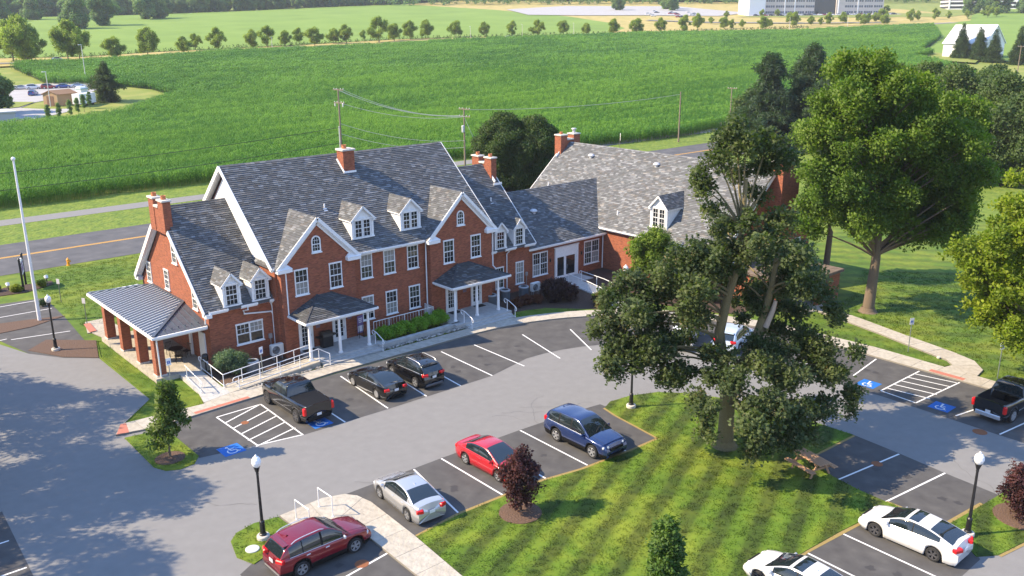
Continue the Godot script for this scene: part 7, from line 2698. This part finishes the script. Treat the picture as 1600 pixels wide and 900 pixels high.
# ---------------------------------------------------------------- fields and far things
func _corn() -> void:
	var field := PackedVector2Array(poly([-70, -130.5, 25, -130, 53, -131.2, 100, -123.8, 137, -118.5, 150, -117.5, 172, -122, 230, -126, 320, -128, 360, -160, 372, -176, 402, -180, 414, -192, 520, -230, 632, -286, 587, -297, 508, -311, 424, -362, 343, -386, 305, -395, 268, -391, 226, -396, 183, -408, 135, -398, 109, -398, 90, -402, 84, -330, 98, -312, 104, -291, 103, -271, 80, -242, 63, -234, 47, -231, 20, -225, -70, -225]))
	struct("cornfield_soil", sheet(Array(field), -0.05, 20.0).mesh(M.soil))
	# a length of row: four plants with arching leaves and tassels
	var mb := MB.new()
	var r := RandomNumberGenerator.new()
	r.seed = 3
	for p in 4:
		var o := Vector3(r.randf_range(-0.18, 0.18), 0, -0.35 + p * 0.23)
		var h := r.randf_range(2.1, 2.45)
		mb.col = Color(0.55, 0.60, 0.45)
		mb.bar(o, o + Vector3(0, h, 0), 0.035, 0.035)
		for k in 7:
			var a := r.randf() * TAU
			var d := Vector3(cos(a), 0, sin(a))
			var s := Vector3(-d.z, 0, d.x) * 0.045
			var b := o + UP * h * lerpf(0.3, 0.97, k / 6.0)
			var L := r.randf_range(0.45, 0.75)
			var m1 := b + d * L * 0.5 + UP * 0.25
			var m2 := b + d * L + UP * r.randf_range(-0.12, 0.14)
			var g := r.randf_range(0.8, 1.2)
			mb.col = Color(g, g, g)
			var nn := (UP + d * 0.4).normalized()
			mb.leaf(b - s, b + s, m1 + s, nn)
			mb.leaf(b - s, m1 + s, m1 - s, nn)
			mb.leaf(m1 - s, m1 + s, m2, nn)
		mb.col = Color(1.5, 1.25, 1.1)
		for k in 3:
			var a := r.randf() * TAU
			var d := Vector3(cos(a), 2.2, sin(a)).normalized() * 0.3
			var b := o + UP * h
			mb.tri(b - Vector3(0.012, 0, 0), b + Vector3(0.012, 0, 0), b + d)
	M.corn = mat(1, 1, 1, 0.6)
	M.corn.vertex_color_use_as_albedo = true
	M.corn.backlight_enabled = true
	M.corn.backlight = lin(0.8, 1.0, 0.4)
	var mesh := mb.mesh(M.corn, false, false)
	var noise := FastNoiseLite.new()
	noise.seed = 11
	noise.frequency = 0.012
	var buf := PackedFloat32Array()
	var cnt := 0
	r.seed = 17
	var z := -117.0
	while z > -412.0:
		var d0 := -z * 0.7527
		var x := -70.0
		var row := 0.80 if z > -190 else (1.2 if z > -260 else 1.9)
		var sp := 0.85 if z > -190 else (1.35 if z > -260 else 2.1)
		# only the part of the field that the land in view covers
		while x < 640.0:
			var p := Vector2(x + r.randf_range(-0.25, 0.25) * sp, z + r.randf_range(-0.06, 0.06))
			var d := 0.6584 * p.x - 0.7527 * p.y
			var side := 0.7527 * p.x + 0.6584 * p.y
			var k := 1.0 if d < 230.0 else (1.45 if d < 330 else 2.0)
			x += sp * maxf(1.0, k * 0.9 if z > -190 else (k * 0.75 if z > -260 else 1.0))
			if absf(side) > d * 0.75 + 22.0 or not inside(p, field):
				continue
			if r.randf() < 0.06:
				continue
			var n := noise.get_noise_2d(p.x, p.y)
			var n2 := noise.get_noise_2d(p.x * 1.6 + 300.0, p.y * 16.0)
			var c := mixc(Color(0.080, 0.22, 0.022), Color(0.215, 0.40, 0.05), clampf(0.45 + n * 0.6 + n2 * 0.8 + r.randf_range(-0.45, 0.45), 0, 1))
			var s := maxf(1.0, (row / 0.85)) * maxf(1.0, k * 0.8)
			var hh := 1.0 + n * 0.10 + n2 * 0.16 + r.randf_range(-0.13, 0.13)
			var b := Basis(UP, PI / 2 + r.randf_range(-0.2, 0.2) + (PI if r.randf() < 0.5 else 0.0))
			xf(buf, Basis(b.x * s, b.y * hh, b.z * s), Vector3(p.x, land(p.x, p.y) - 0.05, p.y), c)
			cnt += 1
		z -= row
	print("corn ", cnt)
	many("corn", mesh, buf, cnt).set_meta("kind", "stuff")


func _fields() -> void:
	# the far road behind the corn with its verges
	var lowr := poly([30, -424, 90, -408, 109, -402, 135, -402, 183, -412, 226, -400, 268, -395, 305, -399, 343, -390, 424, -366, 508, -315, 587, -301, 640, -290, 760, -270])
	var up := poly([780, -300, 640, -318, 560, -338, 505, -352, 438, -381, 362, -415, 297, -440, 228, -438, 163, -444, 126, -438, 97, -456, 30, -470])
	struct("verge", sheet(lowr + up, 0.05, 20.0).mesh(M.dry_grass))
	var mid := []
	for i in lowr.size() - 1:
		var a: Vector2 = lowr[i]
		mid.append(a.lerp(up[up.size() - 1 - mini(i, up.size() - 1)], 0.30))
	var ra := []
	var rb := []
	for i in mid.size():
		ra.append(mid[i] + Vector2(0, 3.2))
		rb.push_front(mid[i] + Vector2(0, -3.8))
	struct("far_road", sheet(ra + rb, 0.25, 20.0).mesh(M.asphalt))
	# green crop on the hillside, and dry grass on its right
	var crop := poly([-300, -480, 30, -472, 97, -458, 126, -440, 163, -446, 228, -440, 297, -442, 362, -417, 420, -390, 470, -420, 510, -470, 555, -560, 590, -700, 600, -868, 520, -872, 416, -862, 333, -862, 283, -868, 200, -908, 100, -930, -300, -960])
	struct("crop_field", sheet(crop, 0.1, 25.0).mesh(M.crop_far))
	struct("dry_field", sheet(poly([420, -390, 470, -420, 510, -470, 555, -560, 590, -700, 600, -868, 700, -900, 900, -620, 860, -420, 790, -330, 720, -300, 640, -320, 560, -340, 505, -354]), 0.08, 25.0).mesh(M.dry_grass))
	struct("office_lawn", sheet(poly([640, -450, 700, -455, 790, -380, 830, -340, 760, -330, 690, -390]), 0.3, 20.0).mesh(M.grass_far))
	struct("crop_field", sheet(poly([640, -292, 720, -298, 800, -330, 900, -360, 1200, -300, 1200, -120, 700, -60, 420, -90, 380, -130, 415, -190, 520, -230]), 0.12, 25.0).mesh(M.crop_far))
	# pale car parks and the road winding down from them
	struct("far_car_park", sheet(poly([598, -690, 690, -700, 760, -610, 700, -480, 640, -470, 610, -520, 570, -560, 545, -600]), 0.5, 20.0).mesh(M.pale))
	struct("far_road", sheet(poly([548, -470, 556, -472, 566, -420, 600, -370, 650, -330, 644, -326, 592, -366, 556, -418]), 0.55, 15.0).mesh(M.asphalt))
	struct("far_car_park", sheet(poly([655, -452, 668, -462, 778, -388, 768, -374]), 0.45, 15.0).mesh(M.pale))
	# cut-out at the left with its small car park
	struct("mown_grass", sheet(poly([20, -225, 47, -231, 63, -234, 80, -242, 103, -271, 104, -291, 98, -312, 92, -308, 84, -300, 30, -300, 20, -260]), 0.06, 15.0).mesh(M.grass_far))
	struct("small_car_park", sheet(poly([20, -240, 46, -244, 58, -250, 70, -259, 72, -264, 66, -269, 62, -275, 68, -284, 88, -298, 97, -312, 92, -330, 60, -335, 20, -310]), 0.15, 15.0).mesh(M.pale))
	struct("mown_grass", sheet(poly([55, -276, 62, -276, 68, -284, 64, -288, 52, -284]), 0.3, 15.0).mesh(M.grass_far))
	struct("mown_grass", sheet(poly([372, -150, 404, -160, 416, -190, 402, -182, 384, -178, 372, -172]), 0.2, 15.0).mesh(M.grass_far))
	# a low dark row along the far edge of the corn
	var buf := PackedFloat32Array()
	var r := RandomNumberGenerator.new()
	r.seed = 5
	var cnt := 0
	for i in up.size() - 3:
		var a: Vector2 = up[i + 2]
		var b: Vector2 = up[i + 3]
		var n := int(a.distance_to(b) / 1.4)
		for k in n:
			var p := a.lerp(b, float(k) / n) + Vector2(r.randf_range(-1.2, 1.2), r.randf_range(-1.2, 1.2))
			xf(buf, Basis(UP, r.randf() * TAU).scaled(Vector3.ONE * r.randf_range(0.9, 1.5)), on_land(p.x, p.y) + UP * 0.8, mixc(Color(0.03, 0.07, 0.015), Color(0.07, 0.12, 0.02), r.randf()))
			cnt += 1
	many("roadside_growth", clump("far_broad", 26, 0.9, 0.42, 0.7), buf, cnt).set_meta("kind", "stuff")


func _far_trees() -> void:
	var far := clump("far_broad", 26, 0.9, 0.42, 0.7)
	var c0 := Color(0.16, 0.25, 0.035)
	var c1 := Color(0.36, 0.45, 0.07)
	var prof := [[0.0, 2.2], [0.3, 4.2], [0.65, 3.6], [1.0, 1.0]]
	# three kinds of street tree, then copies along the far road
	var kinds := []
	var spots := [[99, -414, 1.75], [115, -416, 1.45], [133, -412, 0.95], [150, -420, 1.15], [168, -424, 0.8], [182, -444, 0.7], [187, -428, 0.95], [207, -432, 0.85], [216, -435, 0.95], [227, -437, 0.8], [242, -450, 0.75], [238, -426, 0.95], [255, -436, 0.8], [260, -431, 0.85], [284, -452, 0.5], [278, -427, 1.2], [290, -430, 0.95], [303, -433, 0.95], [316, -436, 0.95], [335, -432, 0.95], [347, -420, 0.75], [366, -417, 0.8], [373, -402, 0.85], [396, -404, 0.85], [406, -394, 0.7], [417, -382, 0.85], [427, -372, 0.95], [447, -370, 0.8], [467, -368, 0.95], [98, -433, 1.5], [122, -424, 1.2], [104, -428, 1.3]]
	var where := ["left of the conifer", "above the small car park", "left of the roof's gable", "above the main roof", "above the utility poles", "above the right wing"]
	for i in spots.size():
		var s = spots[i]
		var at := on_land(s[0], s[1])
		var nth := ["first", "second", "third", "fourth", "fifth", "sixth", "seventh", "eighth", "ninth", "tenth", "eleventh", "twelfth", "thirteenth", "fourteenth", "fifteenth", "sixteenth"]
		var left := 0
		for q in spots:
			if q[0] < s[0]:
				left += 1
		var size := "large" if s[2] > 1.25 else ("small" if s[2] < 0.76 else "rounded")
		var lab: String = size + " yellow green tree, " + (nth[left] + " from the left" if left < 16 else nth[spots.size() - 1 - left] + " from the right") + " along the far road"
		if i < 6:
			var h: float = [9.8, 10.6, 9.0, 10.0, 8.8, 10.2][i]
			var o := tree("roadside_tree", lab, at, 0.22, loose_lobes(2.4, h, prof, 26, 1.2, 1000 + i), far, 1.2, c0, c1, 1010 + i, "trees along the far road")
			o.scale = Vector3.ONE * s[2]
			kinds.append(o)
		else:
			copy(kinds[(i * 5 + i / 6) % 6], lab, at, i * 1.7, s[2])
	# trees of the dry field and the roundabout by the office
	var dk := Color(0.09, 0.18, 0.06)
	var dk2 := Color(0.24, 0.36, 0.12)
	var r := RandomNumberGenerator.new()
	r.seed = 21
	for i in 34:
		var q := Vector2(r.randf_range(500, 800), r.randf_range(-480, -315))
		if i % 2:
			q = Vector2(lerpf(480, 800, i / 34.0), lerpf(-372, -300, i / 34.0) + r.randf_range(-8, 4))
		if q.x < 510 and q.y < -400:
			continue
		copy(kinds[r.randi() % 6], "small tree scattered over the dry field before the office block", on_land(q.x, q.y), r.randf() * TAU, r.randf_range(0.4, 0.95)).set_meta("group", "trees of the dry field")
	# broad dark trees of the skyline
	var dark := []
	for i in 3:
		var h: float = [15.0, 17.0, 13.5][i]
		dark.append(tree("skyline_tree", "dark bluish tree of the long tree line under the top edge", on_land(200 + 40 * i, -925 + i * 10), 0.4, loose_lobes(1.5, h, [[0.0, 3.5], [0.3, 5.6], [0.7, 4.6], [1.0, 1.0]], 30, 2.3, 1100 + i), clump("far_big", 24, 1.5, 0.8, 0.7), 0.9, dk, dk2, 1110 + i, "trees of the far tree line"))
	var line := [[-120, -960], [60, -945], [200, -922], [283, -880], [333, -872], [416, -870], [520, -880], [600, -878], [700, -905], [760, -840], [830, -700], [900, -600]]
	for i in line.size() - 1:
		var a := Vector2(line[i][0], line[i][1])
		var b := Vector2(line[i + 1][0], line[i + 1][1])
		var n := int(a.distance_to(b) / 9.0)
		for k in n:
			for row in 2:
				var p := a.lerp(b, (k + r.randf()) / n) + (b - a).normalized().orthogonal() * (-r.randf_range(0, 10) - row * 16.0) * -1.0
				copy(dark[r.randi() % 3], "dark bluish tree of the long tree line under the top edge", on_land(p.x, p.y) - UP * 0.3, r.randf() * TAU, r.randf_range(0.65, 1.15))
	# the wooded hilltop behind them reads as one mass
	var buf := PackedFloat32Array()
	var cnt := 0
	for i in 16000:
		var d := r.randf_range(1010, 1700)
		var s := r.randf_range(-0.62, 0.62) * d
		var p := Vector2(0.6584 * d + 0.7527 * s, -0.7527 * d + 0.6584 * s)
		xf(buf, Basis(UP, r.randf() * TAU).scaled(Vector3.ONE * r.randf_range(2.2, 3.6)), on_land(p.x, p.y) + UP * r.randf_range(3, 13), mixc(dk, dk2, r.randf()))
		cnt += 1
	many("woodland", clump("far_big", 24, 1.5, 0.8, 0.7), buf, cnt).set_meta("kind", "stuff")
	# single trees on the left hillside and round the office
	for s in [[200, -693, 1.35, "broad dark tree standing in the crop on the left hillside, the left one"], [228, -719, 1.3, "broad dark tree standing in the crop on the left hillside, the right one"], [282, -789, 1.3, "tall dark tree at the edge of the left hillside crop"], [296, -792, 1.1, "dark tree beside the tall one at the edge of the left hillside crop"], [212, -850, 1.1, "dark tree at the upper left corner of the crop"], [185, -840, 1.2, "dark tree near the upper left corner"],
			[860, -310, 1.2, "green tree in the clump right of the office block, left side"], [850, -330, 1.25, "green tree in the clump right of the office block, middle"], [872, -345, 1.1, "green tree in the clump right of the office block, back"], [835, -345, 1.0, "green tree in the clump right of the office block, near its corner"], [885, -320, 1.2, "green tree in the clump right of the office block, right side"], [690, -560, 0.9, "green tree left of the office block"], [710, -580, 1.0, "green tree behind the far car park"], [660, -600, 0.8, "green tree at the far car park's edge"],
			[54.5, -269, 0.62, "dark tree at the left edge by the small car park"], [46, -264, 0.8, "dark tree beyond the left edge over the parked cars"]]:
		copy(dark[int(s[0]) % 3], s[3], on_land(s[0], s[1]), s[0], s[2]).set_meta("group", "single far trees")
	# conifers: one at the small car park, four at the barn
	conifer("spruce_tree", "dark spruce beside the white trailer at the left", on_land(84.0, -271.5), 11.5, 5.2, Color(0.03, 0.06, 0.025), Color(0.08, 0.125, 0.05), 1200, "", 0.5, 0.02)
	var i2 := 0
	for s in [[391, -164, 14.0, "dark spruce at the left end of the barn's row"], [393, -158, 13.0, "dark spruce second from the left before the barn"], [388, -155, 12.0, "dark spruce in the middle of the barn's row"], [386, -149, 12.5, "dark spruce at the barn's right corner"], [384, -139, 14.0, "dark spruce standing alone right of the barn"], [390, -134, 8.0, "low dark spruce at the right edge beside the barn"]]:
		conifer("spruce_tree", s[3], on_land(s[0], s[1]), s[2], 3.9, Color(0.03, 0.062, 0.025), Color(0.085, 0.14, 0.05), 1210 + i2, "spruces before the barn", 0.25, 0.02)
		i2 += 1
	i2 = 0
	for s in [[60, -240], [63, -242], [67, -247], [70, -251], [73, -256], [76, -261]]:
		tree("sapling", ["slim dark sapling in the row before the shed, nearest the corn", "slim dark sapling second from the corn", "slim dark sapling third from the corn", "slim dark sapling before the trailer's left end", "slim dark sapling before the trailer's middle", "slim dark sapling before the trailer's right end"][i2], on_land(s[0], s[1]), 0.05, crown_lobes(1.2, 4.4, [[0.0, 0.2], [0.5, 0.4], [1.0, 0.1]], 12, 0.35, 1300 + i2), clump("young", 26, 0.26, 0.16, 0.6), 9.0, dk, dk2, 1310 + i2, "saplings before the shed")
		i2 += 1


func _far_buildings() -> void:
	# white barn
	var y := land(395, -155)
	var b := thing("barn", "large plain white barn with a steep roof, behind a row of spruces", "barn", Vector3(403, y, -164), -1.62)
	var mb := MB.new()
	mb.prism(PackedVector2Array([Vector2(-9, -1), Vector2(9, -1), Vector2(9, 6.2), Vector2(0, 13.2), Vector2(-9, 6.2)]), Vector3(-8.5, 0, 0), Vector3(0, 0, -1), UP, Vector3(17, 0, 0))
	put("wall", mb.mesh(M.white), b)
	mb = MB.new()
	for s in [-1.0, 1.0]:
		mb.prism(PackedVector2Array([Vector2(0, 13.25), Vector2(9.6, 5.85), Vector2(9.6, 6.05), Vector2(0, 13.5)]), Vector3(-8.9, 0, 0), Vector3(0, 0, s), UP, Vector3(17.8, 0, 0))
	put("roof", mb.mesh(mat(0.72, 0.74, 0.77, 0.5)), b)
	mb = MB.new()
	mb.box(Vector3(-8.55, 2.2, 0), Vector3(0.1, 4.6, 4.4))
	put("door", mb.mesh(mat(0.6, 0.6, 0.6, 0.6)), b)
	# office block
	M.far_glass = mat(0.10, 0.11, 0.125, 0.2)
	var o := thing("office_block", "long pale two storey office block with dark window bands at the top right", "building", on_land(724, -425) + UP * -0.5, -0.555)
	o.rotation.y = atan2(-(-388.0 + 453.0), 772.0 - 667.0)
	for k in 2:
		mb = MB.new()
		mb.span(Vector3([-62.0, 14.0][k], -2, -24), Vector3([-6.0, 58.0][k], 15.5, 0))
		put("wall", mb.mesh(surf([[0.50, 0.44, 0.38], [0.58, 0.52, 0.45]], 0.01, 30.0, 160, 0.9)), o)
	mb = MB.new()
	mb.span(Vector3(-66, -2, -20), Vector3(-52, 17.5, 2.5))
	put("stair_tower", mb.mesh(M.white), o)
	mb = MB.new()
	mb.span(Vector3(-6, -2, -22), Vector3(14, 14.5, -1.2))
	put("glass_hall", mb.mesh(M.glass), o)
	for lev in 3:
		for k in 12:
			var x := -50.0 + k * 9.0
			if x > -14 and x < 14:
				continue
			mb = MB.new()
			mb.span(Vector3(x, 1.6 + lev * 4.7, -0.05), Vector3(x + 7.8, 3.4 + lev * 4.7, 0.08))
			var w := put("window", mb.mesh(M.far_glass), o)
			mb = MB.new()
			for q in 3:
				mb.span(Vector3(x + 1.95 * (q + 1) - 0.06, 1.2 + lev * 4.7, 0.08), Vector3(x + 1.95 * (q + 1) + 0.06, 3.6 + lev * 4.7, 0.16))
			put("mullions", mb.mesh(M.white), w)
	for x in [-51.0, -33.0, -24.0, 16.0, 34.0]:
		mb = MB.new()
		mb.span(Vector3(x - 0.5, -1, 0.0), Vector3(x + 0.3, 15.7, 0.5))
		put("pier", mb.mesh(M.white), o)
	# parking garage
	var g := thing("parking_garage", "white parking garage with dark open decks in the upper right corner", "parking garage", on_land(925, -358) + UP * -0.5, -0.9)
	for k in 4:
		mb = MB.new()
		mb.span(Vector3(-45, k * 3.6 - 0.2, -30), Vector3(45, k * 3.6 + 1.3, 0))
		put("parapet", mb.mesh(M.white), g)
		mb = MB.new()
		mb.span(Vector3(-44.5, k * 3.6 - 2.3, -29.5), Vector3(44.5, k * 3.6 - 0.2, -1.5))
		put("open_deck", mb.mesh(mat(0.05, 0.05, 0.055, 0.9)), g)
	for k in 7:
		mb = MB.new()
		mb.span(Vector3(-45 + k * 14.8, -2, -0.3), Vector3(-43.8 + k * 14.8, 12, 0.25))
		put("pillar", mb.mesh(M.white), g)
	# shed, trailer and kiosk by the small car park
	var shed := thing("shed", "small tan shed with a brown roof at the far left", "shed", on_land(72.5, -275), 0.55)
	mb = MB.new()
	mb.prism(PackedVector2Array([Vector2(-2.4, -0.5), Vector2(2.4, -0.5), Vector2(2.4, 3.1), Vector2(0, 4.0), Vector2(-2.4, 3.1)]), Vector3(-3.6, 0, 0), Vector3(0, 0, -1), UP, Vector3(7.2, 0, 0))
	put("wall", mb.mesh(mat(0.36, 0.24, 0.14, 0.9)), shed)
	mb = MB.new()
	for k in [-1.0, 1.0]:
		mb.prism(PackedVector2Array([Vector2(0, 4.0), Vector2(2.8, 2.95), Vector2(2.8, 3.1), Vector2(0, 4.18)]), Vector3(-3.9, 0, 0), Vector3(0, 0, k), UP, Vector3(7.8, 0, 0))
	put("roof", mb.mesh(mat(0.26, 0.15, 0.08, 0.9)), shed)
	mb = MB.new()
	mb.span(Vector3(-3.66, 0, -1.2), Vector3(-3.6, 2.6, 1.2))
	put("door", mb.mesh(mat(0.16, 0.09, 0.06, 0.8)), shed)
	mb = MB.new()
	for x in [-3.63, 3.5]:
		mb.span(Vector3(x, 0, 2.36), Vector3(x + 0.14, 3.05, 2.46))
	put("corner_board", mb.mesh(mat(0.55, 0.42, 0.25, 0.8)), shed)
	var t := thing("trailer", "white box trailer on wheels between the shed and the dark spruce", "trailer", on_land(76.8, -268), 0.66)
	mb = MB.new()
	mb.cbox(Vector3(0, 2.1, 0), Vector3(7.0, 2.7, 2.4), 0.08)
	put("box", mb.mesh(M.white), t)
	mb = MB.new()
	mb.box(Vector3(0, 0.66, 0), Vector3(7.2, 0.16, 2.3))
	put("chassis", mb.mesh(mat(0.12, 0.05, 0.04, 0.8)), t)
	for x in [1.2, 2.2]:
		for z in [-1.0, 1.0]:
			mb = MB.new()
			mb.lathe(Vector3(x, 0.4, z), [[0.0, -0.12], [0.4, -0.1], [0.4, 0.1], [0.0, 0.12]], 12, Basis(Vector3.RIGHT, PI / 2))
			put("wheel", mb.mesh(M.tyre), t)
	mb = MB.new()
	for k in 5:
		mb.box(Vector3(-2.8 + k * 1.4, 2.1, 1.205), Vector3(0.05, 2.6, 0.03))
	put("rib", mb.mesh(mat(0.6, 0.6, 0.6, 0.5)), t)
	var kk := thing("kiosk", "small white kiosk with a green striped rounded roof behind the shed", "kiosk", on_land(84.5, -296), 0.5)
	mb = MB.new()
	mb.span(Vector3(-2.2, -0.5, -1.6), Vector3(2.2, 2.1, 1.6))
	put("wall", mb.mesh(M.white), kk)
	mb = MB.new()
	mb.prism(PackedVector2Array([Vector2(-1.9, 2.1), Vector2(1.9, 2.1), Vector2(1.5, 3.1), Vector2(0.6, 3.7), Vector2(-0.6, 3.7), Vector2(-1.5, 3.1)]), Vector3(-2.4, 0, 0), Vector3(0, 0, 1), UP, Vector3(4.8, 0, 0))
	put("roof", mb.mesh(M.white), kk)
	mb = MB.new()
	mb.span(Vector3(-2.42, 2.3, -1.92), Vector3(2.42, 2.6, 1.92))
	put("stripe", mb.mesh(mat(0.03, 0.22, 0.14, 0.6)), kk)
	kk.scale = Vector3.ONE * 0.62
	# white roof corner of a far building at the left edge
	var fl := thing("flat_building", "pale flat roofed building corner at the left edge above the corn", "building", on_land(43, -238), 0.0)
	mb = MB.new()
	mb.span(Vector3(-12, -0.5, -6), Vector3(9, 3.6, 2))
	put("wall", mb.mesh(mat(0.42, 0.42, 0.43, 0.7)), fl)
	mb = MB.new()
	mb.span(Vector3(-12.3, 3.6, -6.3), Vector3(9.3, 3.9, 2.3))
	put("roof", mb.mesh(mat(0.5, 0.5, 0.5, 0.7)), fl)
	# white house roofs among the skyline trees
	for q in [[262, -905, 0.3, "pale house roof among the trees at the upper left"], [372, -885, 0.1, "pale house among the trees above the left hillside"], [560, -900, -0.2, "pale house among the trees above the crop"]]:
		var hs := thing("house", q[3], "house", on_land(q[0], q[1]), q[2])
		mb = MB.new()
		mb.span(Vector3(-9, -1, -5), Vector3(9, 6, 5))
		put("wall", mb.mesh(mat(0.5, 0.47, 0.43, 0.9)), hs)
		mb = MB.new()
		mb.prism(PackedVector2Array([Vector2(-5.6, 5.8), Vector2(5.6, 5.8), Vector2(0, 9.6)]), Vector3(-9.6, 0, 0), Vector3(0, 0, 1), UP, Vector3(19.2, 0, 0))
		put("roof", mb.mesh(mat(0.48, 0.45, 0.43, 0.9)), hs)
	# light poles
	var lab := ["tall thin light pole beside the shed", "tall thin light pole behind the dark spruce", "pale light pole on the far road above the main roof chimney", "pale light pole on the far road right of the utility poles", "pale light pole on the far road above the right wing", "pale light pole on the far road right of the right wing", "pale light pole at the edge of the dry field", "pale light pole before the office block's middle", "pale light pole right of the office block"]
	var i := 0
	for q in [[69, -272, 9.5], [96, -330, 12], [210, -418, 6], [330, -412, 7], [366, -408, 7], [397, -396, 7], [432, -382, 7], [520, -326, 8], [566, -312, 8]]:
		var p := thing("light_pole", lab[i], "light pole", on_land(q[0], q[1]), 0.4, "light poles far off")
		mb = MB.new()
		mb.tube([Vector3.ZERO, Vector3(0, q[2], 0)], 0.13, 0.08, 6)
		put("pole", mb.mesh(mat(0.55, 0.55, 0.53, 0.5)), p)
		mb = MB.new()
		mb.cbox(Vector3(-0.55, q[2], 0), Vector3(1.3, 0.16, 0.4), 0.05)
		put("lamp_head", mb.mesh(mat(0.6, 0.6, 0.58, 0.5)), p)
		i += 1


func _ready() -> void:
	_sky()
	rng.seed = 9
	_materials()
	M.leaf_stone = mat(1, 1, 1, 0.9)
	M.leaf_stone.vertex_color_use_as_albedo = true
	M.pale = surf([[0.30, 0.29, 0.29], [0.36, 0.355, 0.35]], 0.01, 40.0, 170, 0.95)
	_lawn_material()
	_ground()
	_fields()
	_building()
	_terraces()
	_far_buildings()
	_corn()
	_far_trees()
	_green()
	_rails()
	_furniture()
	_cars()
